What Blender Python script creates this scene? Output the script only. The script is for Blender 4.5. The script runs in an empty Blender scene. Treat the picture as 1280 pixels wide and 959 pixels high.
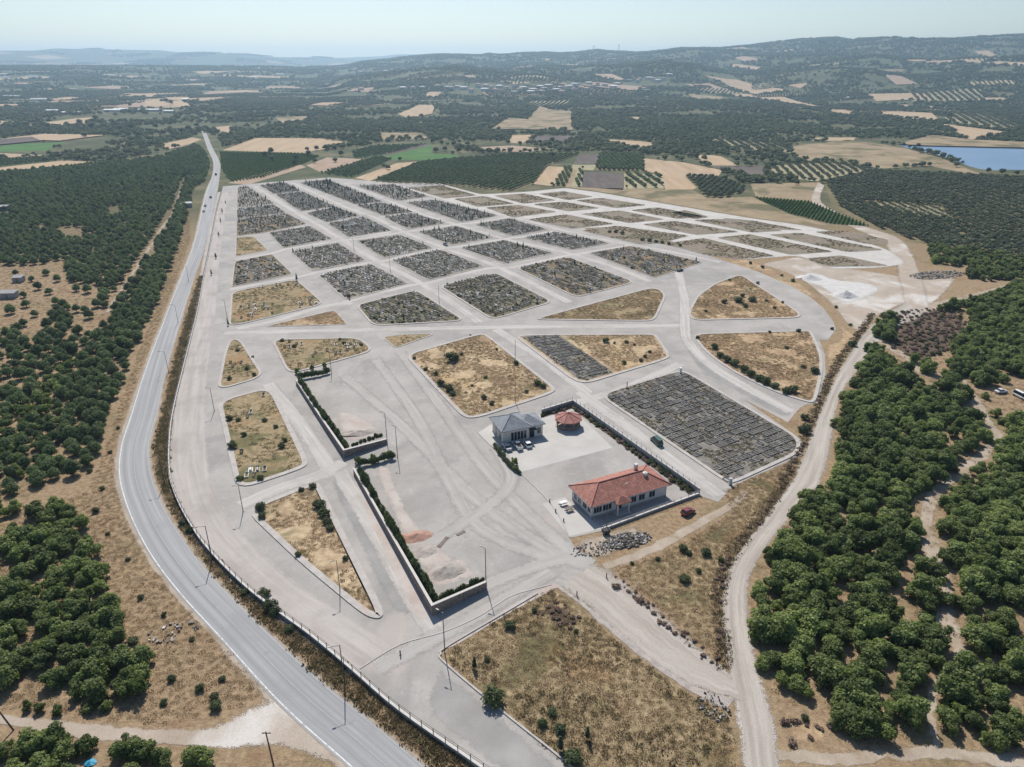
import bpy, bmesh, math, random
import numpy as np
from mathutils import Vector, Matrix
from mathutils.geometry import delaunay_2d_cdt

random.seed(7)
RNG = np.random.default_rng(11)
R = math.radians
scene = bpy.context.scene
COL = scene.collection

# ------------------------------------------------------------------ survey
# Ground positions were surveyed from the photograph: a drone 100 m up, 24.35 deg down.
FOC, HOR, CAMH = 887.0, 78.0, 100.0
PIT = math.atan((479.5 - HOR) / FOC)
CP, SP = math.cos(PIT), math.sin(PIT)

def ray(px, py):
    u = (px - 640.0) / FOC; v = (479.5 - py) / FOC
    return u, CP + v * SP, -SP + v * CP

def sstep(t):
    t = np.clip(t, 0, 1); return t * t * (3 - 2 * t)

RIDGE_NEAR = [(-400,84),(300,84),(380,86),(430,84),(455,78),(500,74),(540,70.5),(552,70),(600,72),(612,69.5),(625,70),(650,67),(680,67),(700,68),
    (720,67),(747,64),(760,66),(800,66),(830,63),(850,60.5),(900,61),(925,58),(960,57),(1000,54),(1045,52),(1065,55),(1072,53),
    (1110,53),(1140,55),(1152,56),(1180,53),(1240,50),(1260,48),(1300,47),(1800,46)]
RIDGE_LEFT = [(-500,67),(-100,66),(0,65),(70,62),(110,65),(200,64),(240,66),(300,68),(340,72),(380,74),(430,75),(480,77),(700,78),(1800,78)]
RIDGE_FAR = [(-500,74),(300,74),(380,73),(430,72),(470,70.5),(500,68.5),(540,67.8),(600,70),(700,72),(1800,74)]

RIDGE_MID = [(-500,110),(400,110),(430,97),(480,91),(530,87),(570,84.5),(620,90),(660,93),(700,95),(745,90),(790,88),(830,84),(870,87),(910,93),(950,94),(1000,87),(1050,82),(1090,80),(1130,84),(1170,83),(1220,76),(1280,72),(1500,70),(1800,70)]
def ridge_height(table, dist):
    az, hh = [], []
    for px, py in table:
        dx, dy, dz = ray(px, py)
        az.append(math.atan2(dx, dy)); hh.append(CAMH + dist * dz / math.hypot(dx, dy))
    return np.array(az), np.array(hh)
RM = ridge_height(RIDGE_MID, 3400)
RN, RL, RF = ridge_height(RIDGE_NEAR, 5200), ridge_height(RIDGE_LEFT, 10500), ridge_height(RIDGE_FAR, 12600)

def terrain_h(x, y):
    x = np.asarray(x, float); y = np.asarray(y, float)
    d = np.hypot(x, y); az = np.arctan2(x, y)
    e1 = np.interp(az, *RN); e2 = np.interp(az, *RL); e3 = np.interp(az, *RF)
    up1 = sstep((d - 1900) / 3300) ** 1.6; dn1 = 1 - 0.6 * sstep((d - 5200) / 2500)
    h1 = np.maximum(e1, 0) * up1 * dn1
    h2 = np.maximum(e2, 0) * sstep((d - 6500) / 4000) * (1 - sstep((d - 10500) / 2500))
    h3 = np.maximum(e3, 0) * sstep((d - 11000) / 1600) * (1 - sstep((d - 12600) / 700))
    em = np.interp(az, *RM)
    hm = np.maximum(em, 0) * sstep((d - 2100) / 1300) * (1 - 0.75 * sstep((d - 3400) / 900))
    right = sstep((az + 0.25) / 0.3)
    m = sstep((d - 1300) / 1600) * (0.25 + 0.75 * right) * (1 - 0.5 * sstep((d - 4300) / 900) * (1 - sstep((d - 5600) / 900)))
    n = (np.sin(x / 210 + 1.3 * np.sin(y / 480)) * np.cos(y / 290 + x / 900) * 19 +
         np.sin(x / 97 + y / 170 + 0.5) * np.cos(y / 160 - x / 310) * 7 + np.sin(x / 620 - y / 540) * 19)
    big = sstep((d - 7000) / 2500) * (1 - sstep((d - 10000) / 400)) + 0
    n2 = np.sin(x / 420 + 0.9 * np.sin(y / 700)) * np.cos(y / 610 - x / 1500) * 45 * big
    return np.maximum(np.maximum(h1, hm), np.maximum(h2, h3)) + np.maximum(n, -12) * m + 8 * m + n2

def P(px, py):
    """pixel of the survey photo -> ground point (x, y)"""
    dx, dy, dz = ray(px, py)
    if dz < -1e-4:
        t = -CAMH / dz
        if math.hypot(dx, dy) * t < 1250: return (dx * t, dy * t)
    hn = math.hypot(dx, dy)
    d = np.geomspace(900, 24000, 2600)
    x = dx / hn * d; y = dy / hn * d
    z = CAMH + dz / hn * d
    below = np.nonzero(terrain_h(x, y) >= z)[0]
    k = below[0] if len(below) else len(d) - 1
    return (float(x[k]), float(y[k]))

def PP(pts): return [P(*p) for p in pts]
def gz(x, y): return float(terrain_h(x, y))

# ------------------------------------------------------------------ helpers
def tag(o, label=None, cat=None, group=None, kind=None):
    if label: o['label'] = label
    if cat: o['category'] = cat
    if group: o['group'] = group
    if kind: o['kind'] = kind
    return o

def mesh_obj(name, verts, faces, mat=None, parent=None, loc=(0, 0, 0), rz=0, smooth=False, mats=None, midx=None):
    me = bpy.data.meshes.new(name)
    me.from_pydata([tuple(map(float, v)) for v in verts], [], [tuple(int(i) for i in f) for f in faces])
    for m in (mats or ([mat] if mat else [])): me.materials.append(m)
    if midx is not None: me.polygons.foreach_set('material_index', np.asarray(midx, dtype=np.int32))
    if smooth: me.polygons.foreach_set('use_smooth', [True] * len(me.polygons))
    me.update()
    o = bpy.data.objects.new(name, me); COL.objects.link(o)
    o.location = loc; o.rotation_euler = (0, 0, rz)
    if parent: o.parent = parent
    return o

def empty(name, loc=(0, 0, 0), rz=0):
    o = bpy.data.objects.new(name, None); COL.objects.link(o)
    o.location = loc; o.rotation_euler = (0, 0, rz); o.empty_display_size = 0.3
    return o

KIDS = {}
def copy_tree(o, loc=None, rz=None, scale=None):
    c = o.copy(); COL.objects.link(c)
    if loc is not None: c.location = loc
    if rz is not None: c.rotation_euler = (0, 0, rz)
    if scale is not None: c.scale = scale
    if o.name not in KIDS: KIDS[o.name] = list(o.children)
    for ch in KIDS[o.name]:
        d = ch.copy(); COL.objects.link(d); d.parent = c
        for g in (KIDS.setdefault(ch.name, list(ch.children))):
            e = g.copy(); COL.objects.link(e); e.parent = d
    return c

class MB:
    """collects simple solids into one mesh"""
    def __init__(s): s.v, s.f, s.m = [], [], []
    def add(s, v, f, m=0):
        n = len(s.v); s.v += [tuple(a) for a in v]; s.f += [tuple(i + n for i in q) for q in f]; s.m += [m] * len(f); return s
    def box(s, x0, x1, y0, y1, z0, z1, m=0, M=None):
        v = [(x0,y0,z0),(x1,y0,z0),(x1,y1,z0),(x0,y1,z0),(x0,y0,z1),(x1,y0,z1),(x1,y1,z1),(x0,y1,z1)]
        if M is not None: v = [tuple(M @ Vector(a)) for a in v]
        return s.add(v, [(0,3,2,1),(4,5,6,7),(0,1,5,4),(1,2,6,5),(2,3,7,6),(3,0,4,7)], m)
    def tube(s, a, b, r0, r1=None, n=8, m=0, cap=True):
        r1 = r0 if r1 is None else r1
        a, b = Vector(a), Vector(b); d = (b - a).normalized()
        u = d.orthogonal().normalized(); w = d.cross(u)
        v = []
        for c, r in ((a, r0), (b, r1)):
            for k in range(n):
                t = 2 * math.pi * k / n
                v.append(tuple(c + (u * math.cos(t) + w * math.sin(t)) * r))
        f = [(k, (k + 1) % n, n + (k + 1) % n, n + k) for k in range(n)]
        if cap: f += [tuple(range(n - 1, -1, -1)), tuple(range(n, 2 * n))]
        return s.add(v, f, m)
    def obj(s, name, mats, parent=None, loc=(0,0,0), rz=0, smooth=False):
        if not isinstance(mats, (list, tuple)): mats = [mats]
        return mesh_obj(name, s.v, s.f, None, parent, loc, rz, smooth, mats=mats, midx=s.m)

def in_poly(px, py, poly):
    px = np.asarray(px); py = np.asarray(py); c = np.zeros(px.shape, bool); n = len(poly)
    for i in range(n):
        x0, y0 = poly[i]; x1, y1 = poly[(i + 1) % n]
        if y0 == y1: continue
        c ^= ((y0 > py) != (y1 > py)) & (px < (x1 - x0) * (py - y0) / (y1 - y0) + x0)
    return c

def area2(p): return sum(p[i][0] * p[(i+1) % len(p)][1] - p[(i+1) % len(p)][0] * p[i][1] for i in range(len(p)))
def ccw(p): return p if area2(p) > 0 else p[::-1]

def round_poly(p, r, n=4):
    out = []; N = len(p)
    for i in range(N):
        a, b, c = Vector(p[i-1]), Vector(p[i]), Vector(p[(i+1) % N])
        e0, e1 = a - b, c - b
        t0 = min(r, e0.length * 0.42); t1 = min(r, e1.length * 0.42)
        s, e = b + e0.normalized() * t0, b + e1.normalized() * t1
        for k in range(n + 1):
            t = k / n
            q = s * (1-t)**2 + b * 2*t*(1-t) + e * t*t
            out.append((q.x, q.y))
    return out

def inset(p, w):
    """p counter-clockwise"""
    out = []; N = len(p)
    for i in range(N):
        a, b, c = Vector(p[i-1]), Vector(p[i]), Vector(p[(i+1) % N])
        d0 = (b - a); d1 = (c - b)
        if d0.length < 1e-6: d0 = d1
        if d1.length < 1e-6: d1 = d0
        n0 = Vector((-d0.y, d0.x)).normalized(); n1 = Vector((-d1.y, d1.x)).normalized()
        n = (n0 + n1)
        if n.length < 1e-4: n = n0
        n.normalize(); k = w / max(0.5, n.dot(n0))
        q = b + n * k; out.append((q.x, q.y))
    return out

def smooth_line(pts, n=6, closed=False):
    out = []; N = len(pts)
    rng = range(N if closed else N - 1)
    g = (lambda i: pts[i % N]) if closed else (lambda i: pts[min(max(i, 0), N - 1)])
    for i in rng:
        p0, p1, p2, p3 = (np.array(g(i + k), float) for k in (-1, 0, 1, 2))
        for k in range(n):
            t = k / n
            out.append(tuple(0.5 * ((2*p1) + (-p0+p2)*t + (2*p0-5*p1+4*p2-p3)*t*t + (-p0+3*p1-3*p2+p3)*t**3)))
    if not closed: out.append(tuple(pts[-1]))
    return out

def soften(mat):
    nm = mat.name + '_soft'
    if nm in bpy.data.materials: return bpy.data.materials[nm]
    m = mat.copy(); m.name = nm; t = m.node_tree
    out = next(n for n in t.nodes if n.type == 'OUTPUT_MATERIAL'); src = out.inputs['Surface'].links[0].from_socket
    at = t.nodes.new('ShaderNodeAttribute'); at.attribute_name = 'edge'
    geo = t.nodes.new('ShaderNodeNewGeometry')
    nz = t.nodes.new('ShaderNodeTexNoise'); nz.inputs['Scale'].default_value = 0.55; nz.inputs['Detail'].default_value = 7; nz.inputs['Roughness'].default_value = 0.7; t.links.new(geo.outputs['Position'], nz.inputs['Vector'])
    ad = t.nodes.new('ShaderNodeMath'); ad.operation = 'ADD'; t.links.new(at.outputs['Fac'], ad.inputs[0]); t.links.new(nz.outputs['Fac'], ad.inputs[1])
    n2 = t.nodes.new('ShaderNodeTexNoise'); n2.inputs['Scale'].default_value = 5.0; n2.inputs['Detail'].default_value = 3; n2.inputs['Roughness'].default_value = 0.8; t.links.new(geo.outputs['Position'], n2.inputs['Vector'])
    m2 = t.nodes.new('ShaderNodeMath'); m2.operation = 'MULTIPLY_ADD'; m2.inputs[1].default_value = 1.5; t.links.new(n2.outputs['Fac'], m2.inputs[0]); t.links.new(ad.outputs[0], m2.inputs[2])
    mr = t.nodes.new('ShaderNodeMath'); mr.operation = 'GREATER_THAN'; mr.inputs[1].default_value = 1.72; t.links.new(m2.outputs[0], mr.inputs[0])
    tr = t.nodes.new('ShaderNodeBsdfTransparent'); mx = t.nodes.new('ShaderNodeMixShader')
    t.links.new(mr.outputs[0], mx.inputs[0]); t.links.new(tr.outputs[0], mx.inputs[1]); t.links.new(src, mx.inputs[2]); t.links.new(mx.outputs[0], out.inputs['Surface'])
    return m
def edge_attr(o, vals):
    a = o.data.attributes.new('edge', 'FLOAT', 'POINT'); a.data.foreach_set('value', np.asarray(vals, np.float32))
def soft_sheet(name, pts, z, mat, w=2.5):
    p = ccw(round_poly(pts, 8.0, 3)); N = len(p); ring = []
    for i in range(N):
        a_, b_ = np.array(p[i]), np.array(p[(i+1) % N]); k = max(1, int(np.hypot(*(b_ - a_)) / (w * 1.5)))
        ring += [tuple(a_ + (b_ - a_) * j / k) for j in range(k)]
    xs = [q[0] for q in p]; ys = [q[1] for q in p]
    gx, gy = np.meshgrid(np.arange(min(xs), max(xs), w), np.arange(min(ys), max(ys), w)); gx = gx.ravel(); gy = gy.ravel()
    ins = in_poly(gx, gy, p); g = np.column_stack([gx[ins], gy[ins]])
    r_ = delaunay_2d_cdt([Vector(q) for q in ring] + [Vector(q) for q in g], [], [list(range(len(ring)))], 1, 0.02)
    V = np.array([tuple(v) for v in r_[0]]); D = np.full(len(V), 1e9)
    for i in range(N):
        a_, b_ = np.array(p[i]), np.array(p[(i+1) % N]); d_ = b_ - a_; L2 = max(d_ @ d_, 1e-9)
        t = np.clip(((V - a_) @ d_) / L2, 0, 1); D = np.minimum(D, np.hypot(*(V - a_ - t[:, None] * d_).T))
    o = mesh_obj(name, np.column_stack([V, np.full(len(V), z)]), r_[2], soften(mat)); edge_attr(o, np.clip(D / w, 0, 1))
    return tag(o, kind='structure')

def sheet(name, pts, z, mat, parent=None):
    """flat ground sheet from world points"""
    p = ccw(pts)
    o = mesh_obj(name, [(x, y, z) for x, y in p], [tuple(range(len(p)))], mat, parent)
    return tag(o, kind='structure')

def drape(name, pts, lift, mat, cell=30.0):
    p = ccw(pts); N = len(p)
    ring = []
    for i in range(N):
        a, b = np.array(p[i]), np.array(p[(i+1) % N]); L = np.hypot(*(b - a)); k = max(1, int(L / cell))
        for j in range(k): ring.append(tuple(a + (b - a) * j / k))
    xs = [q[0] for q in p]; ys = [q[1] for q in p]
    gx, gy = np.meshgrid(np.arange(min(xs), max(xs), cell), np.arange(min(ys), max(ys), cell))
    ins = in_poly(gx.ravel(), gy.ravel(), p)
    pts2 = ring + list(zip(gx.ravel()[ins], gy.ravel()[ins]))
    r = delaunay_2d_cdt([Vector(q) for q in pts2], [], [list(range(len(ring)))], 1, 0.05)
    V = np.array([tuple(v) for v in r[0]])
    o = mesh_obj(name, np.column_stack([V, terrain_h(V[:, 0], V[:, 1]) + lift]), r[2], mat, smooth=True)
    return tag(o, kind='structure')

def strip(name, L, Rr, z, mat, u0=0.0, u1=1.0, n=8, parent=None, rag=0.0, soft=0.0):
    """road strip between paired left / right edges, with UV (across, along in metres)"""
    l = np.array(smooth_line(L, n)); r = np.array(smooth_line(Rr, n))
    a = l + (r - l) * u0; b = l + (r - l) * u1
    if rag:
        k = np.arange(len(a))
        nrm = (b - a) / np.hypot(*(b - a).T)[:, None]
        a = a + nrm * (RNG.normal(0, rag, len(a)))[:, None]; b = b + nrm * (RNG.normal(0, rag, len(a)))[:, None]
    s = np.concatenate([[0], np.cumsum(np.hypot(*np.diff((a + b) / 2, axis=0).T))])
    cols = (0, soft or .25, .5, 1 - (soft or .25), 1); nx = 5
    V, F, UV = [], [], []
    for i in range(len(a)):
        for j in range(nx):
            t = cols[j]; q = a[i] + (b[i] - a[i]) * t
            V.append((q[0], q[1], z)); UV.append((u0 + (u1 - u0) * t, s[i]))
    for i in range(len(a) - 1):
        for j in range(nx - 1):
            k = i * nx + j; F.append((k, k + 1, k + nx + 1, k + nx))
    o = mesh_obj(name, V, F, soften(mat) if soft else mat, parent)
    if soft: edge_attr(o, [0, 1, 1, 1, 0] * len(a))
    me = o.data; me.update()
    if me.polygons[0].normal.z < 0: me.flip_normals()
    uvl = me.uv_layers.new(name='UVMap')
    for lp in me.loops: uvl.data[lp.index].uv = UV[lp.vertex_index]
    return tag(o, kind='structure')

# ------------------------------------------------------------------ materials
class NB:
    def __init__(s, name):
        s.m = bpy.data.materials.new(name); s.m.use_nodes = True
        s.t = s.m.node_tree; s.t.nodes.clear()
    def n(s, typ, **kw):
        nd = s.t.nodes.new(typ)
        for k, v in kw.items():
            if k == 'ins':
                for a, b in v.items():
                    if hasattr(b, 'is_output'): s.t.links.new(b, nd.inputs[a])
                    else: nd.inputs[a].default_value = b
            else: setattr(nd, k, v)
        return nd
    def noise(s, vec, scale, detail=4, rough=0.55, dist=0.0):
        return s.n('ShaderNodeTexNoise', ins={'Vector': vec, 'Scale': scale, 'Detail': detail, 'Roughness': rough, 'Distortion': dist}).outputs['Fac']
    def ramp(s, fac, stops):
        r = s.n('ShaderNodeValToRGB', ins={'Fac': fac}); e = r.color_ramp.elements
        while len(e) < len(stops): e.new(0.5)
        for k, (p, c) in enumerate(stops):
            e[k].position = p; e[k].color = (*c, 1) if len(c) == 3 else c
        return r.outputs['Color']
    def rng(s, v, lo, hi, a=0.0, b=1.0):
        return s.n('ShaderNodeMapRange', interpolation_type='SMOOTHSTEP', ins={'Value': v, 'From Min': lo, 'From Max': hi, 'To Min': a, 'To Max': b}).outputs['Result']
    def mix(s, fac, a, b, mode='MIX'):
        nd = s.n('ShaderNodeMix', data_type='RGBA', blend_type=mode)
        for k, v in ((0, fac), (6, a), (7, b)):
            if hasattr(v, 'is_output'): s.t.links.new(v, nd.inputs[k])
            else: nd.inputs[k].default_value = v if k == 0 else (*v, 1)
        return nd.outputs[2]
    def math(s, op, a, b=0.0):
        nd = s.n('ShaderNodeMath', operation=op)
        for k, v in ((0, a), (1, b)):
            if hasattr(v, 'is_output'): s.t.links.new(v, nd.inputs[k])
            else: nd.inputs[k].default_value = v
        return nd.outputs[0]
    def pos(s, scale=(1, 1, 1), rz=0.0):
        g = s.n('ShaderNodeNewGeometry').outputs['Position']
        if scale == (1, 1, 1) and rz == 0: return g
        return s.n('ShaderNodeMapping', ins={'Vector': g, 'Scale': scale, 'Rotation': (0, 0, rz)}).outputs['Vector']
    def objc(s, scale=(1, 1, 1)):
        g = s.n('ShaderNodeTexCoord').outputs['Object']
        return s.n('ShaderNodeMapping', ins={'Vector': g, 'Scale': scale}).outputs['Vector']
    def uv(s, scale=(1, 1, 1)):
        g = s.n('ShaderNodeTexCoord').outputs['UV']
        return s.n('ShaderNodeMapping', ins={'Vector': g, 'Scale': scale}).outputs['Vector']
    def bump(s, h, strength=0.3, dist=0.1):
        return s.n('ShaderNodeBump', ins={'Height': h, 'Strength': strength, 'Distance': dist}).outputs['Normal']
    def out(s, col, rough=0.9, normal=None, spec=0.2, metal=0.0, extra=None):
        b = s.n('ShaderNodeBsdfPrincipled')
        for k, v in (('Base Color', col), ('Roughness', rough), ('Specular IOR Level', spec), ('Metallic', metal)):
            if hasattr(v, 'is_output'): s.t.links.new(v, b.inputs[k])
            else: b.inputs[k].default_value = (*v, 1) if k == 'Base Color' else v
        if normal is not None: s.t.links.new(normal, b.inputs['Normal'])
        if extra:
            for k, v in extra.items(): b.inputs[k].default_value = v
        o = s.n('ShaderNodeOutputMaterial'); s.t.links.new(b.outputs[0], o.inputs['Surface'])
        return s.m

def ground_mat(name, stops, scale=0.35, patches=(), fine=3.0, fine_amt=0.35, bump=0.5, bdist=0.15, stretch=(1, 1, 1), rz=0.0, rough=0.95):
    """soil / grass: ramp over noise, irregular stains or patches, a fine grain"""
    b = NB(name); p = b.pos(stretch, rz); p0 = b.pos()
    c = b.ramp(b.noise(p, scale, 7, 0.62), stops)
    for col, sc, lo, hi, amt in patches:
        c = b.mix(b.rng(b.noise(p0, sc, 5, 0.6, 0.4), lo, hi, 0, amt), c, col)
    fn = b.noise(p0, fine, 5, 0.7)
    c = b.mix(fine_amt, c, b.ramp(fn, [(0.25, (0.25, 0.25, 0.25)), (0.75, (0.78, 0.78, 0.78))]), 'OVERLAY')
    return b.out(c, rough, b.bump(b.math('ADD', fn, b.noise(p0, fine * 0.3, 3)), bump, bdist), 0.1)

def plain_mat(name, col, rough=0.7, var=0.12, scale=3.0, spec=0.3, metal=0.0, obj=True, bump=0.0):
    b = NB(name); p = b.objc() if obj else b.pos()
    f = b.noise(p, scale, 5, 0.6)
    k = [tuple(min(1, c * (1 - var)) for c in col), tuple(min(1, c * (1 + var)) for c in col)]
    return b.out(b.ramp(f, [(0.3, k[0]), (0.7, k[1])]), rough, b.bump(f, bump, 0.02) if bump else None, spec, metal)

def leaf_mat(name, dark, light, trans=0.25, scale=0.8, tint=(1.25, 1.4, 0.75)):
    b = NB(name); p = b.objc()
    rnd = b.n('ShaderNodeObjectInfo').outputs['Random']
    isl = b.n('ShaderNodeNewGeometry').outputs['Random Per Island']
    v = b.math('ADD', b.math('MULTIPLY', b.math('SUBTRACT', rnd, 0.12), 0.56), b.math('ADD', b.math('MULTIPLY', isl, 0.5), b.math('MULTIPLY', b.noise(p, scale, 2), 0.3)))
    if name in ('forest_leaves', 'olive_leaves', 'orchard_leaves', 'pine_needles', 'broad_leaves'):
        v = b.math('ADD', v, b.math('MULTIPLY', b.math('SUBTRACT', b.noise(b.pos(), 0.006 if name == 'forest_leaves' else 0.03, 4, 0.6), 0.5), 0.9))
    c = b.ramp(v, [(0.2, dark), (0.6, tuple((a + q) / 2 for a, q in zip(dark, light))), (0.98, light)])
    d = b.n('ShaderNodeBsdfPrincipled', ins={'Base Color': c, 'Roughness': 0.62, 'Specular IOR Level': 0.22})
    t = b.n('ShaderNodeBsdfTranslucent', ins={'Color': b.mix(1.0, c, tint, 'MULTIPLY')})
    m = b.n('ShaderNodeMixShader', ins={0: trans, 1: d.outputs[0], 2: t.outputs[0]})
    o = b.n('ShaderNodeOutputMaterial'); b.t.links.new(m.outputs[0], o.inputs['Surface'])
    return b.m

M = {}
def mk_materials():
    # terrain: dry grass near by, scrub and parched soil beyond
    b = NB('land'); p = b.pos()
    n1 = b.noise(p, 0.05, 7, 0.65); n2 = b.noise(p, 0.9, 6, 0.72); n3 = b.noise(p, 0.012, 5, 0.6, 0.5)
    dry = b.ramp(n2, [(0.25, (0.15, 0.11, 0.068)), (0.45, (0.27, 0.195, 0.122)), (0.6, (0.36, 0.265, 0.165)), (0.8, (0.46, 0.36, 0.24))])
    dry = b.mix(b.rng(n1, 0.52, 0.68, 0, 0.6), dry, (0.13, 0.125, 0.055))
    dry = b.mix(b.rng(b.noise(p, 0.11, 5, 0.6, 0.6), 0.55, 0.7, 0, 0.55), dry, (0.22, 0.13, 0.075))
    dry = b.mix(b.rng(b.noise(p, 0.16, 5, 0.65), 0.58, 0.72, 0, 0.6), dry, (0.44, 0.34, 0.19))
    scrub = b.ramp(b.noise(p, 0.02, 7, 0.65), [(0.3, (0.052, 0.064, 0.032)), (0.5, (0.085, 0.094, 0.048)), (0.62, (0.15, 0.135, 0.078)), (0.78, (0.26, 0.205, 0.13))])
    wood = b.ramp(b.noise(p, 0.006, 8, 0.7), [(0.3, (0.058, 0.074, 0.04)), (0.5, (0.09, 0.105, 0.056)), (0.64, (0.13, 0.13, 0.075)), (0.8, (0.22, 0.185, 0.12))])
    dist = b.n('ShaderNodeVectorMath', operation='LENGTH', ins={0: p}).outputs['Value']
    c = b.mix(b.rng(b.math('ADD', dist, b.math('MULTIPLY', n3, 160)), 480, 760), dry, scrub)
    c = b.mix(b.rng(dist, 1700, 3000), c, wood)
    M['land'] = b.out(c, 0.95, b.bump(b.math('ADD', n2, b.noise(p, 3.0, 4, 0.7)), 0.7, 0.3), 0.1)

    # worn pale asphalt of the cemetery streets
    b = NB('cemetery_paving'); p = b.pos(); ps = b.pos((0.35, 0.06, 1), R(-24))
    a = b.ramp(b.noise(p, 0.09, 7, 0.62, 0.3), [(0.25, (0.285, 0.27, 0.25)), (0.5, (0.35, 0.332, 0.31)), (0.75, (0.42, 0.4, 0.377))])
    a = b.mix(b.rng(b.noise(p, 0.035, 6, 0.66, 0.8), 0.48, 0.64, 0, 0.7), a, (0.262, 0.252, 0.24))
    a = b.mix(b.rng(b.noise(p, 0.9, 5, 0.7, 0.5), 0.5, 0.72, 0, 0.35), a, (0.25, 0.24, 0.228))
    a = b.mix(b.rng(b.noise(p, 0.22, 6, 0.7, 1.0), 0.56, 0.7, 0, 0.5), a, (0.45, 0.42, 0.388))
    a = b.mix(b.rng(b.noise(p, 0.03, 4, 0.6, 1.2), 0.54, 0.7, 0, 0.65), a, (0.42, 0.375, 0.34))
    a = b.mix(b.rng(b.noise(ps, 1.0, 5, 0.65), 0.5, 0.72, 0, 0.16), a, (0.47, 0.455, 0.435))
    a = b.mix(b.rng(b.noise(p, 0.4, 6, 0.7, 1.5), 0.62, 0.7, 0, 0.35), a, (0.22, 0.215, 0.21))
    f = b.noise(p, 6.0, 4, 0.7)
    a = b.mix(0.22, a, b.ramp(f, [(0.3, (0.3, 0.3, 0.3)), (0.7, (0.72, 0.72, 0.72))]), 'OVERLAY')
    M['paving'] = b.out(a, 0.9, b.bump(f, 0.25, 0.03), 0.15)

    b = NB('highway_asphalt'); q = b.uv((7.0, 0.012, 1)); p = b.pos()
    a = b.ramp(b.noise(q, 1.0, 5, 0.6), [(0.3, (0.235, 0.24, 0.245)), (0.5, (0.3, 0.303, 0.307)), (0.7, (0.37, 0.37, 0.37))])
    a = b.mix(b.rng(b.noise(p, 0.08, 5, 0.65), 0.5, 0.7, 0, 0.4), a, (0.245, 0.248, 0.25))
    q2 = b.uv((1.2, 0.25, 1))
    a = b.mix(b.rng(b.noise(q2, 1.0, 2), 0.68, 0.72, 0, 0.3), a, (0.2, 0.2, 0.2))
    f = b.noise(p, 8.0, 3, 0.7)
    M['highway'] = b.out(b.mix(0.2, a, b.ramp(f, [(0.3, (0.3,)*3), (0.7, (0.7,)*3)]), 'OVERLAY'), 0.85, b.bump(f, 0.2, 0.02), 0.2)
    b = NB('road_paint'); p = b.pos()
    M['paint'] = b.out(b.mix(b.rng(b.noise(p, 1.2, 6, 0.7), 0.45, 0.65), (0.68, 0.68, 0.66), (0.36, 0.36, 0.36)), 0.7)

    for nm, c0, c1, c2 in (('lane_dust', (0.36, 0.338, 0.312), (0.45, 0.428, 0.4), (0.53, 0.508, 0.478)), ('street_pink', (0.34, 0.31, 0.285), (0.41, 0.378, 0.352), (0.47, 0.438, 0.412)), ('lot_tracks', (0.33, 0.312, 0.29), (0.385, 0.367, 0.343), (0.43, 0.41, 0.385))):
        b = NB(nm); p = b.pos()
        a = b.ramp(b.noise(b.uv((6.0, 0.035, 1)), 1.0, 5, 0.65), [(0.3, c0), (0.5, c1), (0.7, c2)])
        a = b.mix(b.rng(b.noise(p, 0.07, 6, 0.65), 0.45, 0.7, 0, 0.6), a, tuple(q * 0.86 for q in c0))
        f = b.noise(p, 6.0, 4, 0.7)
        M[nm] = b.out(b.mix(0.25, a, b.ramp(f, [(0.3, (0.3,)*3), (0.7, (0.72,)*3)]), 'OVERLAY'), 0.92, b.bump(f, 0.25, 0.03), 0.12)
    M['faint'] = ground_mat('worn_paint', [(0.3, (0.36, 0.36, 0.355)), (0.7, (0.47, 0.47, 0.46))], 1.0)
    M['asphalt_dark'] = ground_mat('dark_asphalt', [(0.3, (0.245, 0.238, 0.228)), (0.7, (0.33, 0.32, 0.308))], 0.12, [((0.4, 0.385, 0.37), 0.06, 0.52, 0.7, 0.7)], 6, 0.2, 0.2, 0.03)
    M['limestone'] = ground_mat('limestone_road', [(0.3, (0.42, 0.4, 0.37)), (0.7, (0.54, 0.52, 0.485))], 0.15, [((0.4, 0.37, 0.33), 0.08, 0.55, 0.7, 0.5)], 4, 0.2, 0.3, 0.05)
    b = NB('gravel_road'); q = b.uv((5.0, 0.03, 1)); p = b.pos()
    a = b.ramp(b.noise(q, 1.0, 5, 0.62), [(0.3, (0.29, 0.255, 0.22)), (0.5, (0.39, 0.355, 0.315)), (0.7, (0.49, 0.455, 0.415))])
    a = b.mix(b.rng(b.noise(p, 0.18, 5, 0.65), 0.5, 0.7, 0, 0.5), a, (0.35, 0.32, 0.285))
    f = b.noise(p, 5, 5, 0.75)
    M['gravel_road'] = b.out(b.mix(0.35, a, b.ramp(f, [(0.3, (0.25,)*3), (0.7, (0.75,)*3)]), 'OVERLAY'), 0.95, b.bump(f, 0.5, 0.08), 0.1)
    M['dirt'] = ground_mat('bare_dirt', [(0.3, (0.29, 0.235, 0.18)), (0.7, (0.43, 0.37, 0.3))], 0.2, [((0.25, 0.185, 0.115), 0.12, 0.52, 0.68, 0.7)], 3, 0.35, 0.5, 0.1)
    M['pale_dirt'] = ground_mat('pale_dirt', [(0.3, (0.33, 0.275, 0.22)), (0.7, (0.44, 0.38, 0.32))], 0.1, [((0.6, 0.585, 0.56), 0.04, 0.5, 0.65, 0.7), ((0.33, 0.26, 0.19), 0.07, 0.56, 0.7, 0.6)], 3, 0.3, 0.4, 0.1)
    M['pink_soil'] = ground_mat('pink_soil', [(0.3, (0.38, 0.33, 0.295)), (0.7, (0.5, 0.455, 0.42))], 0.16, [((0.4, 0.31, 0.27), 0.1, 0.5, 0.65, 0.6)], 4, 0.3, 0.4, 0.08)
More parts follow.
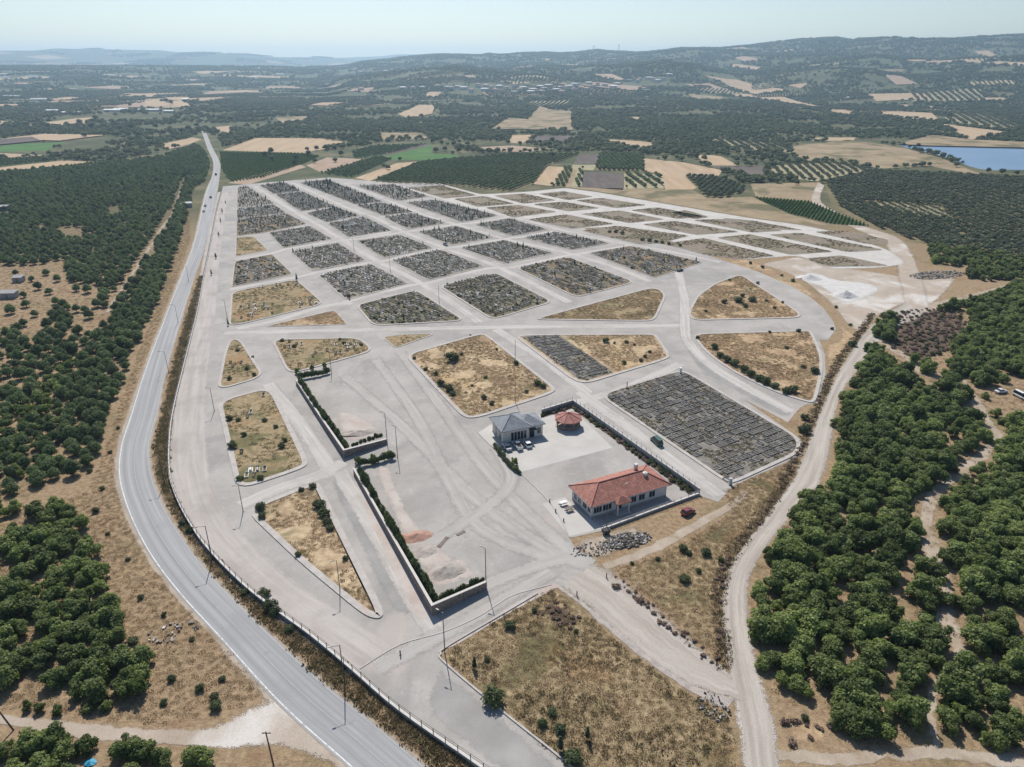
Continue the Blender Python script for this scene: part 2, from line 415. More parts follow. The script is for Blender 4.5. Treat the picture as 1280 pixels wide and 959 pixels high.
    M['concrete_slab'] = ground_mat('concrete_slab', [(0.3, (0.42, 0.405, 0.38)), (0.7, (0.5, 0.485, 0.46))], 0.12, [((0.42, 0.41, 0.4), 0.07, 0.56, 0.72, 0.5)], 6, 0.12, 0.1, 0.02)
    M['kerb'] = ground_mat('kerb_stone', [(0.3, (0.36, 0.335, 0.31)), (0.7, (0.48, 0.455, 0.425))], 0.5, [((0.42, 0.33, 0.3), 0.12, 0.55, 0.7, 0.6), ((0.3, 0.28, 0.26), 0.3, 0.6, 0.75, 0.5)], 5, 0.25, 0.2, 0.03)
    M['golden'] = ground_mat('golden_dry_grass', [(0.25, (0.22, 0.16, 0.1)), (0.48, (0.41, 0.31, 0.195)), (0.75, (0.57, 0.46, 0.315))], 0.55,
        [((0.23, 0.155, 0.1), 0.07, 0.48, 0.62, 0.75), ((0.17, 0.165, 0.09), 0.1, 0.54, 0.68, 0.7), ((0.5, 0.37, 0.18), 0.06, 0.55, 0.7, 0.5)], 3.6, 0.5, 0.35, 0.12)
    M['orange'] = ground_mat('orange_dry_grass', [(0.25, (0.2, 0.138, 0.085)), (0.48, (0.375, 0.27, 0.165)), (0.75, (0.53, 0.41, 0.265))], 0.6,
        [((0.17, 0.15, 0.08), 0.09, 0.53, 0.66, 0.7), ((0.22, 0.14, 0.09), 0.06, 0.5, 0.64, 0.7)], 3.6, 0.5, 0.35, 0.12)
    M['olive_dry'] = ground_mat('olive_dry_grass', [(0.25, (0.14, 0.11, 0.065)), (0.48, (0.265, 0.205, 0.12)), (0.75, (0.42, 0.33, 0.21))], 0.55,
        [((0.095, 0.1, 0.042), 0.08, 0.5, 0.64, 0.75), ((0.3, 0.185, 0.095), 0.06, 0.52, 0.66, 0.6)], 3.6, 0.5, 0.35, 0.12)
    M['burnt'] = ground_mat('burnt_brush', [(0.3, (0.07, 0.052, 0.04)), (0.7, (0.17, 0.125, 0.095))], 0.7, [((0.2, 0.15, 0.09), 0.2, 0.55, 0.7, 0.6)], 2.5, 0.5, 0.9, 0.4)
    M['verge_olive'] = ground_mat('verge_grass', [(0.25, (0.085, 0.07, 0.035)), (0.5, (0.2, 0.155, 0.075)), (0.75, (0.34, 0.26, 0.135))], 0.7,
        [((0.09, 0.1, 0.042), 0.07, 0.46, 0.6, 0.7), ((0.26, 0.15, 0.08), 0.06, 0.56, 0.68, 0.6)], 3.6, 0.5, 0.35, 0.12)
    M['grave_soil'] = ground_mat('grave_soil', [(0.25, (0.16, 0.14, 0.11)), (0.5, (0.26, 0.232, 0.19)), (0.75, (0.38, 0.35, 0.3))], 0.9, [((0.1, 0.1, 0.06), 0.12, 0.5, 0.65, 0.5)], 2.5, 0.5, 0.8, 0.3)
    M['lush_soil'] = ground_mat('weedy_grave_soil', [(0.25, (0.1, 0.09, 0.06)), (0.5, (0.18, 0.16, 0.112)), (0.75, (0.27, 0.24, 0.18))], 0.9, [((0.085, 0.09, 0.045), 0.1, 0.45, 0.6, 0.6)], 2.5, 0.5, 0.8, 0.3)
    M['mixed_soil'] = ground_mat('brown_grave_soil', [(0.25, (0.09, 0.075, 0.05)), (0.5, (0.185, 0.15, 0.1)), (0.75, (0.29, 0.235, 0.17))], 0.7, [((0.28, 0.17, 0.1), 0.08, 0.55, 0.68, 0.7), ((0.11, 0.11, 0.06), 0.1, 0.52, 0.66, 0.5)], 2.5, 0.5, 0.8, 0.3)
    M['frame_soil'] = ground_mat('grey_plot_soil', [(0.25, (0.13, 0.118, 0.1)), (0.5, (0.205, 0.188, 0.163)), (0.75, (0.3, 0.28, 0.25))], 0.6, [((0.33, 0.32, 0.3), 0.07, 0.55, 0.7, 0.5)], 2.5, 0.5, 0.8, 0.3)
    M['empty_soil'] = ground_mat('fallow_soil', [(0.25, (0.15, 0.125, 0.095)), (0.5, (0.225, 0.19, 0.148)), (0.75, (0.31, 0.27, 0.215))], 0.4, [((0.14, 0.135, 0.075), 0.05, 0.5, 0.65, 0.6), ((0.23, 0.16, 0.105), 0.045, 0.55, 0.7, 0.6)], 1.5, 0.5, 0.8, 0.3)
    M['field_tan'] = ground_mat('stubble_field', [(0.3, (0.33, 0.245, 0.16)), (0.5, (0.4, 0.3, 0.2)), (0.7, (0.47, 0.36, 0.245))], 0.13, [((0.42, 0.3, 0.18), 0.02, 0.5, 0.65, 0.6)], 0.4, 0.25, 0.4, 0.3, (1, 0.12, 1), R(35))
    M['field_pink'] = ground_mat('ploughed_pale_field', [(0.3, (0.29, 0.215, 0.155)), (0.7, (0.4, 0.3, 0.225))], 0.13, [((0.3, 0.21, 0.14), 0.02, 0.5, 0.65, 0.6)], 0.4, 0.25, 0.4, 0.3, (1, 0.12, 1), R(50))
    M['field_brown'] = ground_mat('ploughed_dark_field', [(0.3, (0.09, 0.075, 0.068)), (0.7, (0.145, 0.122, 0.108))], 0.2, [((0.17, 0.14, 0.115), 0.02, 0.55, 0.7, 0.6)], 0.5, 0.3, 0.4, 0.3, (1, 0.1, 1), R(2))
    M['field_scrub'] = ground_mat('scrubby_slope', [(0.3, (0.21, 0.165, 0.1)), (0.7, (0.36, 0.28, 0.18))], 0.03, [((0.1, 0.1, 0.05), 0.02, 0.5, 0.62, 0.8)], 0.3, 0.35, 0.5, 0.4)
    M['field_green'] = ground_mat('green_crop', [(0.3, (0.055, 0.125, 0.035)), (0.7, (0.085, 0.18, 0.05))], 0.03, [((0.12, 0.17, 0.06), 0.015, 0.55, 0.7, 0.5)], 0.5, 0.25, 0.4, 0.3)
    M['field_dkgreen'] = ground_mat('dark_crop', [(0.3, (0.04, 0.062, 0.024)), (0.7, (0.06, 0.092, 0.035))], 0.04, [((0.1, 0.095, 0.05), 0.02, 0.58, 0.72, 0.6)], 0.5, 0.3, 0.5, 0.4)
    M['orchard_floor'] = ground_mat('orchard_floor', [(0.3, (0.13, 0.115, 0.06)), (0.7, (0.23, 0.19, 0.115))], 0.06, [((0.1, 0.105, 0.05), 0.03, 0.5, 0.65, 0.6)], 0.6, 0.3, 0.5, 0.3)
    M['pale_floor'] = ground_mat('pale_orchard_floor', [(0.3, (0.27, 0.24, 0.15)), (0.7, (0.38, 0.335, 0.22))], 0.06, [((0.2, 0.2, 0.11), 0.03, 0.5, 0.65, 0.6)], 0.6, 0.3, 0.5, 0.3)

    b = NB('lake_water'); p = b.pos()
    w = b.noise(b.pos((1, 0.4, 1)), 0.6, 4, 0.6)
    M['water'] = b.out(b.mix(b.rng(b.noise(p, 0.01, 3), 0.4, 0.6), (0.11, 0.19, 0.3), (0.14, 0.225, 0.345)), 0.3, b.bump(w, 0.25, 0.15), 0.5)

    M['pine'] = leaf_mat('pine_needles', (0.05, 0.076, 0.034), (0.16, 0.215, 0.09), 0.3)
    M['oak'] = leaf_mat('broad_leaves', (0.058, 0.082, 0.03), (0.25, 0.3, 0.11), 0.38)
    M['lime'] = leaf_mat('yellow_green_leaves', (0.085, 0.12, 0.035), (0.2, 0.25, 0.075), 0.35)
    M['olive'] = leaf_mat('olive_leaves', (0.065, 0.085, 0.055), (0.15, 0.175, 0.105), 0.2)
    M['orchard'] = leaf_mat('orchard_leaves', (0.05, 0.086, 0.038), (0.125, 0.18, 0.08), 0.3)
    M['forest'] = leaf_mat('forest_leaves', (0.062, 0.08, 0.045), (0.175, 0.2, 0.11), 0.26)
    M['vine'] = leaf_mat('vine_leaves', (0.04, 0.085, 0.02), (0.1, 0.17, 0.045), 0.25)
    M['shrub'] = leaf_mat('shrub_leaves', (0.04, 0.06, 0.028), (0.11, 0.135, 0.06), 0.25)
    M['hedge'] = leaf_mat('hedge_leaves', (0.04, 0.06, 0.028), (0.11, 0.14, 0.06), 0.25)
    M['cypress'] = leaf_mat('cypress_needles', (0.03, 0.046, 0.028), (0.075, 0.1, 0.055), 0.15)
    M['tuft'] = leaf_mat('dry_grass_blades', (0.3, 0.23, 0.15), (0.57, 0.465, 0.325), 0.45, tint=(1.1, 1.05, 0.95))
    M['weed'] = leaf_mat('weed_leaves', (0.11, 0.105, 0.058), (0.29, 0.24, 0.15), 0.3, tint=(1.1, 1.08, 0.9))
    M['brush'] = leaf_mat('dead_brush', (0.14, 0.095, 0.075), (0.3, 0.215, 0.165), 0.2, tint=(1, 1, 1))
    M['bark'] = plain_mat('bark', (0.11, 0.08, 0.055), 0.9, 0.3, 6)

    b = NB('grave_marble'); rnd = b.n('ShaderNodeObjectInfo').outputs['Random']
    c = b.ramp(rnd, [(0.0, (0.19, 0.172, 0.148)), (0.5, (0.33, 0.305, 0.272)), (0.8, (0.44, 0.415, 0.38)), (0.96, (0.56, 0.535, 0.5)), (1.0, (0.72, 0.7, 0.67))])
    M['marble'] = b.out(c, 0.5, None, 0.4)
    M['planting'] = leaf_mat('grave_planting', (0.12, 0.115, 0.07), (0.32, 0.28, 0.195), 0.3, tint=(1.1, 1.1, 0.9))
    b = NB('plot_concrete'); rnd = b.n('ShaderNodeObjectInfo').outputs['Random']
    M['plot_concrete'] = b.out(b.ramp(rnd, [(0.0, (0.2, 0.19, 0.175)), (0.85, (0.37, 0.355, 0.33)), (1.0, (0.55, 0.53, 0.5))]), 0.9)
    M['plot_fill'] = plain_mat('plot_fill', (0.12, 0.108, 0.09), 0.95, 0.3, 2)
    # stone wall
    b = NB('rubble_stone'); p = b.pos()
    v = b.n('ShaderNodeTexVoronoi', feature='F1', ins={'Vector': p, 'Scale': 2.6})
    e = b.n('ShaderNodeTexVoronoi', feature='DISTANCE_TO_EDGE', ins={'Vector': p, 'Scale': 2.6})
    hue = b.n('ShaderNodeSeparateColor', ins={'Color': v.outputs['Color']}).outputs[0]
    c = b.ramp(hue, [(0.1, (0.13, 0.105, 0.09)), (0.5, (0.21, 0.165, 0.14)), (0.85, (0.29, 0.215, 0.18))])
    c = b.mix(b.rng(e.outputs['Distance'], 0.02, 0.07, 1, 0), c, (0.3, 0.28, 0.26))
    M['stone_wall'] = b.out(c, 0.9, b.bump(b.rng(e.outputs['Distance'], 0, 0.1), 0.6, 0.05))
    M['cap'] = plain_mat('wall_cap', (0.52, 0.5, 0.47), 0.85, 0.12, 2, obj=False)
    M['wall_grey'] = ground_mat('cast_concrete', [(0.3, (0.3, 0.29, 0.28)), (0.7, (0.4, 0.39, 0.375))], 0.4, [((0.22, 0.21, 0.2), 0.25, 0.55, 0.7, 0.6)], 4, 0.25, 0.2, 0.03)
    M['wall_dark'] = plain_mat('dark_render', (0.16, 0.13, 0.11), 0.9, 0.25, 1.0, obj=False)
    M['iron'] = plain_mat('dark_iron', (0.06, 0.06, 0.062), 0.5, 0.1, 3, 0.4)
    M['galv'] = plain_mat('galvanised_steel', (0.13, 0.13, 0.13), 0.5, 0.1, 2, 0.5, 0.3)
    M['rail_paint'] = plain_mat('rail_paint', (0.5, 0.5, 0.49), 0.5)
    M['wood_pole'] = plain_mat('weathered_wood', (0.13, 0.09, 0.06), 0.9, 0.3, 4)
    M['white_wall'] = plain_mat('cream_stone_facing', (0.6, 0.565, 0.52), 0.85, 0.08, 1.5)
    M['pink_wall'] = plain_mat('pale_plaster', (0.62, 0.585, 0.565), 0.85, 0.07, 1.0)
    M['glass'] = plain_mat('dark_glass', (0.02, 0.025, 0.032), 0.12, 0.1, 1, 0.6)
    M['window_frame'] = plain_mat('white_frame', (0.55, 0.55, 0.54), 0.5)
    M['flue'] = plain_mat('steel_flue', (0.45, 0.45, 0.46), 0.35, 0.1, 2, 0.5, 0.6)
    # tiled roofs: courses of tiles in object space
    for nm, c0, c1 in (('red_tile', (0.3, 0.125, 0.095), (0.43, 0.205, 0.16)), ('grey_tile', (0.23, 0.25, 0.275), (0.31, 0.33, 0.355)), ('pink_tile', (0.33, 0.14, 0.115), (0.44, 0.21, 0.175))):
        b = NB(nm); p = b.objc()
        br = b.n('ShaderNodeTexBrick', ins={'Vector': p, 'Scale': 1.0, 'Brick Width': 0.35, 'Row Height': 0.42, 'Mortar Size': 0.03, 'Color1': (*c0, 1), 'Color2': (*c1, 1), 'Mortar': (*[q * 0.45 for q in c0], 1)})
        c = b.mix(b.rng(b.noise(p, 0.5, 5, 0.65), 0.45, 0.7, 0, 0.45), br.outputs['Color'], tuple(min(1, q * 1.25) for q in c1))
        M[nm] = b.out(c, 0.75, b.bump(br.outputs['Fac'], 0.4, 0.05), 0.25)
    M['sand_pink'] = ground_mat('red_sand', [(0.3, (0.3, 0.175, 0.135)), (0.7, (0.43, 0.28, 0.225))], 0.6, [], 4, 0.4, 0.6, 0.1)
    M['gravel_grey'] = ground_mat('grey_gravel', [(0.3, (0.27, 0.24, 0.215)), (0.7, (0.42, 0.385, 0.355))], 0.5, [((0.47, 0.4, 0.36), 0.3, 0.5, 0.65, 0.6)], 4, 0.5, 0.7, 0.12)
    M['gravel_white'] = ground_mat('white_gravel', [(0.3, (0.46, 0.45, 0.43)), (0.7, (0.58, 0.57, 0.55))], 0.3, [], 3, 0.3, 0.6, 0.12)
    M['stone_grey'] = plain_mat('grey_stone', (0.36, 0.345, 0.325), 0.9, 0.25, 1.5, obj=False)
    M['plank'] = plain_mat('old_planks', (0.2, 0.165, 0.14), 0.9, 0.25, 3)
    M['rubber'] = plain_mat('tyre_rubber', (0.025, 0.025, 0.025), 0.9)
    for nm, c in (('car_white', (0.75, 0.75, 0.74)), ('car_silver', (0.42, 0.45, 0.48)), ('car_dark', (0.035, 0.037, 0.042)), ('car_green', (0.03, 0.1, 0.06)), ('car_red', (0.2, 0.03, 0.035))):
        M[nm] = NB(nm).out(c, 0.28, None, 0.5, 0.0, {'Coat Weight': 0.6})
    M['bed'] = plain_mat('truck_bed', (0.05, 0.05, 0.052), 0.8)
    M['roof_sheet'] = plain_mat('sheet_roof', (0.25, 0.25, 0.245), 0.5, 0.15, 0.5)
    M['roof_white'] = plain_mat('pale_sheet_roof', (0.68, 0.68, 0.67), 0.6, 0.08, 0.3)
    M['house_wall'] = plain_mat('whitewash', (0.6, 0.57, 0.52), 0.9, 0.1, 0.3)
    M['house_roof'] = plain_mat('far_red_roof', (0.48, 0.27, 0.2), 0.85, 0.2, 0.3)
    M['blue_tarp'] = plain_mat('blue_tarpaulin', (0.05, 0.3, 0.45), 0.5, 0.1, 3)
mk_materials()

# ------------------------------------------------------------------ terrain
def build_terrain():
    az = np.radians(np.concatenate([np.arange(-180, -48, 4.0), np.arange(-48, 48, 0.25), np.arange(48, 180.1, 4.0)]))
    d = np.concatenate([[0.5, 20, 60, 120, 250, 450, 700, 900, 1100, 1250], np.geomspace(1300, 6000, 110), np.geomspace(6060, 19000, 70), [24000, 32000]])
    A, D = np.meshgrid(az, d)
    X, Y = np.sin(A) * D, np.cos(A) * D
    Z = terrain_h(X, Y)
    Z[D < 1255] = 0
    back = np.abs(A) > R(100); Z[back] = 0
    V = np.column_stack([X.ravel(), Y.ravel(), Z.ravel()])
    nc = len(az); F = []
    for i in range(len(d) - 1):
        k = i * nc
        for j in range(nc - 1): F.append((k + j, k + nc + j, k + nc + j + 1, k + j + 1))
    o = mesh_obj('terrain', V, F, M['land'], smooth=True)
    o.data.update()
    if o.data.polygons[5000].normal.z < 0: o.data.flip_normals()
    return tag(o, kind='structure')
build_terrain()
# ------------------------------------------------------------------ roads, lots and plots
# cemetery street network (one pale worn pavement), plots lie on it as kerbed islands
WEST = [(278.6,233),(272,262),(265,300),(256,345),(247.5,392),(232,455),(217,518),(212.5,560),(213,590),(217,609),(230,640),(257,682),(305,732),(355,771),(392,798),(442,840),(500,890),(597,958),(680,1020)]
PAVE = WEST + [(800,1040),(715,959),(630,892),(551,824),(551,813),(566,803),(640,759),(690,731),(706,734),(735,705),(722,690),(712,673),(752,664),(875,620),(898,628),(916,608),(1001,570),(1004,553),(995,545),
    (930,500),(985,528),(1000,510),(1010,505),(1022,505),(1032,468),(1031,444),(1024,425),(1035,425),(1045,412),(1042,403),(1030,386),(1012,371),(988,357),(948,340),(902,325),(872,315),(830,306),(790,299),(735,288),(728,284),
    (770,278),(1000,320),(1030,326),(1075,318),(1108,313),(1040,289),(1000,281),(940,273),(880,263),(745,240),(706,235),(655,240),(601,243),(548,229),(495,229),(412,222),(335,228),(296,231.5)]
pave = sheet('pavement', PP(PAVE), 0.05, M['paving'])
# whiter limestone lanes of the newest quarter
soft_sheet('limestone_lane', PP([(548,229),(601,243),(655,240),(706,235),(745,240),(880,263),(940,273),(1000,281),(1040,289),(1112,312),(1138,330),(1100,336),(1035,337),(1000,320),(925,326),(770,284),(728,286),(700,284),(655,274),(600,262),(550,250),(520,238)]), 0.062, M['limestone'])

def street(px, w, mat, z, soft=.3, name='street'):
    l = np.array(PP(px)); t = np.gradient(l, axis=0); t /= np.hypot(*t.T)[:, None]; n = np.column_stack([-t[:, 1], t[:, 0]]) * w / 2
    return strip(name, [tuple(q) for q in l + n], [tuple(q) for q in l - n], z, M[mat], soft=soft)
ROADS = [[(318,233),(342,248),(372,267),(399,282),(425,298),(469,325),(522,352),(560,375),(600,403)], [(366,229),(410,249),(432,259),(466,271),(502,289),(553,309),(618,332),(668,356),(712,378)],
  [(430,229),(488,252),(540,272),(572,281),(628,298),(703,315),(765,333),(812,352)], [(502,233),(546,247),(600,262),(640,271),(700,287),(760,301),(830,313),(900,328)],
  [(354,312),(422,301.5),(446,299),(500,291),(523,288),(571,280.5),(594,278.5),(637,271)], [(389,342),(464,328.5),(490,324.5),(550,311.2),(576,308.5),(630,299),(654,296),(696,289)], [(430,378),(509,358),(538,353),(606,336.5),(644,333.5),(709,319.5),(737,315.5),(790,306)],
  [(288,362),(371,346.5),(392,342)], [(294,325),(338,317),(356,312)], [(296,411),(340,402),(406,383),(440,379)], [(438,297),(488,290)]]
for k, q in enumerate(ROADS): street(q, 5.5, 'lane_dust', .0535 + .0008 * k)
street([(279,240),(268,300),(262,340),(256,392),(244,455),(237,520),(238,590),(262,655),(318,718),(398,778),(465,825)], 11, 'street_pink', .0525, .2)
for k, q in enumerate([[(280,417),(370,414),(480,412),(640,409),(760,408),(852,407)], [(850,455),(800,478),(735,500),(690,510)], [(725,490),(800,545),(860,590),(900,620)], [(620,412),(680,450),(735,492)], [(425,590),(470,665),(515,745),(545,790)], [(335,480),(375,530),(410,585),(400,597)],[(845,330),(855,370),(856,405),(862,430),(900,465),(990,515)],[(300,632),(350,610),(400,594),(430,578)]]):
    street(q, 6, 'lane_dust', .0618 + .0008 * k)
for k, q in enumerate([[(500,440),(545,500),(610,590),(700,680),(740,705)], [(430,470),(500,530),(590,620),(690,690),(735,708)], [(470,450),(520,520),(560,600),(600,660),(690,700)], [(600,735),(650,715),(700,700),(740,700)], [(470,835),(540,800),(620,755),(690,715)], [(520,690),(600,640),(640,600),(620,560)]]):
    street(q, 6.5, 'lot_tracks', .0682 + .0008 * k, .46, 'tyre_tracks')
HWL = [(250,160),(254,168.5),(260,186),(267,202),(266,219),(257,242.5),(243,300.6),(226,345),(201,409),(180,464),(162,520),(150,558),(147.5,597),(160,642),(185,692),(222,742),(272,797),(347,880),(432,957),(520,1035)]
HWR = [(254.5,160),(258.5,168.5),(266,186),(274.5,203),(274.2,219),(270.5,242.5),(258,300.6),(243.5,345),(223.5,409),(208,464),(196,520),(187,556),(189,590),(202,628),(229,674),(265,720),(318,774),(400,850),(480,915),(580,1000)]
hl, hr = PP(HWL), PP(HWR)
strip('highway_shoulder', hl, hr, 0.03, M['dirt'], -0.2, 1.16, rag=0.1, soft=.14)
strip('road', hl, hr, 0.06, M['highway'])
strip('edge_line', hl, hr, 0.068, M['paint'], 0.045, 0.07)
strip('edge_line', hl, hr, 0.068, M['faint'], 0.955, 0.97)
strip('centre_line', hl, hr, 0.068, M['faint'], 0.51, 0.522)

# unpaved roads
strip('dirt_road', PP([(1128,378),(1085,410),(1062,442),(1042,475),(1022,520),(996,587),(960,640),(930,680),(910,712),(902,755),(905,795),(910,835),(922,915),(927,960),(930,1010)]),
      PP([(1165,392),(1112,416),(1080,455),(1060,480),(1046,512),(1032,590),(994,640),(962,680),(940,718),(936,757),(941,795),(952,850),(970,905),(976,960),(980,1010)]), 0.04, M['gravel_road'], -.12, 1.12, rag=0.12, soft=.3)
strip('dirt_road', PP([(735,698),(762,712),(815,755),(868,803),(912,842)]), PP([(697,737),(722,752),(780,803),(850,856),(928,878)]), 0.048, M['gravel_road'], -.12, 1.12, rag=0.25, soft=.3)
strip('gravel_shoulder', PP([(690,731),(705,742),(722,755),(780,806),(850,858),(905,890)]), PP([(704,734),(722,748),(740,760),(800,808),(860,852),(922,870)]), 0.056, M['gravel_grey'], rag=0.2, soft=.3)
soft_sheet('gravel_strip', PP([(757,708),(772,713),(830,764),(868,802),(850,797),(800,750)]), 0.052, M['asphalt_dark'])
strip('dirt_road', PP([(-60,890),(0,893),(110,903),(200,911),(262,909),(305,888),(335,870)]), PP([(-60,906),(0,906),(100,924),(200,931),(285,936),(350,934),(430,960)]), 0.045, M['pale_dirt'], -.12, 1.12, rag=0.2, soft=.3)
strip('dirt_track', PP([(752,704),(800,685),(850,660),(908,628),(930,612)]), PP([(758,714),(815,695),(865,668),(912,640),(940,622)]), 0.03, M['dirt'], rag=0.15, soft=.3)
soft_sheet('pale_yard', PP([(945,330),(1000,320),(1035,332),(1108,342),(1152,350),(1200,345),(1185,365),(1160,388),(1130,380),(1095,398),(1075,418),(1060,410),(1035,378),(1005,352),(975,338)]), 0.02, M['pale_dirt'])
strip('dirt_road', PP([(1022,228),(1014,252),(1035,270),(1072,288),(1100,302),(1118,325),(1122,345),(1130,385)]), PP([(1031,232),(1026,250),(1045,265),(1083,283),(1125,298),(1142,320),(1152,345),(1165,392)]), 0.036, M['pale_dirt'], -.12, 1.12, rag=0.2, soft=.3)
strip('dirt_track', PP([(1110,398),(1160,378),(1200,370),(1262,354)]), PP([(1110,408),(1165,390),(1205,378),(1265,361)]), 0.032, M['dirt'], rag=0.15, soft=.3)
strip('dirt_track', PP([(1190,475),(1212,505),(1222,530),(1238,545),(1230,556),(1205,575),(1178,592),(1155,617),(1146,645),(1150,690),(1166,718),(1176,748),(1160,785),(1190,812),(1165,845),(1155,890),(1162,935)]),
      PP([(1205,470),(1228,500),(1245,530),(1258,548),(1245,566),(1220,590),(1195,608),(1175,632),(1170,662),(1190,710),(1195,735),(1196,765),(1202,782),(1210,830),(1180,862),(1168,895),(1180,935)]), 0.025, M['dirt'], rag=0.3, soft=.3)
strip('dirt_track', PP([(1258,540),(1300,545),(1360,550)]), PP([(1262,556),(1300,562),(1360,570)]), 0.028, M['dirt'], rag=0.2, soft=.3)
strip('dirt_track', PP([(970,935),(1050,938),(1130,932),(1220,936),(1330,950)]), PP([(975,955),(1050,960),(1130,952),(1220,956),(1330,975)]), 0.026, M['dirt'], rag=0.3, soft=.3)
strip('dirt_track', PP([(229,225),(215,263),(200,284),(171,330),(149,362),(130,392)]), PP([(232,225),(219,263),(205,286),(177,330),(155,362),(137,392)]), 0.026, M['dirt'], rag=0.3, soft=.3)
strip('dirt_track', PP([(1085,408),(1098,430),(1130,450),(1150,470),(1185,478)]), PP([(1092,404),(1105,425),(1140,445),(1160,462),(1200,470)]), 0.022, M['dirt'], rag=0.2, soft=.3)

soft_sheet('gravel_spill', PP([(994,350),(1004,338),(1022,340),(1050,350),(1085,352),(1108,360),(1098,370),(1062,382),(1040,378),(1032,364),(1015,356)]), 0.03, M['gravel_white'], 5.0)
# verges and dry patches that differ from the surrounding grass
soft_sheet('verge', PP([(275,238),(264,300),(254,345),(244,392),(228,455),(214,516),(209.5,560),(210,592),(214,612),(227,642),(254,684),(302,734),(352,773),(389,800),(440,842),(497,892),(592,960),(560,975),(478,905),(400,843),(322,770),(268,717),(233,671),(206,626),(193,590),(191,556),(200,520),(212,464),(227,409),(247,345),(262,300),(273,243)]), 0.02, M['verge_olive'])
soft_sheet('burnt_brush_ground', PP([(1120,392),(1150,385),(1200,390),(1212,410),(1185,440),(1150,455),(1118,440),(1108,415)]), 0.018, M['burnt'])
soft_sheet('dry_bank', PP([(975,898),(1030,888),(1040,905),(1040,935),(990,935),(978,920)]), 0.018, M['orange'])
soft_sheet('dry_bank', PP([(905,327),(950,343),(990,360),(1014,374),(1033,390),(1048,408),(1050,425),(1028,430),(1035,470),(1025,508),(1003,552),(1020,520),(1042,474),(1084,408),(1072,420),(1056,408),(1030,378),(1000,352),(970,338),(930,322)]), 0.016, M['orange'])
soft_sheet('dry_bank', PP([(905,612),(1002,572),(992,600),(960,640),(905,712),(899,760),(905,832),(868,800),(816,752),(765,710),(820,696),(870,670),(915,642)]), 0.016, M['olive_dry'])
P12 = [(556,822),(570,806),(642,763),(690,736),(712,752),(775,806),(848,860),(906,893),(918,925),(921,975),(740,985),(632,890)]
sheet('dry_grass', PP(P12), 0.03, M['olive_dry'])
soft_sheet('burnt_brush_ground', PP([(676,752),(700,752),(722,765),(726,780),(705,790),(690,778),(672,768)]), 0.034, M['burnt'])
# ditch of dark brush below the left edge of the gravel way
soft_sheet('ditch', PP([(762,717),(775,722),(835,772),(900,826),(905,838),(880,828),(830,785),(780,735)]), 0.034, M['burnt'])
# foundation trench and rubble ground by the compound
soft_sheet('rubble_ground', PP([(708,674),(752,666),(800,650),(812,660),(790,680),(762,700),(735,700),(722,690)]), 0.056, M['dirt'])
# compound slabs, planting strip, soil in the parking lot
sheet('concrete_slab', PP([(598,541),(613,531),(677,519),(714,510),(766,560),(651,590.5),(612,556)]), 0.066, M['concrete_slab'])
sheet('concrete_slab', PP([(678,630),(706,622),(752,661),(712,671)]), 0.066, M['concrete_slab'])
sheet('planting_bed', PP([(676,523),(715,511),(862,619),(872,614),(716,506.5),(676,518)]), 0.074, M['burnt'])
soft_sheet('soil_patch', PP([(462,584),(490,578),(500,610),(520,650),(560,690),(600,712),(600,722),(545,740),(530,725),(495,660)]), 0.058, M['pink_soil'])
soft_sheet('soil_patch', PP([(414,515),(440,512),(480,535),(478,545),(433,556),(424,540)]), 0.058, M['pink_soil'])
soft_sheet('street_asphalt', PP([(405,595),(440,590),(480,660),(532,768),(500,775),(484,762),(440,670)]), 0.057, M['asphalt_dark'])
soft_sheet('street_asphalt', PP([(870,462),(985,528),(998,512),(960,492),(905,462),(876,440),(862,420),(850,425)]), 0.057, M['asphalt_dark'])
soft_sheet('street_asphalt', PP([(545,830),(560,835),(632,896),(715,964),(780,1030),(690,1020),(600,950),(520,892)]), 0.057, M['asphalt_dark'])
sheet('side_pavement', PP([(555,812),(640,757),(692,729),(700,733),(643,763),(568,808)]), 0.07, M['pink_soil'])
sheet('side_pavement', PP([(440,592),(450,600),(545,772),(538,776),(520,770),(480,690)]), 0.07, M['pink_soil'])

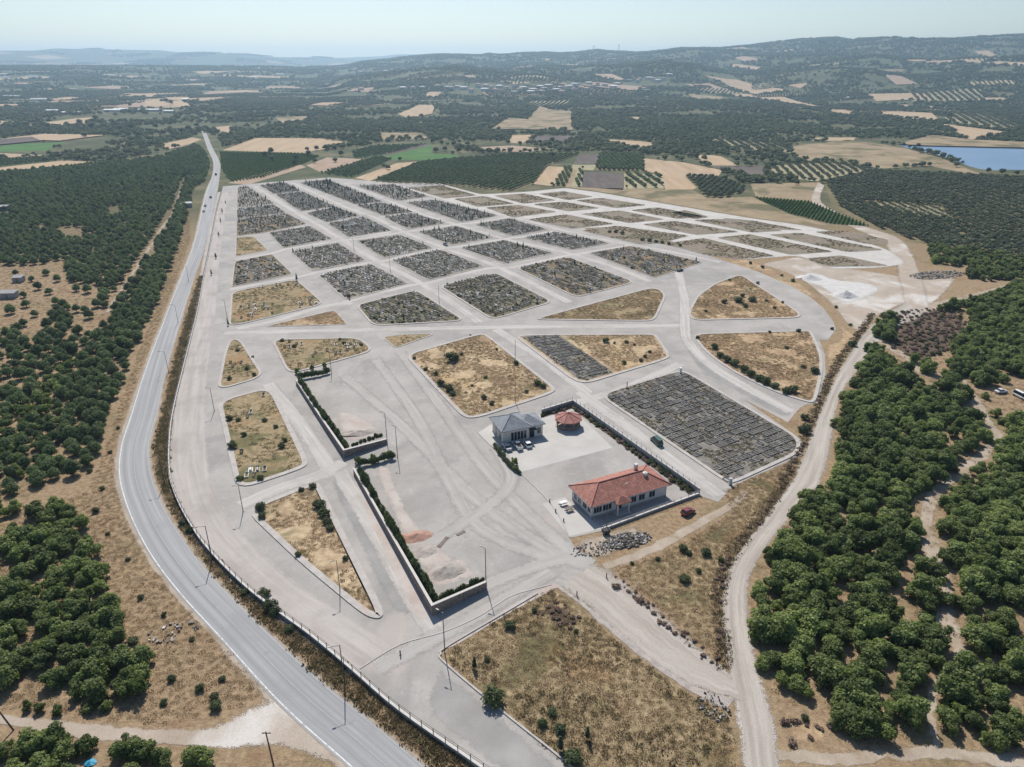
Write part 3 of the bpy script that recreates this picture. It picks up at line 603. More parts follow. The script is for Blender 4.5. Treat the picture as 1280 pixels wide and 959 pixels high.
# kerbed plots: pixel outline, ground kind, kerb width (m), corner radius
PLOTS = {
 'L1': ([(297.5,234.5),(310,233.8),(342,254.5),(297,259.6)],'grave',.6), 'L2': ([(296.6,261),(342,256.3),(357,266),(296.6,273.5)],'grave',.6),
 'L3': ([(296.6,275),(359,267.5),(382.5,280),(328,291.2),(296.6,295)],'mixed',.6), 'L4': ([(296.4,297.2),(316,296),(334,313),(295.5,320.3)],'olive',.8),
 'M4': ([(336.6,291.3),(388,283),(414.4,298.8),(354.4,310.4)],'grave',.8), 'L5': ([(294.4,328),(339.4,318.5),(364.7,342.9),(291,358.5)],'mixed',.9),
 'L6': ([(289,365.4),(371,349.4),(406,380),(330,399),(285.5,409)],'sparse',1.2), 'L7': ([(333,408.5),(417.5,388.8),(432.5,405.5)],'orange',1.0),
 'M5': ([(363.8,314.7),(422.8,304.4),(457.5,326),(391,339)],'grave',.9), 'M6': ([(398.4,344.7),(464,330.8),(509.4,354.2),(434,375)],'grave',1.0),
 'M7': ([(443.8,381.8),(520.6,362.5),(582.5,401.5),(466,408)],'lush',1.3),
 'C1': ([(325.3,232.2),(356.5,228.6),(375,238.8),(343,243)],'grave',.6), 'C2': ([(345.5,244),(377.8,239.8),(418.5,258.4),(375.5,264.4)],'grave',.7),
 'C3': ([(383.4,266.9),(420,259.2),(450,269.6),(408.8,278)],'grave',.7), 'C4': ([(410,280),(456.6,271.6),(488.8,288.3),(436,296.8)],'grave',.8),
 'C5': ([(446,301.6),(500,294),(541,310),(480,323)],'grave',.9), 'C6': ([(489.7,326),(549.7,312.4),(606,333.4),(535.6,350.5)],'grave',1.0),
 'C7': ([(547.8,357.8),(620,341),(692.3,377.8),(615,400.3)],'lush',1.3),
 'D1': ([(375,228.8),(409.7,225),(478,252.3),(443.8,255.6)],'grave',.6), 'D2': ([(445.6,257),(479.5,254),(516,265),(479.4,269.7)],'grave',.7),
 'D3': ([(480.5,271.6),(517,267),(557,279),(510.5,286.6)],'grave',.7), 'D4': ([(523.4,290.3),(571,283),(617,297),(564.7,307)],'grave',.8),
 'D5': ([(576,310.2),(629.4,300.8),(691.6,316.6),(630.3,329.7)],'grave',.9), 'D6': ([(643.8,335.3),(709.4,321.2),(794.7,353),(720.6,372.5)],'mixedgrave',1.2),
 'E1': ([(447.5,233),(492.5,231),(535.6,246),(498,251)],'grave',.6), 'E2': ([(507.5,253.8),(543,250),(622,269.7),(578.8,278)],'grave',.7),
 'E3': ([(593.8,281),(637,273.6),(686,287.5),(639.7,295)],'grave',.8), 'E4': ([(654,297.8),(694.4,290.5),(762,304.4),(715,312.8)],'grave',.8),
 'E5': ([(736.6,316.6),(788,308),(878,328),(818,347.5)],'mixedgrave',1.0),
 'F0': ([(512,235),(551,232),(594,244.5),(556,248)],'empty',.6), 'F1': ([(569.4,249),(605,246),(640.6,254.7),(597.5,258.4)],'empty',.6),
 'F2': ([(609.7,260),(648,256.8),(693.4,265),(642.5,271.6)],'empty',.6), 'F3': ([(662.5,274.6),(707.5,268.8),(764.7,280),(715,285.6)],'empty',.6),
 'F4': ([(730,288.6),(771,283),(858,295),(826,303.5),(800,305)],'emptyolive',.6), 'F5': ([(834,305),(880,298.6),(965,320),(928,323.5),(880,318)],'empty',.6),
 'G0': ([(620,245),(655,242.6),(693,250.6),(655,254.4)],'empty',.5), 'G1': ([(669,255.8),(703.8,252.8),(747,260.3),(711,264)],'empty',.5),
 'G2': ([(729,267.8),(775,264),(827.5,274.4),(786,278.4)],'empty',.5), 'G3': ([(806,281),(843,277),(920,290),(870,293.2)],'emptyolive',.5),
 'G4': ([(899,297.6),(937.5,293.8),(1037.5,314.6),(987.5,318)],'emptyolive',.6), 'H1': ([(675.6,242.6),(703.8,239.7),(739.4,246),(710,250)],'empty',.5),
 'H2': ([(722.5,251),(752.5,248.2),(805,256.6),(769.4,260)],'empty',.5), 'H3': ([(791,263.2),(822,260),(878,270.6),(848,273.4)],'empty',.5),
 'H4': ([(870,275.6),(907,274.5),(975,288.4),(940,290.4)],'empty',.5), 'H5': ([(965,294),(1000,292),(1100,312.3),(1060,314.7)],'emptyolive',.5),
 'I1': ([(840,266),(858,263.6),(884,271.4),(868,273.6)],'empty',.5), 'I2': ([(905,273),(940,276.5),(1000,287.6),(975,287)],'empty',.5),
 'I3': ([(1022,290.4),(1057,289.4),(1108,300),(1107,306.5),(1080,304)],'empty',.5), 'J1': ([(1010,324),(1052,320.3),(1106,332),(1035,333)],'empty',.6),
 'P1': ([(287,424.5),(301,424.5),(331,471),(271,488.8),(280,442)],'sparse',1.3), 'P2': ([(338.8,424.8),(450,422.3),(468.8,438.8),(370,466.5),(358,464)],'sparse',1.3),
 'P3': ([(480,422),(505,419),(541,418.3),(495,434.5)],'olive',.9), 'P4': ([(271,502),(330,485.5),(343.8,491),(386,578),(380,586),(296,614)],'sparse',2.0),
 'P5': ([(305,637.5),(395,602.5),(400,606),(481,766),(475,775),(456,771),(375,704)],'golden',2.0),
 'P6': ([(505,444),(598,417.5),(609,418.5),(696,486.5),(690,492.5),(598,523),(579,523)],'golden',1.8),
 'P7': ([(643,421),(660,418.8),(815,417.8),(822,420.5),(838,445),(834,449.5),(734,480),(717,476.5)],'frames_half',1.6),
 'P8': ([(664,400),(810,360.5),(825,361.5),(833,370),(819.5,399.5),(810,402)],'olive',1.5),
 'P9': ([(866,401),(859,392),(871,370),(893,354.5),(922,344),(931,346),(1001,392),(1000,398)],'orange',1.5),
 'P10': ([(866,417.5),(1008,413.5),(1015,415),(1028.5,446),(1028,470),(1020,503),(1010,504),(965,489.5),(920,467.5),(890,448),(872,430)],'golden2',1.6),
 'P11': ([(747.5,494),(843,464.5),(858,464.5),(995,545),(1001,555),(998,568),(915,606),(905,602)],'frames',1.5),
}
GROUND = {'grave':'grave_soil','lush':'lush_soil','mixed':'mixed_soil','mixedgrave':'mixed_soil','sparse':'olive_dry','olive':'olive_dry','orange':'orange','golden':'golden','golden2':'orange','empty':'empty_soil','emptyolive':'empty_soil','frames':'frame_soil','frames_half':'golden'}
SOIL = {}
def kerb_ring(outer, w, z0, h, zi):
    inner = inset(outer, w); N = len(outer); V, F = [], []
    for (x, y) in outer: V.append((x, y, z0 - 0.04))
    for (x, y) in outer: V.append((x, y, z0 + h))
    for (x, y) in inner: V.append((x, y, z0 + h))
    for (x, y) in inner: V.append((x, y, zi - 0.06))
    for k in range(3):
        for i in range(N):
            j = (i + 1) % N; F.append((k*N+i, k*N+j, (k+1)*N+j, (k+1)*N+i))
    o = mesh_obj('kerb', V, F, M['kerb']); tag(o, kind='structure')
    return inner
for key, (px, kind, w) in PLOTS.items():
    big = w > 1.1
    base_ = ccw(PP(px)); base_ = base_ if big else inset(base_, -1.3 if kind.startswith('empty') else -.7)
    outer = ccw(round_poly(base_, 6.0 if big else 3.0, 5 if big else 3))
    h = 0.22 if big else 0.16
    inner = kerb_ring(outer, w * .72 if big else w * .6, 0.05, h, 0.14)
    sheet('plot_ground', inner, 0.14, M[GROUND[kind]]); SOIL[key] = inner
DARK7 = PP([(643,421),(660,418),(703,417),(770,462),(775,468),(734,480),(717,476.5)])
p7 = ccw(SOIL['P7'])
sheet('grey_plot_ground', inset(ccw(DARK7), 2.2), 0.15, M['frame_soil'])

# low kerb along the right side of the entrance road and its upper sidewalk
def kerb_line(pts, w=0.3, h=0.16, z0=0.05, mat='kerb', n=6):
    l = np.array(smooth_line(pts, n)); t = np.gradient(l, axis=0); t /= np.hypot(*t.T)[:, None]; nn = np.column_stack([-t[:, 1], t[:, 0]]) * w / 2
    V, F = [], []
    for q, m_ in zip(l, nn): V += [(*(q - m_), z0 - .04), (*(q - m_), z0 + h), (*(q + m_), z0 + h), (*(q + m_), z0 - .04)]
    for i in range(len(l) - 1):
        for j in range(3): F.append((4*i+j, 4*i+j+1, 4*i+j+5, 4*i+j+4))
    return tag(mesh_obj('kerb', V, F, M[mat]), kind='structure')
kerb_line(PP([(790,1030),(715,959.5),(632,893),(556,829),(551,818),(560,808),(640,761),(672,742)]), 0.35, 0.2)
kerb_line(PP([(450,836),(500,806),(555,790),(600,770),(640,745),(690,731)]), 0.3, 0.1, n=4)
kerb_line(PP([(597,541),(612,556),(651,592),(690,632),(712,672)]), 0.3, 0.14)

# ------------------------------------------------------------------ fields of the plain and the hills
FIELDS = [
 ('field_tan',[(278,188),(319,172.5),(400,173),(443,179.5),(377,191.6)]), ('field_dkgreen',[(275,190),(375,192),(400,195),(380,205),(330,222),(288,228),(277,212)]),
 ('field_pink',[(284,229),(325,217),(374,205.6),(383,209),(340,222),(310,231)]), ('field_pink',[(383,207),(409,197),(456,199),(402,216)]),
 ('field_dkgreen',[(402,217),(470,197),(490,199),(440,222)]), ('field_green',[(470,198),(541,181),(539,191.6),(575,194),(560,200),(496,200)]),
 ('field_dkgreen',[(440,190),(470,183),(535,181),(480,194),(442,199)]), ('field_brown',[(470,190),(530,180),(538,182),(480,195)]),
 ('field_tan',[(444,222.5),(496,204),(522.5,202),(462,226.5)]), ('orchard_floor',[(466,227.5),(526,203),(644,193),(724,193),(684,207),(667,230),(640,240),(577,233)]),
 ('field_tan',[(667,230),(685,208),(706,209),(692,233)]), ('field_scrub',[(707,234),(717,210),(722,210),(714,234)]), ('orchard_floor',[(692,233.5),(706,209.5),(716,210),(707,234)]),
 ('pale_floor',[(714,234),(722,210),(729,211),(727,234)]),
 ('field_brown',[(729,215),(779,217),(779,237.5),(727,234)]), ('pale_floor',[(780,217),(825,218),(830,236),(780,236)]), ('orchard_floor',[(750,193),(804,193),(805,214),(744,213)]),
 ('field_brown',[(724,193),(755,193),(747,205),(717,205)]), ('pale_floor',[(716,206),(746,206),(742,213),(714,212)]),
 ('field_tan',[(804,198),(854,203),(903,213),(896,223),(866,237),(832,237),(822,217),(806,214)]), ('field_tan',[(870,193),(900,195),(923,207),(883,207)]),
 ('field_brown',[(890,208),(953,208),(956,227),(930,220)]), ('orchard_floor',[(856,220),(893,222),(936,237),(906,248),(883,247)]),
 ('pale_floor',[(963,207),(1053,203),(1086,213),(1020,227),(966,220)]), ('field_scrub',[(938,230),(1026,228),(1016,252),(945,246)]),
 ('field_dkgreen',[(943,247),(1013,253),(1086,283),(1040,280),(986,267)]), ('field_scrub',[(830,237),(866,238),(885,248),(940,246),(986,268),(1035,281),(1080,285),(1000,280),(940,272),(880,262),(745,239),(706,234)]),
 ('orchard_floor',[(1030,228),(1086,213),(1280,222),(1480,228),(1480,330),(1280,322),(1155,305),(1086,282),(1040,258)]),
 ('pale_floor',[(1076,253),(1173,257),(1196,277),(1136,268)]), ('pale_floor',[(1205,250),(1300,250),(1300,285),(1215,282)]),
 ('field_scrub',[(985,183),(1060,175),(1122,183),(1172,196),(1238,222),(1220,219),(1160,207),(1100,211),(1060,201),(1000,201)]),
 ('field_tan',[(1170,155),(1266,167),(1212,176),(1188,162)]), ('field_scrub',[(1122,181),(1165,170),(1220,176),(1400,184),(1400,189),(1280,186),(1150,183)]),
 ('pale_floor',[(1182,141),(1235,141),(1275,158),(1262,164),(1180,153)]), ('pale_floor',[(888,173.5),(976,180),(990,192),(898,182)]), ('pale_floor',[(1135,118),(1200,112),(1226,112),(1232,127),(1140,128)]),
 ('field_tan',[(1104,139),(1165,142),(1175,152),(1100,146)]), ('field_tan',[(880,95),(920,100),(988,113),(943,118),(905,104)]), ('field_tan',[(985,107),(1011,104.5),(1000,111)]),
 ('field_tan',[(915,80.5),(957,85),(945,88),(915,84)]), ('field_tan',[(1200,75),(1243,80),(1205,79)]), ('field_tan',[(1040,138.5),(1070,143),(1060,147),(1035,142)]), ('field_tan',[(1020,172),(1070,172),(1066,176),(1015,176)]),
 ('field_tan',[(497,143.5),(524,132),(544,132),(540,143),(510,148.5)]), ('field_scrub',[(614,162),(636,148),(660,150),(674,133),(690,138),(714,140),(716,163.5)]),
 ('field_tan',[(784,147),(807,147),(795,152)]), ('field_tan',[(640,169),(670,168.4),(652,180),(636,178)]), ('field_brown',[(672,169.5),(735,170),(700,180),(662,178)]),
 ('field_tan',[(747,173),(817,178),(814,187.5),(775,183)]), ('field_pink',[(600,184),(640,182),(692,186),(660,190),(610,189)]), ('field_pink',[(590,197),(616,195),(640,197),(606,204)]),
 ('field_tan',[(444,113),(482,114.5),(470,116),(446,115)]), ('field_tan',[(534,115.5),(552,115.5),(548,122),(532,122)]), ('field_scrub',[(472,166),(528,166),(535,173),(480,176)]),
 ('field_tan',[(-40,191),(0,191.5),(56,194),(20,198),(-40,198)]), ('field_dkgreen',[(-40,199),(0,198.5),(62,196.5),(74,200),(0,209),(-40,212)]), ('field_tan',[(-40,214),(0,209.5),(80,200.5),(174,205),(79,210),(0,214)]),
 ('field_tan',[(0,175),(56,168.5),(131,170),(75,177),(40,176)]), ('field_brown',[(-40,178),(0,175.5),(40,172),(52,177),(0,182)]), ('field_green',[(-40,188),(20,180),(80,178),(60,188),(0,190)]),
 ('field_tan',[(202,180),(240,172),(252,174),(238,180),(210,187)]), ('field_tan',[(0,152),(21,153),(0,158)]), ('field_tan',[(47,155),(95,149),(122,147),(105,157),(60,158)]),
 ('field_tan',[(120,130),(160,127),(202,125.5),(200,129),(150,132)]), ('field_tan',[(169,131.5),(225,126),(242,133),(210,136)]), ('field_pink',[(220,127),(263,114.5),(310,113),(332,116),(329,121),(272,127)]),
 ('field_tan',[(140,118),(220,117),(240,121),(170,122)]), ('field_tan',[(0,104),(40,104),(35,108),(0,108)]), ('field_tan',[(75,120),(110,119),(100,125),(64,126)]),
 ('field_scrub',[(345,148),(385,146),(380,153),(350,155)]), ('field_tan',[(270,160),(290,158),(288,168),(275,168)]),
 ('field_tan',[(740,93),(765,93),(782,100),(772,101),(745,96)]), ('field_tan',[(900,113),(980,122),(1065,140),(1060,143),(970,127),(900,118)]),
 ('field_scrub',[(860,118),(905,122),(900,127),(865,124)]), ('field_scrub',[(1100,88),(1130,87),(1128,90),(1100,90)]), ('field_scrub',[(1010,82),(1060,79),(1062,81),(1012,84)]),
]
FIELD_POLYS = []
for mname, px in FIELDS:
    pts = PP(px); FIELD_POLYS.append(pts)
    far = max(math.hypot(*q) for q in pts)
    if far < 1240: sheet('field', pts, 0.03 + 0.004 * (len(FIELD_POLYS) % 6), M[mname])
    else: drape('field', pts, 1.2 + 0.04 * (len(FIELD_POLYS) % 7), M[mname], 24 if far < 3000 else 60)
LAKE = PP([(1123,181.5),(1150,183),(1210,184),(1280,186),(1480,190),(1480,216),(1280,212.5),(1226,211.5),(1175,195)])
sheet('water', smooth_line(LAKE, 4, True), 0.06, M['water'])
# far patchwork of small fields in the left plain and on the slopes
PATCH = []
def patchwork(n, d0, d1, a0, a1, w):
    for _ in range(n):
        d = math.exp(RNG.uniform(math.log(d0), math.log(d1))); a = RNG.uniform(a0, a1)
        x, y = math.sin(a) * d, math.cos(a) * d; th = RNG.uniform(-0.5, 0.5)
        lx, ly = RNG.uniform(40, 130) * w, RNG.uniform(40, 140) * w
        c, s_ = math.cos(th), math.sin(th); q = [(-lx, -ly), (lx, -ly * RNG.uniform(.6, 1)), (lx * RNG.uniform(.7, 1), ly), (-lx, ly * RNG.uniform(.6, 1))]
        PATCH.append([(x + u * c - v * s_, y + u * s_ + v * c) for u, v in q])
patchwork(120, 1900, 6500, -0.64, -0.22, 0.85)
patchwork(84, 1900, 4900, -0.2, 0.66, 0.7)
patchwork(60, 7500, 10300, -0.64, -0.2, 1.6)
for k, q in enumerate(PATCH):
    drape('field', q, 1.6 + 0.05 * (k % 9), M[('field_tan', 'field_pink', 'field_scrub', 'pale_floor', 'field_scrub', 'orchard_floor')[k % 6]], 60)
FIELD_POLYS += PATCH
# ------------------------------------------------------------------ walls and fences
def wall_mesh(pts, h, t, z0=0.0, cap=0.0, over=0.06):
    """wall along a polyline; h is one height or one per point. Material 0 body, 1 cap"""
    n = len(pts); hs = h if hasattr(h, '__len__') else [h] * n
    P_ = np.array(pts, float); T = np.zeros_like(P_)
    for i in range(n):
        d0 = P_[i] - P_[max(i-1, 0)]; d1 = P_[min(i+1, n-1)] - P_[i]
        d0 = d0 if np.hypot(*d0) > 1e-6 else d1; d1 = d1 if np.hypot(*d1) > 1e-6 else d0
        a, b = d0 / np.hypot(*d0), d1 / np.hypot(*d1); m = a + b; m /= np.hypot(*m); k = 1 / max(0.5, m @ a)
        T[i] = np.array([-m[1], m[0]]) * k
    def prism(w, za, zb, mb, mi):
        V = []
        for p, t_, a, b in zip(P_, T, za, zb):
            V += [(*(p - t_ * w), a), (*(p - t_ * w), b), (*(p + t_ * w), b), (*(p + t_ * w), a)]
        F = []
        for i in range(n - 1):
            for j in range(3): F.append((4*i+j, 4*i+j+1, 4*i+j+5, 4*i+j+4))
        F += [(0, 3, 2, 1), (4*n-4, 4*n-3, 4*n-2, 4*n-1)]
        mb.add(V, F, mi)
    mb = MB(); hs = np.array(hs, float)
    prism(t / 2, [z0] * n, z0 + hs - cap, mb, 0)
    if cap: prism(t / 2 + over, z0 + hs - cap, z0 + hs, mb, 1)
    return mb

def walk(pts, step):
    p = np.array(pts, float); s = np.concatenate([[0], np.cumsum(np.hypot(*np.diff(p, axis=0).T))])
    q = np.arange(step / 2, s[-1], step)
    x, y = np.interp(q, s, p[:, 0]), np.interp(q, s, p[:, 1])
    k = np.clip(np.searchsorted(s, q) - 1, 0, len(p) - 2); d = p[k + 1] - p[k]
    return list(zip(x, y, np.arctan2(d[:, 1], d[:, 0])))

def railing(name, pts, z0, h, step, base=None, label='', cat='fence', rail_m='iron', rails=(0.95, 0.5), r=0.035, pr=0.05, far_first=False, mesh_fill=None):
    root = empty(name, (pts[0][0], pts[0][1], 0)); tag(root, label, cat)
    o0 = Vector((pts[0][0], pts[0][1], 0))
    if base: base.obj('base_wall', [M['wall_grey'], M['cap']], root, -o0)
    mb = MB()
    for a, b in zip(pts[:-1], pts[1:]):
        for k in rails: mb.tube((*a, z0 + h * k), (*b, z0 + h * k), r, n=5, cap=False)
    mb.obj('rail', M[rail_m], root, -o0)
    posts = walk(pts, step); posts.sort(key=lambda q: math.hypot(q[0], q[1]))
    pm = MB().box(-pr, pr, -pr, pr, 0, h)
    first = pm.obj('post', M[rail_m], root, Vector((posts[0][0], posts[0][1], z0 - 0.02)) - o0, posts[0][2])
    for x, y, a in posts[1:95]:
        c = first.copy(); COL.objects.link(c); c.location = Vector((x, y, z0 - 0.02)) - o0; c.rotation_euler = (0, 0, a)
    if len(posts) > 95:
        m2 = MB()
        for x, y, a in posts[95:]: m2.box(x - pr, x + pr, y - pr, y + pr, z0 - 0.02, z0 + h)
        tag(m2.obj('post', M[rail_m], root, -o0), kind='stuff')
    return root

west = smooth_line(PP([(277.5,240),(271,264),(264,302),(255,346),(246.5,392),(231,455),(216,518),(211.5,560),(212,591),(216,610),(229,641),(256,683),(304,733),(354,772),(391,799),(441,841),(499,891),(596,959),(660,1005)]), 4)
railing('perimeter_fence', west, 0.95, 1.15, 2.6, wall_mesh(west, 0.95, 0.35, 0, 0.08), 'long iron railing on a low concrete wall between the curved highway and the cemetery street')

# stone retaining walls of the parking lot
WA = PP([(371,480),(402,528),(431,572),(484,554)])
WB = PP([(443,592),(490,677),(541,769),(608,736)])
def stone_wall(pts, hs, label):
    o = empty('stone_wall', (*pts[2], 0)); tag(o, label, 'wall')
    mb = wall_mesh(pts, hs, 0.45, 0, 0.1)
    body, cap = MB(), MB()
    for f, m in zip(mb.f, mb.m): (body if m == 0 else cap).add([mb.v[i] for i in f], [tuple(range(len(f)))])
    body.obj('wall_body', M['stone_wall'], o, (-pts[2][0], -pts[2][1], 0)); cap.obj('coping', M['cap'], o, (-pts[2][0], -pts[2][1], 0))
stone_wall(WA, [1.6, 2.0, 2.5, 1.5], 'L-shaped brown stone wall with pale coping round the upper corner of the big parking lot')
stone_wall(WB, [1.7, 2.2, 2.7, 2.0], 'L-shaped brown stone wall with pale coping round the lower corner of the big parking lot')

# compound wall with railing
CWall = PP([(677,518),(716,506),(874,618)])
railing('compound_wall', CWall, 1.75, 0.95, 2.2, wall_mesh(CWall, 1.75, 0.3, 0, 0.12), 'dark retaining wall with light railing behind the gazebo and the red-roofed building', 'wall', 'rail_paint')
CFront = PP([(873.5,619),(815,640.5),(752,664)])
railing('compound_wall', CFront, 0.7, 0.8, 2.4, wall_mesh(CFront, 0.7, 0.3, 0, 0.14), 'low white wall with railing in front of the red-roofed building, above the rubble heap', 'wall', 'rail_paint')

# wire fence along the gravel road
wf = smooth_line(PP([(1090,392),(1078,412),(1052,445),(1036,476),(1016,522),(1000,560),(975,610),(950,648),(922,682),(906,708),(899,740),(899,770),(904,806),(906,838)]), 3)
railing('wire_fence', wf, 0, 1.5, 3.2, None, 'wire fence on thin posts along the dark brushy edge of the curving gravel road', 'fence', 'wood_pole', (0.95, 0.6, 0.3), 0.012, 0.06)

# ------------------------------------------------------------------ lamp posts and poles
def lamp(base, h, arm, label, thick=0.088, name='street_lamp', dirn=None, group=None):
    x, y = P(*base); o = empty(name, (x, y, 0.05)); tag(o, label, 'street lamp', group)
    MB().tube((0,0,0), (0,0,h), thick * 1.25, thick * 0.75, 8).box(-.17,.17,-.17,.17,0,.12).obj('pole', M['galv' if thick < .095 else 'iron'], o)
    if arm:
        a = Vector((math.cos(dirn), math.sin(dirn), 0)) * arm
        MB().tube((0,0,h - .15), (a.x, a.y, h + .15), 0.045, 0.04, 6).obj('arm', M['galv'], o)
        hd = MB(); hd.box(-.3,.3,-.12,.12,-.07,.05).box(-.22,.22,-.09,.09,-.11,-.07)
        hd.obj('lamp_head', M['galv'], o, (a.x, a.y, h + .15), dirn)
    return o
LG = 'slim lamp posts of the cemetery'
for b, h, arm, d, lab in [
 ((556,816),9.6,1.2,2.6,'tall lamp post on the kerb corner where the entrance road meets the dry grass triangle'),
 ((607.5,733),9.7,1.2,2.6,'tall lamp post at the right end of the lower stone wall of the parking lot'),
 ((304,640),7.5,1.2,3.4,'lamp post at the upper left tip of the golden grass triangle'),
 ((425,737),7.5,1.2,3.6,'lamp post on the long lower kerb of the golden grass triangle'),
 ((497,572),9.7,1.2,2.6,'lamp post at the hedge end between the two stone walled corners'),
 ((484,553),9.5,1.2,2.6,'lamp post at the right end of the upper stone wall of the parking lot'),
 ((414.5,467),8.5,0.8,2.6,'lamp post at the end of the upper clipped hedge of the parking lot'),
 ((644,452),8.5,0,0,'lamp post on the far right kerb of the golden plot with the dark shrub'),
 ((644,504),8.0,0,0,'lamp post standing behind the grey-roofed building at the golden plot kerb'),
 ((549,380),8.5,0,0,'lamp post between the two weedy dark grave plots'),
 ((488,340),8.0,0,0,'lamp post left of the lane in the middle of the grave plots'),
 ((442.5,313),7.5,0,0,'lamp post at the lane crossing in the upper middle grave plots'),
 ((284,398),8.0,0.8,2.6,'lamp post at the left corner of the brown plot beside the wide west street'),
 ((268,514),8.0,1.2,3.3,'lamp post at the kerb gap on the wide west street, beside the sparse plots'),
 ((542,264),8.0,0,0,'lamp post at a far lane in the back grave plots'),
 ((604.5,284),8.0,0,0,'lamp post at the far lane near the plots with tall cypresses'),
 ((758,664),7.5,0,0,'thin mast at the end of the low white compound wall by the rubble')]:
    lamp(b, h, arm, lab, dirn=d, group=LG)
for b, h, lab in [((431,856),9.2,'dark lamp post on the verge at the bottom, beside the lower fence'),((265.5,700),9.0,'dark lamp post on the verge at the middle of the highway bend'),((206,604),8.0,'dark lamp post on the verge where the highway bend begins')]:
    lamp(b, h, 1.8, lab, 0.1, dirn=3.5, group='dark lamp posts on the highway verge')
for b, h in [((223,404),8),((211,466),8),((236,352),8)]:
    lamp(b, h, 1.8, 'thin verge lamp post beside the upper straight highway', 0.07, dirn=3.3, group='thin lamp posts along the straight highway')
for b, h, lean, lab in [((342,957),7.0,-0.05,'weathered wooden utility pole at the mouth of the dirt road'),((17,913),6.5,-0.32,'leaning wooden utility pole at the lower left dirt road')]:
    x, y = P(*b); o = empty('utility_pole', (x, y, 0)); tag(o, lab, 'utility pole')
    MB().tube((0,0,0), (lean * h, 0.05 * h, h), 0.15, 0.1, 8).obj('pole', M['wood_pole'], o)
    MB().box(-.7,.7,-.05,.05,-.06,.06).tube((-.5,0,.06),(-.5,0,.2),.05,n=6).tube((.5,0,.06),(.5,0,.2),.05,n=6).obj('crossarm', M['wood_pole'], o, (lean * h * .95, 0.12 + .05 * h * .95, h * .94))

# ------------------------------------------------------------------ buildings
def frame_of(A, C, B):
    A, B, C = (Vector(P(*q)) for q in (A, B, C))
    u = (C - A).normalized(); L = (C - A).length; v = Vector((-u.y, u.x)); W = (B - A).dot(v)
    return A, math.atan2(u.y, u.x), L, W
def hip(L, W, z, h, ov, x0=0, y0=0, ridge_in=None):
    """hip roof with a fascia; eave corners at +-ov"""
    r = (min(L, W) / 2 + ov) if ridge_in is None else ridge_in
    a, b, c, d = (x0-ov,y0-ov,z), (x0+L+ov,y0-ov,z), (x0+L+ov,y0+W+ov,z), (x0-ov,y0+W+ov,z)
    if L >= W: e, f = (x0-ov+r,y0+W/2,z+h), (x0+L+ov-r,y0+W/2,z+h)
    else: e, f = (x0+L/2,y0-ov+r,z+h), (x0+L/2,y0+W+ov-r,z+h)
    lo = [(q[0], q[1], q[2] - .22) for q in (a, b, c, d)]
    V = [a, b, c, d, e, f] + lo
    if L >= W: F = [(0,1,5,4), (1,2,5), (2,3,4,5), (3,0,4)]
    else: F = [(0,1,4), (1,2,5,4), (2,3,5), (3,0,4,5)]
    F += [(0,6,7,1), (1,7,8,2), (2,8,9,3), (3,9,6,0), (9,8,7,6)]
    mb = MB(); mb.add(V, F); return mb, [(a, e), (b, f), (c, f), (d, e), (e, f)]
def window(parent, x, y, z, w, h, face, mull=1, mname='window', sill=True):
    """face: 'f' wall at y (outside towards -y), 'l' wall at x (outside towards -x)"""
    o = empty(mname, (x, y, z), 0 if face == 'f' else -math.pi / 2); o.parent = parent
    MB().box(-w/2, w/2, -.02, .1, 0, h).obj('pane', M['glass'], o)
    fr = MB(); t = .07
    fr.box(-w/2-t, -w/2, -.06, .05, -t, h+t).box(w/2, w/2+t, -.06, .05, -t, h+t).box(-w/2, w/2, -.06, .05, h, h+t).box(-w/2, w/2, -.06, .05, -t, 0)
    for k in range(mull): q = -w/2 + w * (k + 1) / (mull + 1); fr.box(q-.035, q+.035, -.05, .03, 0, h)
    fr.obj('frame', M['window_frame'], o)
    if sill: MB().box(-w/2-.15, w/2+.15, -.2, -.065, -t-.09, -t-.003).obj('sill', M['cap'], o)
    return o

# long red-roofed building
A, rz, L, W = frame_of((739,648), (832,620.5), (711,625.5))
o = empty('administration_building', (A.x, A.y, 0.06), rz); tag(o, 'long building with a red tiled hip roof and pale walls, by the low white wall', 'building')
MB().box(0, L, 0, W, 0, 3.5).obj('wall', M['pink_wall'], o)
MB().box(-.08, L + .08, -.08, W + .08, 0, .45).obj('plinth', M['wall_grey'], o)
rf, hips = hip(L, W, 3.75, 2.5, 0.8)
ro = rf.obj('roof', M['red_tile'], o)
rid = MB()
for a, b in hips: rid.tube(Vector(a) + Vector((0,0,.04)), Vector(b) + Vector((0,0,.04)), .13, n=6)
rid.obj('ridge_cap', M['pink_tile'], ro)
gt = MB()
for a_, b_ in (((-.85,-.85),(L+.85,-.85)), ((-.85,-.85),(-.85,W+.85)), ((L+.85,-.85),(L+.85,W+.85))): gt.tube((*a_, 3.62), (*b_, 3.62), .09, n=6)
for a_ in ((.1,-.1),(L-.1,-.1),(-.1,W-.1)): gt.tube((*a_, 3.6), (*a_, .1), .05, n=6)
gt.obj('gutter', M['flue'], o)
for k in (L*.3, L*.73): MB().box(k-.4, k+.4, -.36, -.02, 2.55, 3.1).obj('air_conditioner', M['window_frame'], o)
px_ = L * 0.36
pr, ph = hip(3.6, 2.6, 3.35, 1.15, 0.3, px_ - 1.8, -2.0)
po = pr.obj('porch_roof', M['red_tile'], o)
for k in (-1.6, 1.6): MB().box(px_+k-.14, px_+k+.14, -1.9, -1.62, 0, 3.15).obj('porch_post', M['pink_wall'], o)
MB().box(px_-2, px_+2, -2.2, -.1, 0, .3).obj('porch_step', M['concrete_slab'], o)
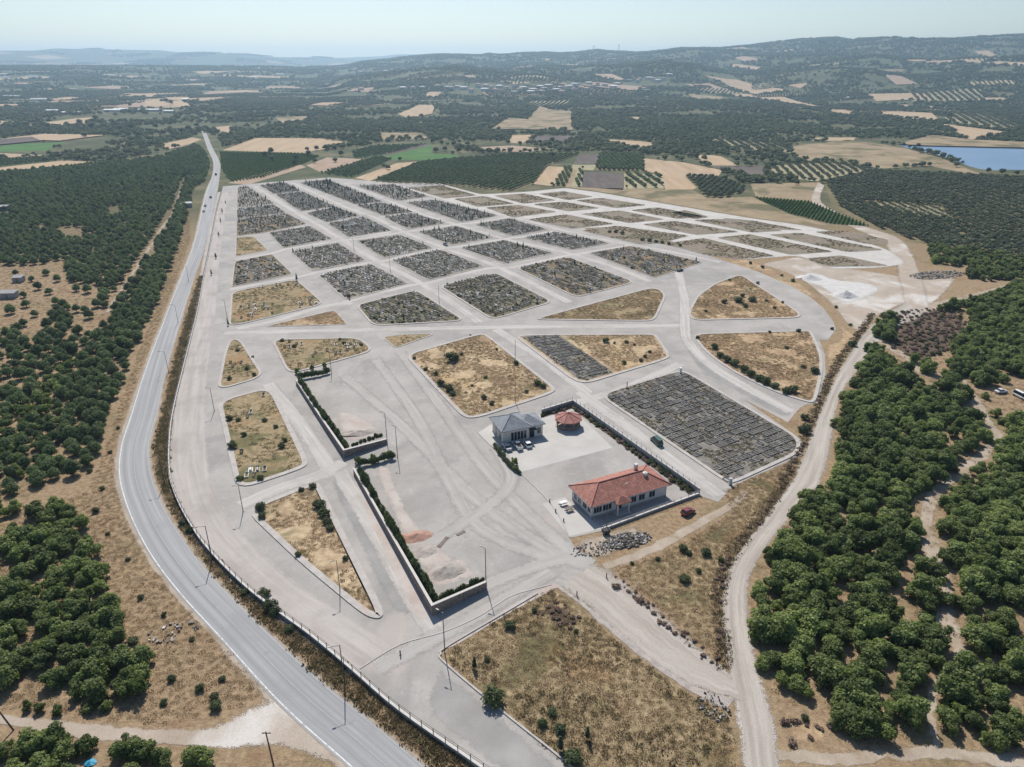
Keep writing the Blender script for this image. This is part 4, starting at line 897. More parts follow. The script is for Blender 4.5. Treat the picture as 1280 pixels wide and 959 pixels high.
d_ = MB().box(px_-.75, px_+.75, -.03, .1, .3, 2.6).obj('door', M['glass'], o)
for k, w_, ml in ((L*.06+.4, 2.2, 2), (L*.2, 2.4, 2), (L*.55, 1.5, 1), (L*.66, 1.7, 1), (L*.8, 1.7, 1)): window(o, k, 0, 1.15, w_, 1.55, 'f', ml)
for k, w_ in ((W*.12, 1.2), (W*.34, 1.6), (W*.62, 1.3), (W*.84, 1.2)): window(o, 0, k, 1.15, w_, 1.5, 'l', 1)
ch = MB().box(-.38,.38,-.38,.38,0,2.2).obj('chimney', M['flue'], o, (L*.77, W*.72, 4.9)); MB().box(-.48,.48,-.48,.48,2.2,2.35).obj('chimney_cap', M['flue'], ch)
MB().tube((0,0,0),(0,0,.9),.6,n=14).tube((0,0,.9),(0,0,1.15),.62,.15,14).obj('roof_vent', M['roof_white'], o, (L*.8, W*.38, 5.3))
MB().box(-.5,.5,-.3,.3,0,.12).obj('skylight', M['flue'], o, (L*.52, W*.3, 5.2))

# grey-roofed building
A, rz, L, W = frame_of((628.8,556), (680,546), (613,540))
W = max(W, 8.0)
o = empty('reception_building', (A.x, A.y, 0.07), rz)
tag(o, 'cream building with a grey-blue hip roof and tall front windows, parked cars before it', 'building')
L1 = L * .62; L2 = L - L1
MB().box(0, L1, 0, W, 0, 4.2).obj('wall', M['white_wall'], o)
MB().box(L1, L, 1.0, W - .5, 0, 3.7).obj('wing_wall', M['white_wall'], o)
MB().box(-.07, L1 + .07, -.07, W + .07, 0, .4).obj('plinth', M['wall_grey'], o)
r1, h1 = hip(L1, W, 4.45, 2.6, 0.75); q = r1.obj('roof', M['grey_tile'], o)
rid = MB()
for a, b in h1: rid.tube(Vector(a) + Vector((0,0,.03)), Vector(b) + Vector((0,0,.03)), .1, n=6)
rid.obj('ridge_cap', M['grey_tile'], q)
r2, h2 = hip(L2 + 2.2, W - 1.5, 3.95, 2.1, 0.65, L1 - 2.2, 1.0); r2.obj('wing_roof', M['grey_tile'], o)
for k in range(5): window(o, L1*.36 + k * 1.0, 0, .7, .78, 2.6, 'f', 0, sill=False)
for k in range(2): window(o, 0, W*.2 + k * 1.2, .6, .85, 2.7, 'l', 0, sill=False)
window(o, 0, W*.62, .9, 1.3, 2.2, 'l', 1)
MB().box(L1 + .7, L1 + 2.2, .95, 1.1, 0, 2.7).obj('door', M['glass'], o)
MB().box(L1 + .4, L1 + 2.5, -.4, .98, 2.85, 3.05).obj('door_canopy', M['iron'], o)
window(o, L - 1.2, 1.0, 1.0, 1.1, 1.8, 'f', 1)

# gazebo
gx, gy = P(710, 532.5)
o = empty('gazebo', (gx, gy, 0.07)); tag(o, 'octagonal gazebo with a red tiled roof in the corner of the white yard', 'gazebo')
V = [(0,0,4.35)]; F = []
for rr, zz in ((4.3, 2.75), (4.3, 2.55)):
    for k in range(8): a = R(22.5 + 45*k); V.append((rr*math.cos(a), rr*math.sin(a), zz))
for k in range(8):
    j = (k+1) % 8; F += [(0, 1+k, 1+j), (1+k, 9+k, 9+j, 1+j)]
F.append(tuple(range(16, 8, -1)))
ro = mesh_obj('roof', V, F, M['pink_tile'], o)
rb = MB()
for k in range(8): rb.tube((0,0,4.38), tuple(Vector(V[1+k]) + Vector((0,0,.04))), .09, n=5)
rb.tube((0,0,4.3),(0,0,4.75),.18,.05,8); rb.obj('ridge_cap', M['red_tile'], ro)
MB().tube((0,0,0),(0,0,.14),3.9,n=8).obj('floor_slab', M['stone_grey'], o)
pm = MB().box(-.11,.11,-.11,.11,0,2.6)
p0 = None
for k in range(8):
    a = R(22.5 + 45*k); loc = (3.6*math.cos(a), 3.6*math.sin(a), .1)
    if p0 is None: p0 = pm.obj('post', M['plank'], o, loc)
    else: c = p0.copy(); COL.objects.link(c); c.location = loc
for k in range(7):
    a, b = (R(22.5 + 45*q + 90) for q in (k, k+1)); a1 = Vector((3.55*math.cos(a), 3.55*math.sin(a), 0)); b1 = Vector((3.55*math.cos(b), 3.55*math.sin(b), 0))
    wall_mesh([tuple(a1.xy), tuple(b1.xy)], .8, .1, .14).obj('parapet', M['plank'], o)
MB().tube((0,0,.14),(0,0,.85),.12,n=8).tube((0,0,.85),(0,0,.92),.8,n=14).obj('table', M['plank'], o)

# small sheds among the pines
for (px, py, w, d, h, rz, lab) in [(12,372,7,4,2.6,.1,'grey flat-roofed shed in the clearing at the left edge'),(24,352,4.5,3.5,2.4,.1,'small grey shed beside the dark pines above the clearing'),
        (233,259,8,4.5,3,.5,'grey hut between the pines and the upper highway'),(4,263,8,5,3,0,'pale hut deep inside the pine plantation at the left edge')]:
    x, y = P(px, py); o = empty('shed', (x, y, 0), rz); tag(o, lab, 'shed')
    MB().box(-w/2, w/2, -d/2, d/2, 0, h).obj('wall', M['wall_grey'], o)
    MB().add([(-w/2-.3,-d/2-.4,h+.02),(w/2+.3,-d/2-.4,h+.02),(w/2+.3,d/2+.3,h+.5),(-w/2-.3,d/2+.3,h+.5),(-w/2-.3,-d/2-.4,h+.12),(w/2+.3,-d/2-.4,h+.12),(w/2+.3,d/2+.3,h+.6),(-w/2-.3,d/2+.3,h+.6)],
        [(0,3,2,1),(4,5,6,7),(0,1,5,4),(1,2,6,5),(2,3,7,6),(3,0,4,7)]).obj('roof', M['roof_sheet'], o)
    MB().box(-.5,.5,-d/2-.04,-d/2+.02,0,2).obj('door', M['plank'], o)

# far village
def house(name, L, W, h, roof, mat):
    mb = MB().box(-L/2, L/2, -W/2, W/2, -2, h, 0)
    r, _ = hip(L, W, h + .2, roof, .5, -L/2, -W/2); mb.add(r.v, r.f, 1)
    for k in (-.3, 0, .3): mb.box(L*k-.7, L*k+.7, -W/2-.04, -W/2+.02, 1, 2.6, 2); mb.box(L*k-.7, L*k+.7, -W/2-.04, -W/2+.02, h-2.2, h-.8, 2)
    return mb.obj(name, [M['house_wall'], mat, M['glass']])
VIL = [(x + RNG.uniform(-4, 4), y) for x, y in [(452,113.5),(505,112),(515,113),(528,111),(545,110),(557,111),(562,113),(572,110),(580,112),(586,116),(594,109),(603,114),(610,108.5),(611,112),(618,115),(624,110),(630,106.5),(636,113),(640,117),(645,109.5),(650,115),(655,112),(660,108),(664,117),(668,114),
  (672,110.5),(677,116),(682,112.5),(688,109),(693,114.5),(698,111),(700,117),(704,108.5),(709,112.5),(714,110),(718,115),(722,107.5),(728,112),(734,113.5),(739,106),(745,110.5),(750,107.5),(757,108.5),(763,110.5),(768,106.5),(790,102),(796,103.5),(803,101),(810,99.5),(816,101),(822,102.5),(830,100),(805,114),(812,115),
  (441,89),(448,91),(458,90),(478,90),(492,88),(500,87),(530,85),(538,84.5),(640,90),(836,95),(1136,67.5),(1220,62)]]
protos = [house('house', 17, 13, 7, 2.8, M['house_roof']), house('house', 24, 13, 6.5, 1.4, M['roof_white']), house('house', 13, 12, 9, 2.6, M['house_roof']), house('house', 20, 15, 5.5, 1.2, M['roof_sheet'])]
VL = ['far white house with a red roof in the village below the hills', 'far long house with a pale sheet roof in the village below the hills', 'far tall white house with a red roof in the village below the hills', 'far low house with a grey roof in the village below the hills']
for i, (px, py) in enumerate(VIL):
    k = i % 4 if i < 4 else int(RNG.integers(0, 4)); x, y = P(px, py)
    h_ = protos[k] if i < 4 else protos[k].copy()
    if i >= 4: COL.objects.link(h_)
    h_.location = (x, y, gz(x, y) + .6); h_.rotation_euler = (0, 0, RNG.uniform(-.7, .7)); tag(h_, VL[k], 'house', 'houses of the far village')
for i, (px, py, L_) in enumerate([(143,140,42),(152,138.5,30),(187,139.5,46),(212,141,22),(66,140.5,24),(50,126,44),(15,122,46),(90,143,36),(8,94,60),(5,98,60),(135,95,60),(40,97,50),(318,98,40),(350,94,40),(233,126,20),(1061,124,18)]):
    x, y = P(px, py); mb = MB().box(-L_/2, L_/2, -6, 6, -2, 3.4, 0)
    mb.add([(-L_/2-.3,-6.5,3.5),(L_/2+.3,-6.5,3.5),(L_/2+.3,6.5,3.5),(-L_/2-.3,6.5,3.5),(-L_/2-.3,0,5),(L_/2+.3,0,5)], [(0,1,5,4),(2,3,4,5),(1,2,5),(3,0,4),(3,2,1,0)], 1)
    q = mb.obj('farm_shed', [M['house_wall'], M['roof_white']], None, (x, y, gz(x, y) + .8), RNG.uniform(-.2, .2))
    tag(q, 'long pale farm shed far off among the fields', 'shed', 'pale farm sheds of the far plain')
for px, py, top, lab in [(773,68,55,'taller lattice power pylon on the far ridge, standing against the sky'),(742,68,57,'left lattice power pylon on the far ridge above the village')]:
    dx, dy, dz = ray(px, py); hn = math.hypot(dx, dy); x, y = dx / hn * 5150, dy / hn * 5150; z = gz(x, y) - 2
    H_ = CAMH + 5150 * ray(px, top)[2] / math.hypot(*ray(px, top)[:2]) - z
    o = empty('power_pylon', (x, y, z)); tag(o, lab, 'pylon')
    mb = MB()
    for sx in (-1, 1):
        for sy in (-1, 1): mb.tube((sx*5, sy*5, 0), (sx*.9, sy*.9, H_), .45, .3, 5)
    for k in range(6):
        a, b = k / 6, (k + 1) / 6; ra, rb_ = 5 - 4.1 * a, 5 - 4.1 * b
        mb.tube((-ra, -ra, a*H_), (rb_, -rb_, b*H_), .25, n=4).tube((ra, -ra, a*H_), (-rb_, -rb_, b*H_), .25, n=4)
    mb.obj('lattice_mast', M['galv'], o)
    for k in (.72, .83, .94): MB().tube((-9, 0, H_*k), (9, 0, H_*k), .4, n=5).obj('crossarm', M['galv'], o)

# ------------------------------------------------------------------ vehicles
def loft(secs, mat_i, mb, m=0):
    """secs: list of (x, [(y,z)...]) half profiles mirrored"""
    n = len(secs[0][1]) * 2; V, F = [], []
    for x, pr in secs:
        V += [(x, y, z) for y, z in pr] + [(x, -y, z) for y, z in reversed(pr)]
    for i in range(len(secs) - 1):
        for j in range(n): k = (j + 1) % n; F.append((i*n+j, i*n+k, (i+1)*n+k, (i+1)*n+j))
    F += [tuple(range(n-1, -1, -1)), tuple(range((len(secs)-1)*n, len(secs)*n))]
    mb.add(V, F, m)
def make_car(name, paint, kind, label, cat='car', group=None):
    o = empty(name); tag(o, label, cat, group)
    L = {'sedan': 4.5, 'hatch': 4.0, 'pickup': 5.3, 'van': 5.0}[kind]; W = .88 if kind != 'van' else .95
    b = MB()
    def sec(x, top, w, bot=.3): return (x, [(w*.92, bot), (w, bot+.2), (w*.985, (top+bot)/2+.08), (w*.9, top-.06), (w*.8, top)])
    hood = .92; belt = 1.0
    x0 = -L/2; x1 = L/2
    tail = {'sedan': .98, 'hatch': 1.0, 'pickup': 1.0, 'van': 1.05}[kind]
    loft([sec(x0, tail-.12, W*.86, .42), sec(x0+.12, tail, W*.95), sec(x0+.9, belt, W), sec(0, belt, W), sec(x1-1.3, belt-.02, W), sec(x1-.5, hood-.1, W*.96), sec(x1-.1, hood-.22, W*.88, .36), sec(x1, hood-.34, W*.8, .42)], 0, b)
    b.obj('body', M[paint], o)
    cab = {'sedan': (x0+.65, x0+1.35, x1-2.25, x1-1.35, 1.46), 'hatch': (x0+.12, x0+.55, x1-1.95, x1-1.1, 1.5), 'pickup': (x0+1.85, x0+2.1, x1-2.2, x1-1.35, 1.75), 'van': (x0+.1, x0+.3, x1-1.6, x1-.7, 1.95)}[kind]
    a0, a1, a2, a3, zt = cab
    g = MB(); zb = belt - .04
    def cs(x, z, w): return (x, [(w, zb), (w, zb + .02), (w - (z - zb) * .28, z)])
    loft([cs(a0, zb + .05, W*.84), cs(a1, zt-.05, W*.88), cs((a1+a2)/2, zt-.02, W*.89), cs(a2, zt-.06, W*.88), cs(a3, zb + .05, W*.84)], 0, g)
    g.obj('window', M['glass'], o)
    r = MB(); hw = W*.88 - (zt - zb)*.28 + .02
    r.box(a1+.02, a2-.02, -hw, hw, zt-.045, zt+.02); r.obj('roof', M[paint], o)
    for px in ([a1 + (a2 - a1) * .5] if kind != 'van' else []):
        q = MB()
        for s in (-1, 1): q.add([(px-.05, s*W*.9, zb), (px+.05, s*W*.9, zb), (px+.05, s*(hw+.01), zt-.02), (px-.05, s*(hw+.01), zt-.02)], [(0,1,2,3)])
        q.obj('pillar', M[paint], o)
    if kind == 'pickup':
        MB().box(x0+.12, x0+1.75, -W*.78, W*.78, 1.0, 1.012).obj('cargo_bed', M['bed'], o)
        q = MB()
        for s in (-1, 1): q.box(x0+.08, x0+1.8, s*W*.86-.05, s*W*.86+.05, .98, 1.2)
        q.box(x0+.05, x0+.14, -W*.82, W*.82, .9, 1.2); q.obj('bed_side', M[paint], o)
    wm = None
    for sx in (x0+.85, x1-.85):
        for s in (-1, 1):
            if wm is None: wm = MB().tube((0,-.11,0),(0,.11,0),.33,n=14).obj('wheel', M['rubber'], o, (sx, s*(W-.06), .33)); MB().tube((0,-.125,0),(0,.125,0),.19,n=10).obj('rim', M['flue'], wm)
            else:
                c = wm.copy(); COL.objects.link(c); c.location = (sx, s*(W-.06), .33)
                for ch in list(wm.children): e = ch.copy(); COL.objects.link(e); e.parent = c
    hl = None
    for s in (-1, 1):
        q = MB().box(x1-.16, x1-.02, s*W*.62-.16, s*W*.62+.16, hood-.36, hood-.22).obj('headlight', M['window_frame'], o)
        q = MB().box(x0-.02, x0+.1, s*W*.68-.12, s*W*.68+.12, .72, .86).obj('tail_light', M['car_red'], o)
    return o
def put(o, px, py, ang, z=.06):
    x, y = P(px, py); o.location = (x, y, z); o.rotation_euler = (0, 0, ang); return o
def dirn(a, b):
    a, b = P(*a), P(*b); return math.atan2(b[1]-a[1], b[0]-a[0])
fw = dirn((640,562),(629,548))
put(make_car('parked_car', 'car_silver', 'sedan', 'silver-blue sedan parked leftmost before the grey-roofed building'), 633.5, 561, fw, .075)
put(make_car('pickup_truck', 'car_white', 'pickup', 'white pickup truck with a dark open bed between two parked cars', 'pickup'), 646.5, 559, fw, .075)
put(make_car('parked_car', 'car_white', 'hatch', 'small white hatchback parked rightmost before the grey-roofed building'), 659, 557.5, fw, .075)
put(make_car('parked_van', 'car_green', 'van', 'dark green van parked on the street beside the grey grave frames', 'van'), 820.5, 554, dirn((826,559),(814,548)), .07)
put(make_car('parked_car', 'car_dark', 'hatch', 'dark car on the lane between the far grave plots'), 557, 307, dirn((549,302),(566,310)))
put(make_car('parked_car', 'car_dark', 'sedan', 'black car stopped at the kerb of the brown grave plot near the wide junction'), 850, 339, dirn((845,341),(858,337)))
put(make_car('parked_car', 'car_red', 'hatch', 'dark red car parked on dry ground below the corner of the low white wall'), 860, 642, dirn((853,645),(868,638)), .03)
put(make_car('parked_car', 'car_white', 'sedan', 'white car parked in the clearing among the right-hand trees'), 1251, 491, dirn((1245,492),(1258,490)), .03)
put(make_car('parked_van', 'car_white', 'van', 'white van at the right picture edge in the clearing among trees', 'van'), 1275, 497, dirn((1268,492),(1282,499)), .03)
up = dirn((257,256),(266,230))
put(make_car('lorry_van', 'car_dark', 'van', 'dark van, farthest of the vehicles on the straight highway', 'van'), 270, 219, up).name = 'moving_van'
put(make_car('moving_car', 'car_dark', 'hatch', 'dark car on the highway, behind the farthest dark van'), 263.5, 247.5, up)
put(make_car('moving_car', 'car_silver', 'sedan', 'grey car on the highway just ahead of a white one'), 256.8, 258, up)
put(make_car('moving_car', 'car_white', 'hatch', 'white car, nearest of the vehicles on the straight highway'), 254.8, 265, up)

# ------------------------------------------------------------------ heaps, rubble and small things
def heap(name, c, rx, ry, h, mat, label, cat, rz=0, seed=1, bump=.35, peaks=1):
    g = np.random.default_rng(seed); x, y = P(*c); nr, na = 14, 40; V, F = [], []
    ph = g.uniform(0, 6.28, 6); pk = [(g.uniform(-.35, .35), g.uniform(-.3, .3), g.uniform(.6, 1)) for _ in range(peaks)]; pk[0] = (0, 0, 1)
    for i in range(nr + 1):
        for j in range(na):
            t = i / nr; a = 2*math.pi*j/na; rad = 1 + .16*math.sin(2*a+ph[0]) + .1*math.sin(5*a+ph[1]) + .05*math.sin(9*a+ph[2])
            u, v = t*rad*math.cos(a), t*rad*math.sin(a)
            z = max(q * max(0, 1 - math.hypot(u - p_, v - r__) * 1.08) ** 1.15 for p_, r__, q in pk)
            z = z*h + bump*.3*h*(math.sin(7*u+ph[3])*math.cos(8*v+ph[4]) + .5*math.sin(17*u-11*v+ph[5]))*(1-t)*t*2 + g.normal(0, .02)*h*(1-t)
            V.append((u*rx, v*ry, max(z, 0) + .06 - .05*t))
    for i in range(nr):
        for j in range(na): k = (j+1) % na; F.append((i*na+j, (i+1)*na+j, (i+1)*na+k, i*na+k))
    return tag(mesh_obj(name, V, F, M[mat], None, (x, y, 0), rz, True), label, cat)
heap('sand_heap', (521,671), 4.4, 2.6, .8, 'sand_pink', 'heap of reddish sand by the hedge of the lower parking lot corner', 'sand heap', .2, 3, .5, 2)
heap('gravel_heap', (556,714), 5.6, 3.4, 1.1, 'gravel_grey', 'grey-pink gravel heap behind the corner of the lower stone wall', 'gravel heap', .25, 4, .4, 2)
heap('gravel_heap', (530,690), 3.6, 2.6, .4, 'gravel_grey', 'low spread of pinkish gravel between the red sand and the bigger heap', 'gravel heap', .4, 5, .6, 3)
heap('sand_heap', (450,541), 7.0, 2.6, .7, 'gravel_grey', 'long low sand heap with a pinkish crest inside the upper stone wall', 'sand heap', .25, 6, .4, 3)
heap('gravel_heap', (1012,348), 7.0, 5.5, 2.0, 'gravel_white', 'white gravel heap, left one in the pale yard', 'gravel heap', 0, 7, .2)
heap('gravel_heap', (1057,370), 6.5, 5.0, 2.6, 'gravel_white', 'white gravel heap with a grey face, right one in the pale yard', 'gravel heap', 0, 8, .2)
# rubble of slabs by the compound wall
def rubble(name, c, n, rx, ry, label, sz=(.25, .9), mats=('stone_grey', 'cap'), hh=1.0, rz=0.3):
    g = np.random.default_rng(n); x, y = P(*c); mb = MB()
    for _ in range(n):
        a, r_ = g.uniform(0, 6.28), math.sqrt(g.uniform(0, 1)); s = g.uniform(*sz)
        Mx = Matrix.Translation((rx*r_*math.cos(a), ry*r_*math.sin(a), .1 + hh*(1-r_)*g.uniform(.2, 1))) @ Matrix.Rotation(g.uniform(0, 6.28), 4, 'Z') @ Matrix.Rotation(g.normal(0, .5), 4, 'X')
        mb.box(-s/2, s/2, -s*g.uniform(.2, .45), s*.3, -.08, .08 + .15*g.uniform(0, 1), int(g.uniform() < .4), Mx)
    o = mb.obj(name, [M[m] for m in mats], None, (x, y, .05), rz); o['kind'] = 'stuff'; return tag(o, label, 'rubble')
rubble('rubble', (784,676), 420, 6.0, 2.6, 'pile of broken white slabs below the low white compound wall', (.2, .8), ('plot_fill', 'stone_grey'), hh=.8)
rubble('rubble', (1172,344), 420, 17, 6.5, 'broken grey stones at the edge of the trees by the road fork', (.3, 1.1), ('stone_grey', 'plot_fill'), .8)
rubble('rubble', (742,687), 90, 5.5, 2.6, 'scattered stones and debris left of the white slab pile', (.2, .6), ('stone_grey', 'plank'), .3)
rubble('rubble', (892,884), 70, 2.4, 3.4, 'scattered grey stones where the gravel lane meets the curving road', (.15, .45), ('plot_fill', 'stone_grey'), hh=.25)
rubble('rubble', (216,790), 40, 5, 3, 'scattered pale debris in the dry grass beside the lower highway', (.2, .7), ('plank', 'cap'), .2)
for c, l, w, r_, lab in [((554,678),4.2,.9,1.15,'long plank panel lying on the parking lot beside the red sand'),((576,667),2.4,.8,.75,'short plank panel lying on the parking lot right of the long one')]:
    x, y = P(*c); mb = MB()
    for k in range(4): mb.box(-l/2, l/2, -w/2 + k*w/4 + .01, -w/2 + (k+1)*w/4 - .01, 0, .08)
    mb.box(-l*.4, -l*.36, -w/2, w/2, .082, .13).box(l*.36, l*.4, -w/2, w/2, .082, .13)
    tag(mb.obj('plank_panel', M['plank'], None, (x, y, .06), r_), lab, 'planks')
def picnic(c, rz, mat, label):
    x, y = P(*c); o = empty('picnic_table', (x, y, .07), rz); tag(o, label, 'picnic table')
    MB().box(-1.0,1.0,-.45,.45,.7,.77).obj('table_top', M[mat], o)
    for s in (-1, 1):
        MB().box(-1.0,1.0,s*.8-.17,s*.8+.17,.42,.47).obj('bench', M[mat], o)
        MB().box(s*.7-.05,s*.7+.05,-.85,.85,.34,.415).box(s*.7-.05,s*.7+.05,-.35,-.25,0,.34).box(s*.7-.05,s*.7+.05,.25,.35,0,.34).box(s*.7-.04,s*.7+.04,-.06,.06,.416,.698).obj('leg', M['iron'], o)
picnic((704,631), .5, 'roof_white', 'white picnic table beside the left wall of the red-roofed building')
picnic((711.5,638.5), .5, 'plank', 'brown picnic table nearest the red-roofed building corner')
for c, lab in [((694.5,640.5),'dark bollard on the yard edge, nearest the picnic tables'),((704.5,652),'dark bollard on the yard edge, lower one before the red-roofed building'),((687,628),'dark bollard on the yard edge, upper one of the row')]:
    x, y = P(*c); MB_ = MB().tube((0,0,0),(0,0,.75),.16,.14,10).tube((0,0,.75),(0,0,.9),.17,.06,10); tag(MB_.obj('bollard', M['iron'], None, (x, y, .06)), lab, 'bollard')
for c, lab in [((500.5,819),'dark gate post on the kerb line across the entrance street'),((721,745),'small dark post on the gravel lane edge'),((758,722),'red and white marker post beside the gravel lane')]:
    x, y = P(*c); o = empty('marker_post', (x, y, .05)); tag(o, lab, 'post')
    MB().box(-.1,.1,-.1,.1,0,1.2).obj('post', M['car_red' if 'red' in lab else 'iron'], o); MB().box(-.2,.2,-.2,.2,0,.1).obj('foot', M['wall_grey'], o)
x, y = P(757.5, 667.5); o = empty('waste_container', (x, y, .06), .45); tag(o, 'dark waste container at the end of the low white wall', 'container')
MB().add([(-.7,-.5,.15),(.7,-.5,.15),(.7,.5,.15),(-.7,.5,.15),(-.85,-.65,1.2),(.85,-.65,1.2),(.85,.65,1.2),(-.85,.65,1.2)], [(0,3,2,1),(4,5,6,7),(0,1,5,4),(1,2,6,5),(2,3,7,6),(3,0,4,7)]).obj('body', M['iron'], o)
MB().box(-.88,.88,-.68,.68,1.21,1.3).obj('lid', M['bed'], o)
x, y = P(113, 954); V = [(math.cos(a)*r_, math.sin(a)*r_*.7, .35*(1-r_)+.1*math.sin(5*a)*r_ + .12) for r_ in (.05,.5,1) for a in np.linspace(0, 6.28, 13)[:-1]]
tag(mesh_obj('tarpaulin', V, [(i*12+j, (i+1)*12+j, (i+1)*12+(j+1) % 12, i*12+(j+1) % 12) for i in range(2) for j in range(12)], M['blue_tarp'], None, (x, y, 0)), 'crumpled bright blue tarpaulin among the bushes below the dirt road', 'tarpaulin')
# headstone-like white pillar at the tip of the framed plot, and corner pillar
for c, h_, lab in [((850.5,467),2.0,'white pillar standing at the top corner of the grey framed plot'),((912.5,606),1.8,'blue-grey pillar at the lower corner of the grey framed plot'),((783.5,486),2.4,'dark slim post at the left corner of the grey framed plot')]:
    x, y = P(*c); o = empty('pillar', (x, y, .1)); tag(o, lab, 'pillar')
    m_ = 'roof_white' if 'white' in lab else ('car_silver' if 'blue' in lab else 'iron'); w = .35 if 'slim' not in lab else .12
    MB().box(-w,w,-w,w,.15,h_).obj('shaft', M[m_], o); MB().box(-w-.12,w+.12,-w-.12,w+.12,0,.15).obj('base', M['wall_grey'], o); MB().box(-w-.06,w+.06,-w-.06,w+.06,h_,h_+.1).obj('cap', M[m_], o)
# ------------------------------------------------------------------ plants
def ico(sub):
    bm = bmesh.new(); bmesh.ops.create_icosphere(bm, subdivisions=sub, radius=1.0)
    V = np.array([v.co[:] for v in bm.verts]); F = [tuple(v.index for v in f.verts) for f in bm.faces]; bm.free(); return V, F
def leaves_on(lobes, n, size, g, flat=0.0, up=0.25):
    """leaf sprays scattered over and inside a set of lobes (centre, radii)"""
    area = np.array([r[0]*r[1] + r[1]*r[2] + r[0]*r[2] for _, r in lobes]); area /= area.sum()
    idx = g.choice(len(lobes), n, p=area)
    d = g.normal(size=(n, 3)); d /= np.linalg.norm(d, axis=1)[:, None]
    d[:, 2] = np.where(d[:, 2] < -.35, -d[:, 2], d[:, 2])
    C = np.array([lobes[i][0] for i in idx]); Rr = np.array([lobes[i][1] for i in idx])
    p = C + d * Rr * g.uniform(.7, 1.22, (n, 1))
    nr = d + g.normal(0, .55, (n, 3)) + np.array([0, 0, up]); nr /= np.linalg.norm(nr, axis=1)[:, None]
    t = np.cross(nr, g.normal(size=(n, 3))); t /= np.linalg.norm(t, axis=1)[:, None]; b = np.cross(nr, t)
    s = size * g.uniform(.55, 1.35, (n, 1)); w = s * g.uniform(.45, .8, (n, 1))
    q = np.stack([p - t*s - b*w*.4, p - b*w + t*s*.1, p + t*s + nr*s*.12, p + b*w + t*s*.15], 1).reshape(-1, 3)
    return q, [(4*i, 4*i+1, 4*i+2, 4*i+3) for i in range(n)]
def core(lobes, k, sub, g):
    V, F = [], []; iv, jf = ico(sub)
    for c, r in lobes:
        n = len(V); jit = 1 + g.normal(0, .08, (len(iv), 1))
        V += [tuple(q) for q in (np.array(c) + iv * jit * np.array(r) * k)]; F += [tuple(i + n for i in f) for f in jf]
    return V, F
def crown_obj(name, lobes, n, size, mat, seed, parent=None, k=.7, sub=1, trunk=None, up=.25):
    g = np.random.default_rng(seed); mb = MB()
    v, f = core(lobes, k, sub, g); mb.add(v, f, 0); q, f2 = leaves_on(lobes, n, size, g, 0, up); mb.add(q.tolist(), f2, 0)
    mats = [M[mat]]
    if trunk: mb.tube((0,0,-.2), (0,0,trunk[0]), trunk[1], trunk[1]*.6, 6, 1); mats.append(M['bark'])
    return mb.obj(name, mats, parent)
def trunk_obj(h, r, lobes, parent, g):
    mb = MB().tube((0,0,-.3), (0,0,h), r, r*.7, 7)
    for c, rr in lobes[:5]: mb.tube((0,0,h*.8), tuple(np.array(c) - np.array([0,0,rr[2]*.3])), r*.45, r*.2, 5)
    return mb.obj('trunk', M['bark'], parent)
def pine_lobes(g):
    L = [((0,0,2.0),(1.75,1.75,1.6))]
    for k in range(7): a = k*.9 + g.uniform(0,.6); L.append(((1.2*math.cos(a),1.2*math.sin(a),1.6+g.uniform(-.5,.6)),(g.uniform(.8,1.05),g.uniform(.8,1.05),.9)))
    L.append(((g.uniform(-.4,.4),g.uniform(-.4,.4),3.1),(.95,.95,.8))); return L
def oak_lobes(g, n=11):
    L = [((0,0,1.6),(1.5,1.5,1.35))]; e = g.uniform(.8, 1.25)
    for k in range(n):
        a = g.uniform(0, 6.28); r = g.uniform(.8, 1.9); z = g.uniform(.55, 3.0) - .4*(r-1)
        q = g.uniform(.45, .95); L.append(((r*math.cos(a)*e, r*math.sin(a)/e, max(z, .5)), (q, q, q*g.uniform(.75, 1.05))))
    return L
def near_tree(name, lobes, n, size, mat, seed, th, tr):
    o = empty(name); g = np.random.default_rng(seed)
    crown_obj('crown', lobes, n, size, mat, seed, o); trunk_obj(th, tr, lobes, o, g); return o
PINES = [near_tree('pine_tree', pine_lobes(np.random.default_rng(20+k)), 1300, .22, 'pine', 40+k, 1.5, .16) for k in range(3)]
OAKS = [near_tree('broadleaf_tree', oak_lobes(np.random.default_rng(60+k), (9, 14, 11, 17, 13, 20)[k]), 1900, .24, 'oak', 70+k, 1.2, .13) for k in range(6)]
LIMES = [near_tree('young_tree', oak_lobes(np.random.default_rng(80+k), 8), 900, .25, 'lime', 90+k, 1.4, .1) for k in range(2)]
OLIVES = [crown_obj('olive_tree', [((0,0,2.0),(1.4,1.4,1.1))] + [((1.0*math.cos(a+k),1.0*math.sin(a+k),1.9+.4*math.sin(3*a+k)),(.85,.85,.75)) for a in (0,1.3,2.5,3.8,5)], 240, .34, 'olive', 100+k, trunk=(1.5,.14)) for k in range(3)]
ORCH = [crown_obj('orchard_tree', [((0,0,1.8),(1.3,1.3,1.3))] + [((.8*math.cos(a+k),.8*math.sin(a+k),1.8+.5*math.sin(3*a+k)),(.8,.8,.8)) for a in (0,1.6,3.2,4.8)], 170, .38, 'orchard', 110+k, trunk=(1.2,.12)) for k in range(3)]
FOR = [crown_obj('forest_tree', [((0,0,3.0),(2.6,2.6,2.3))] + [((2.0*math.cos(a+k),2.0*math.sin(a+k),2.8+.9*math.sin(3*a+k)),(1.6,1.6,1.4)) for a in (0,1.3,2.5,3.8,5)], 150, .75, 'forest', 120+k, trunk=(1.6,.25)) for k in range(3)]
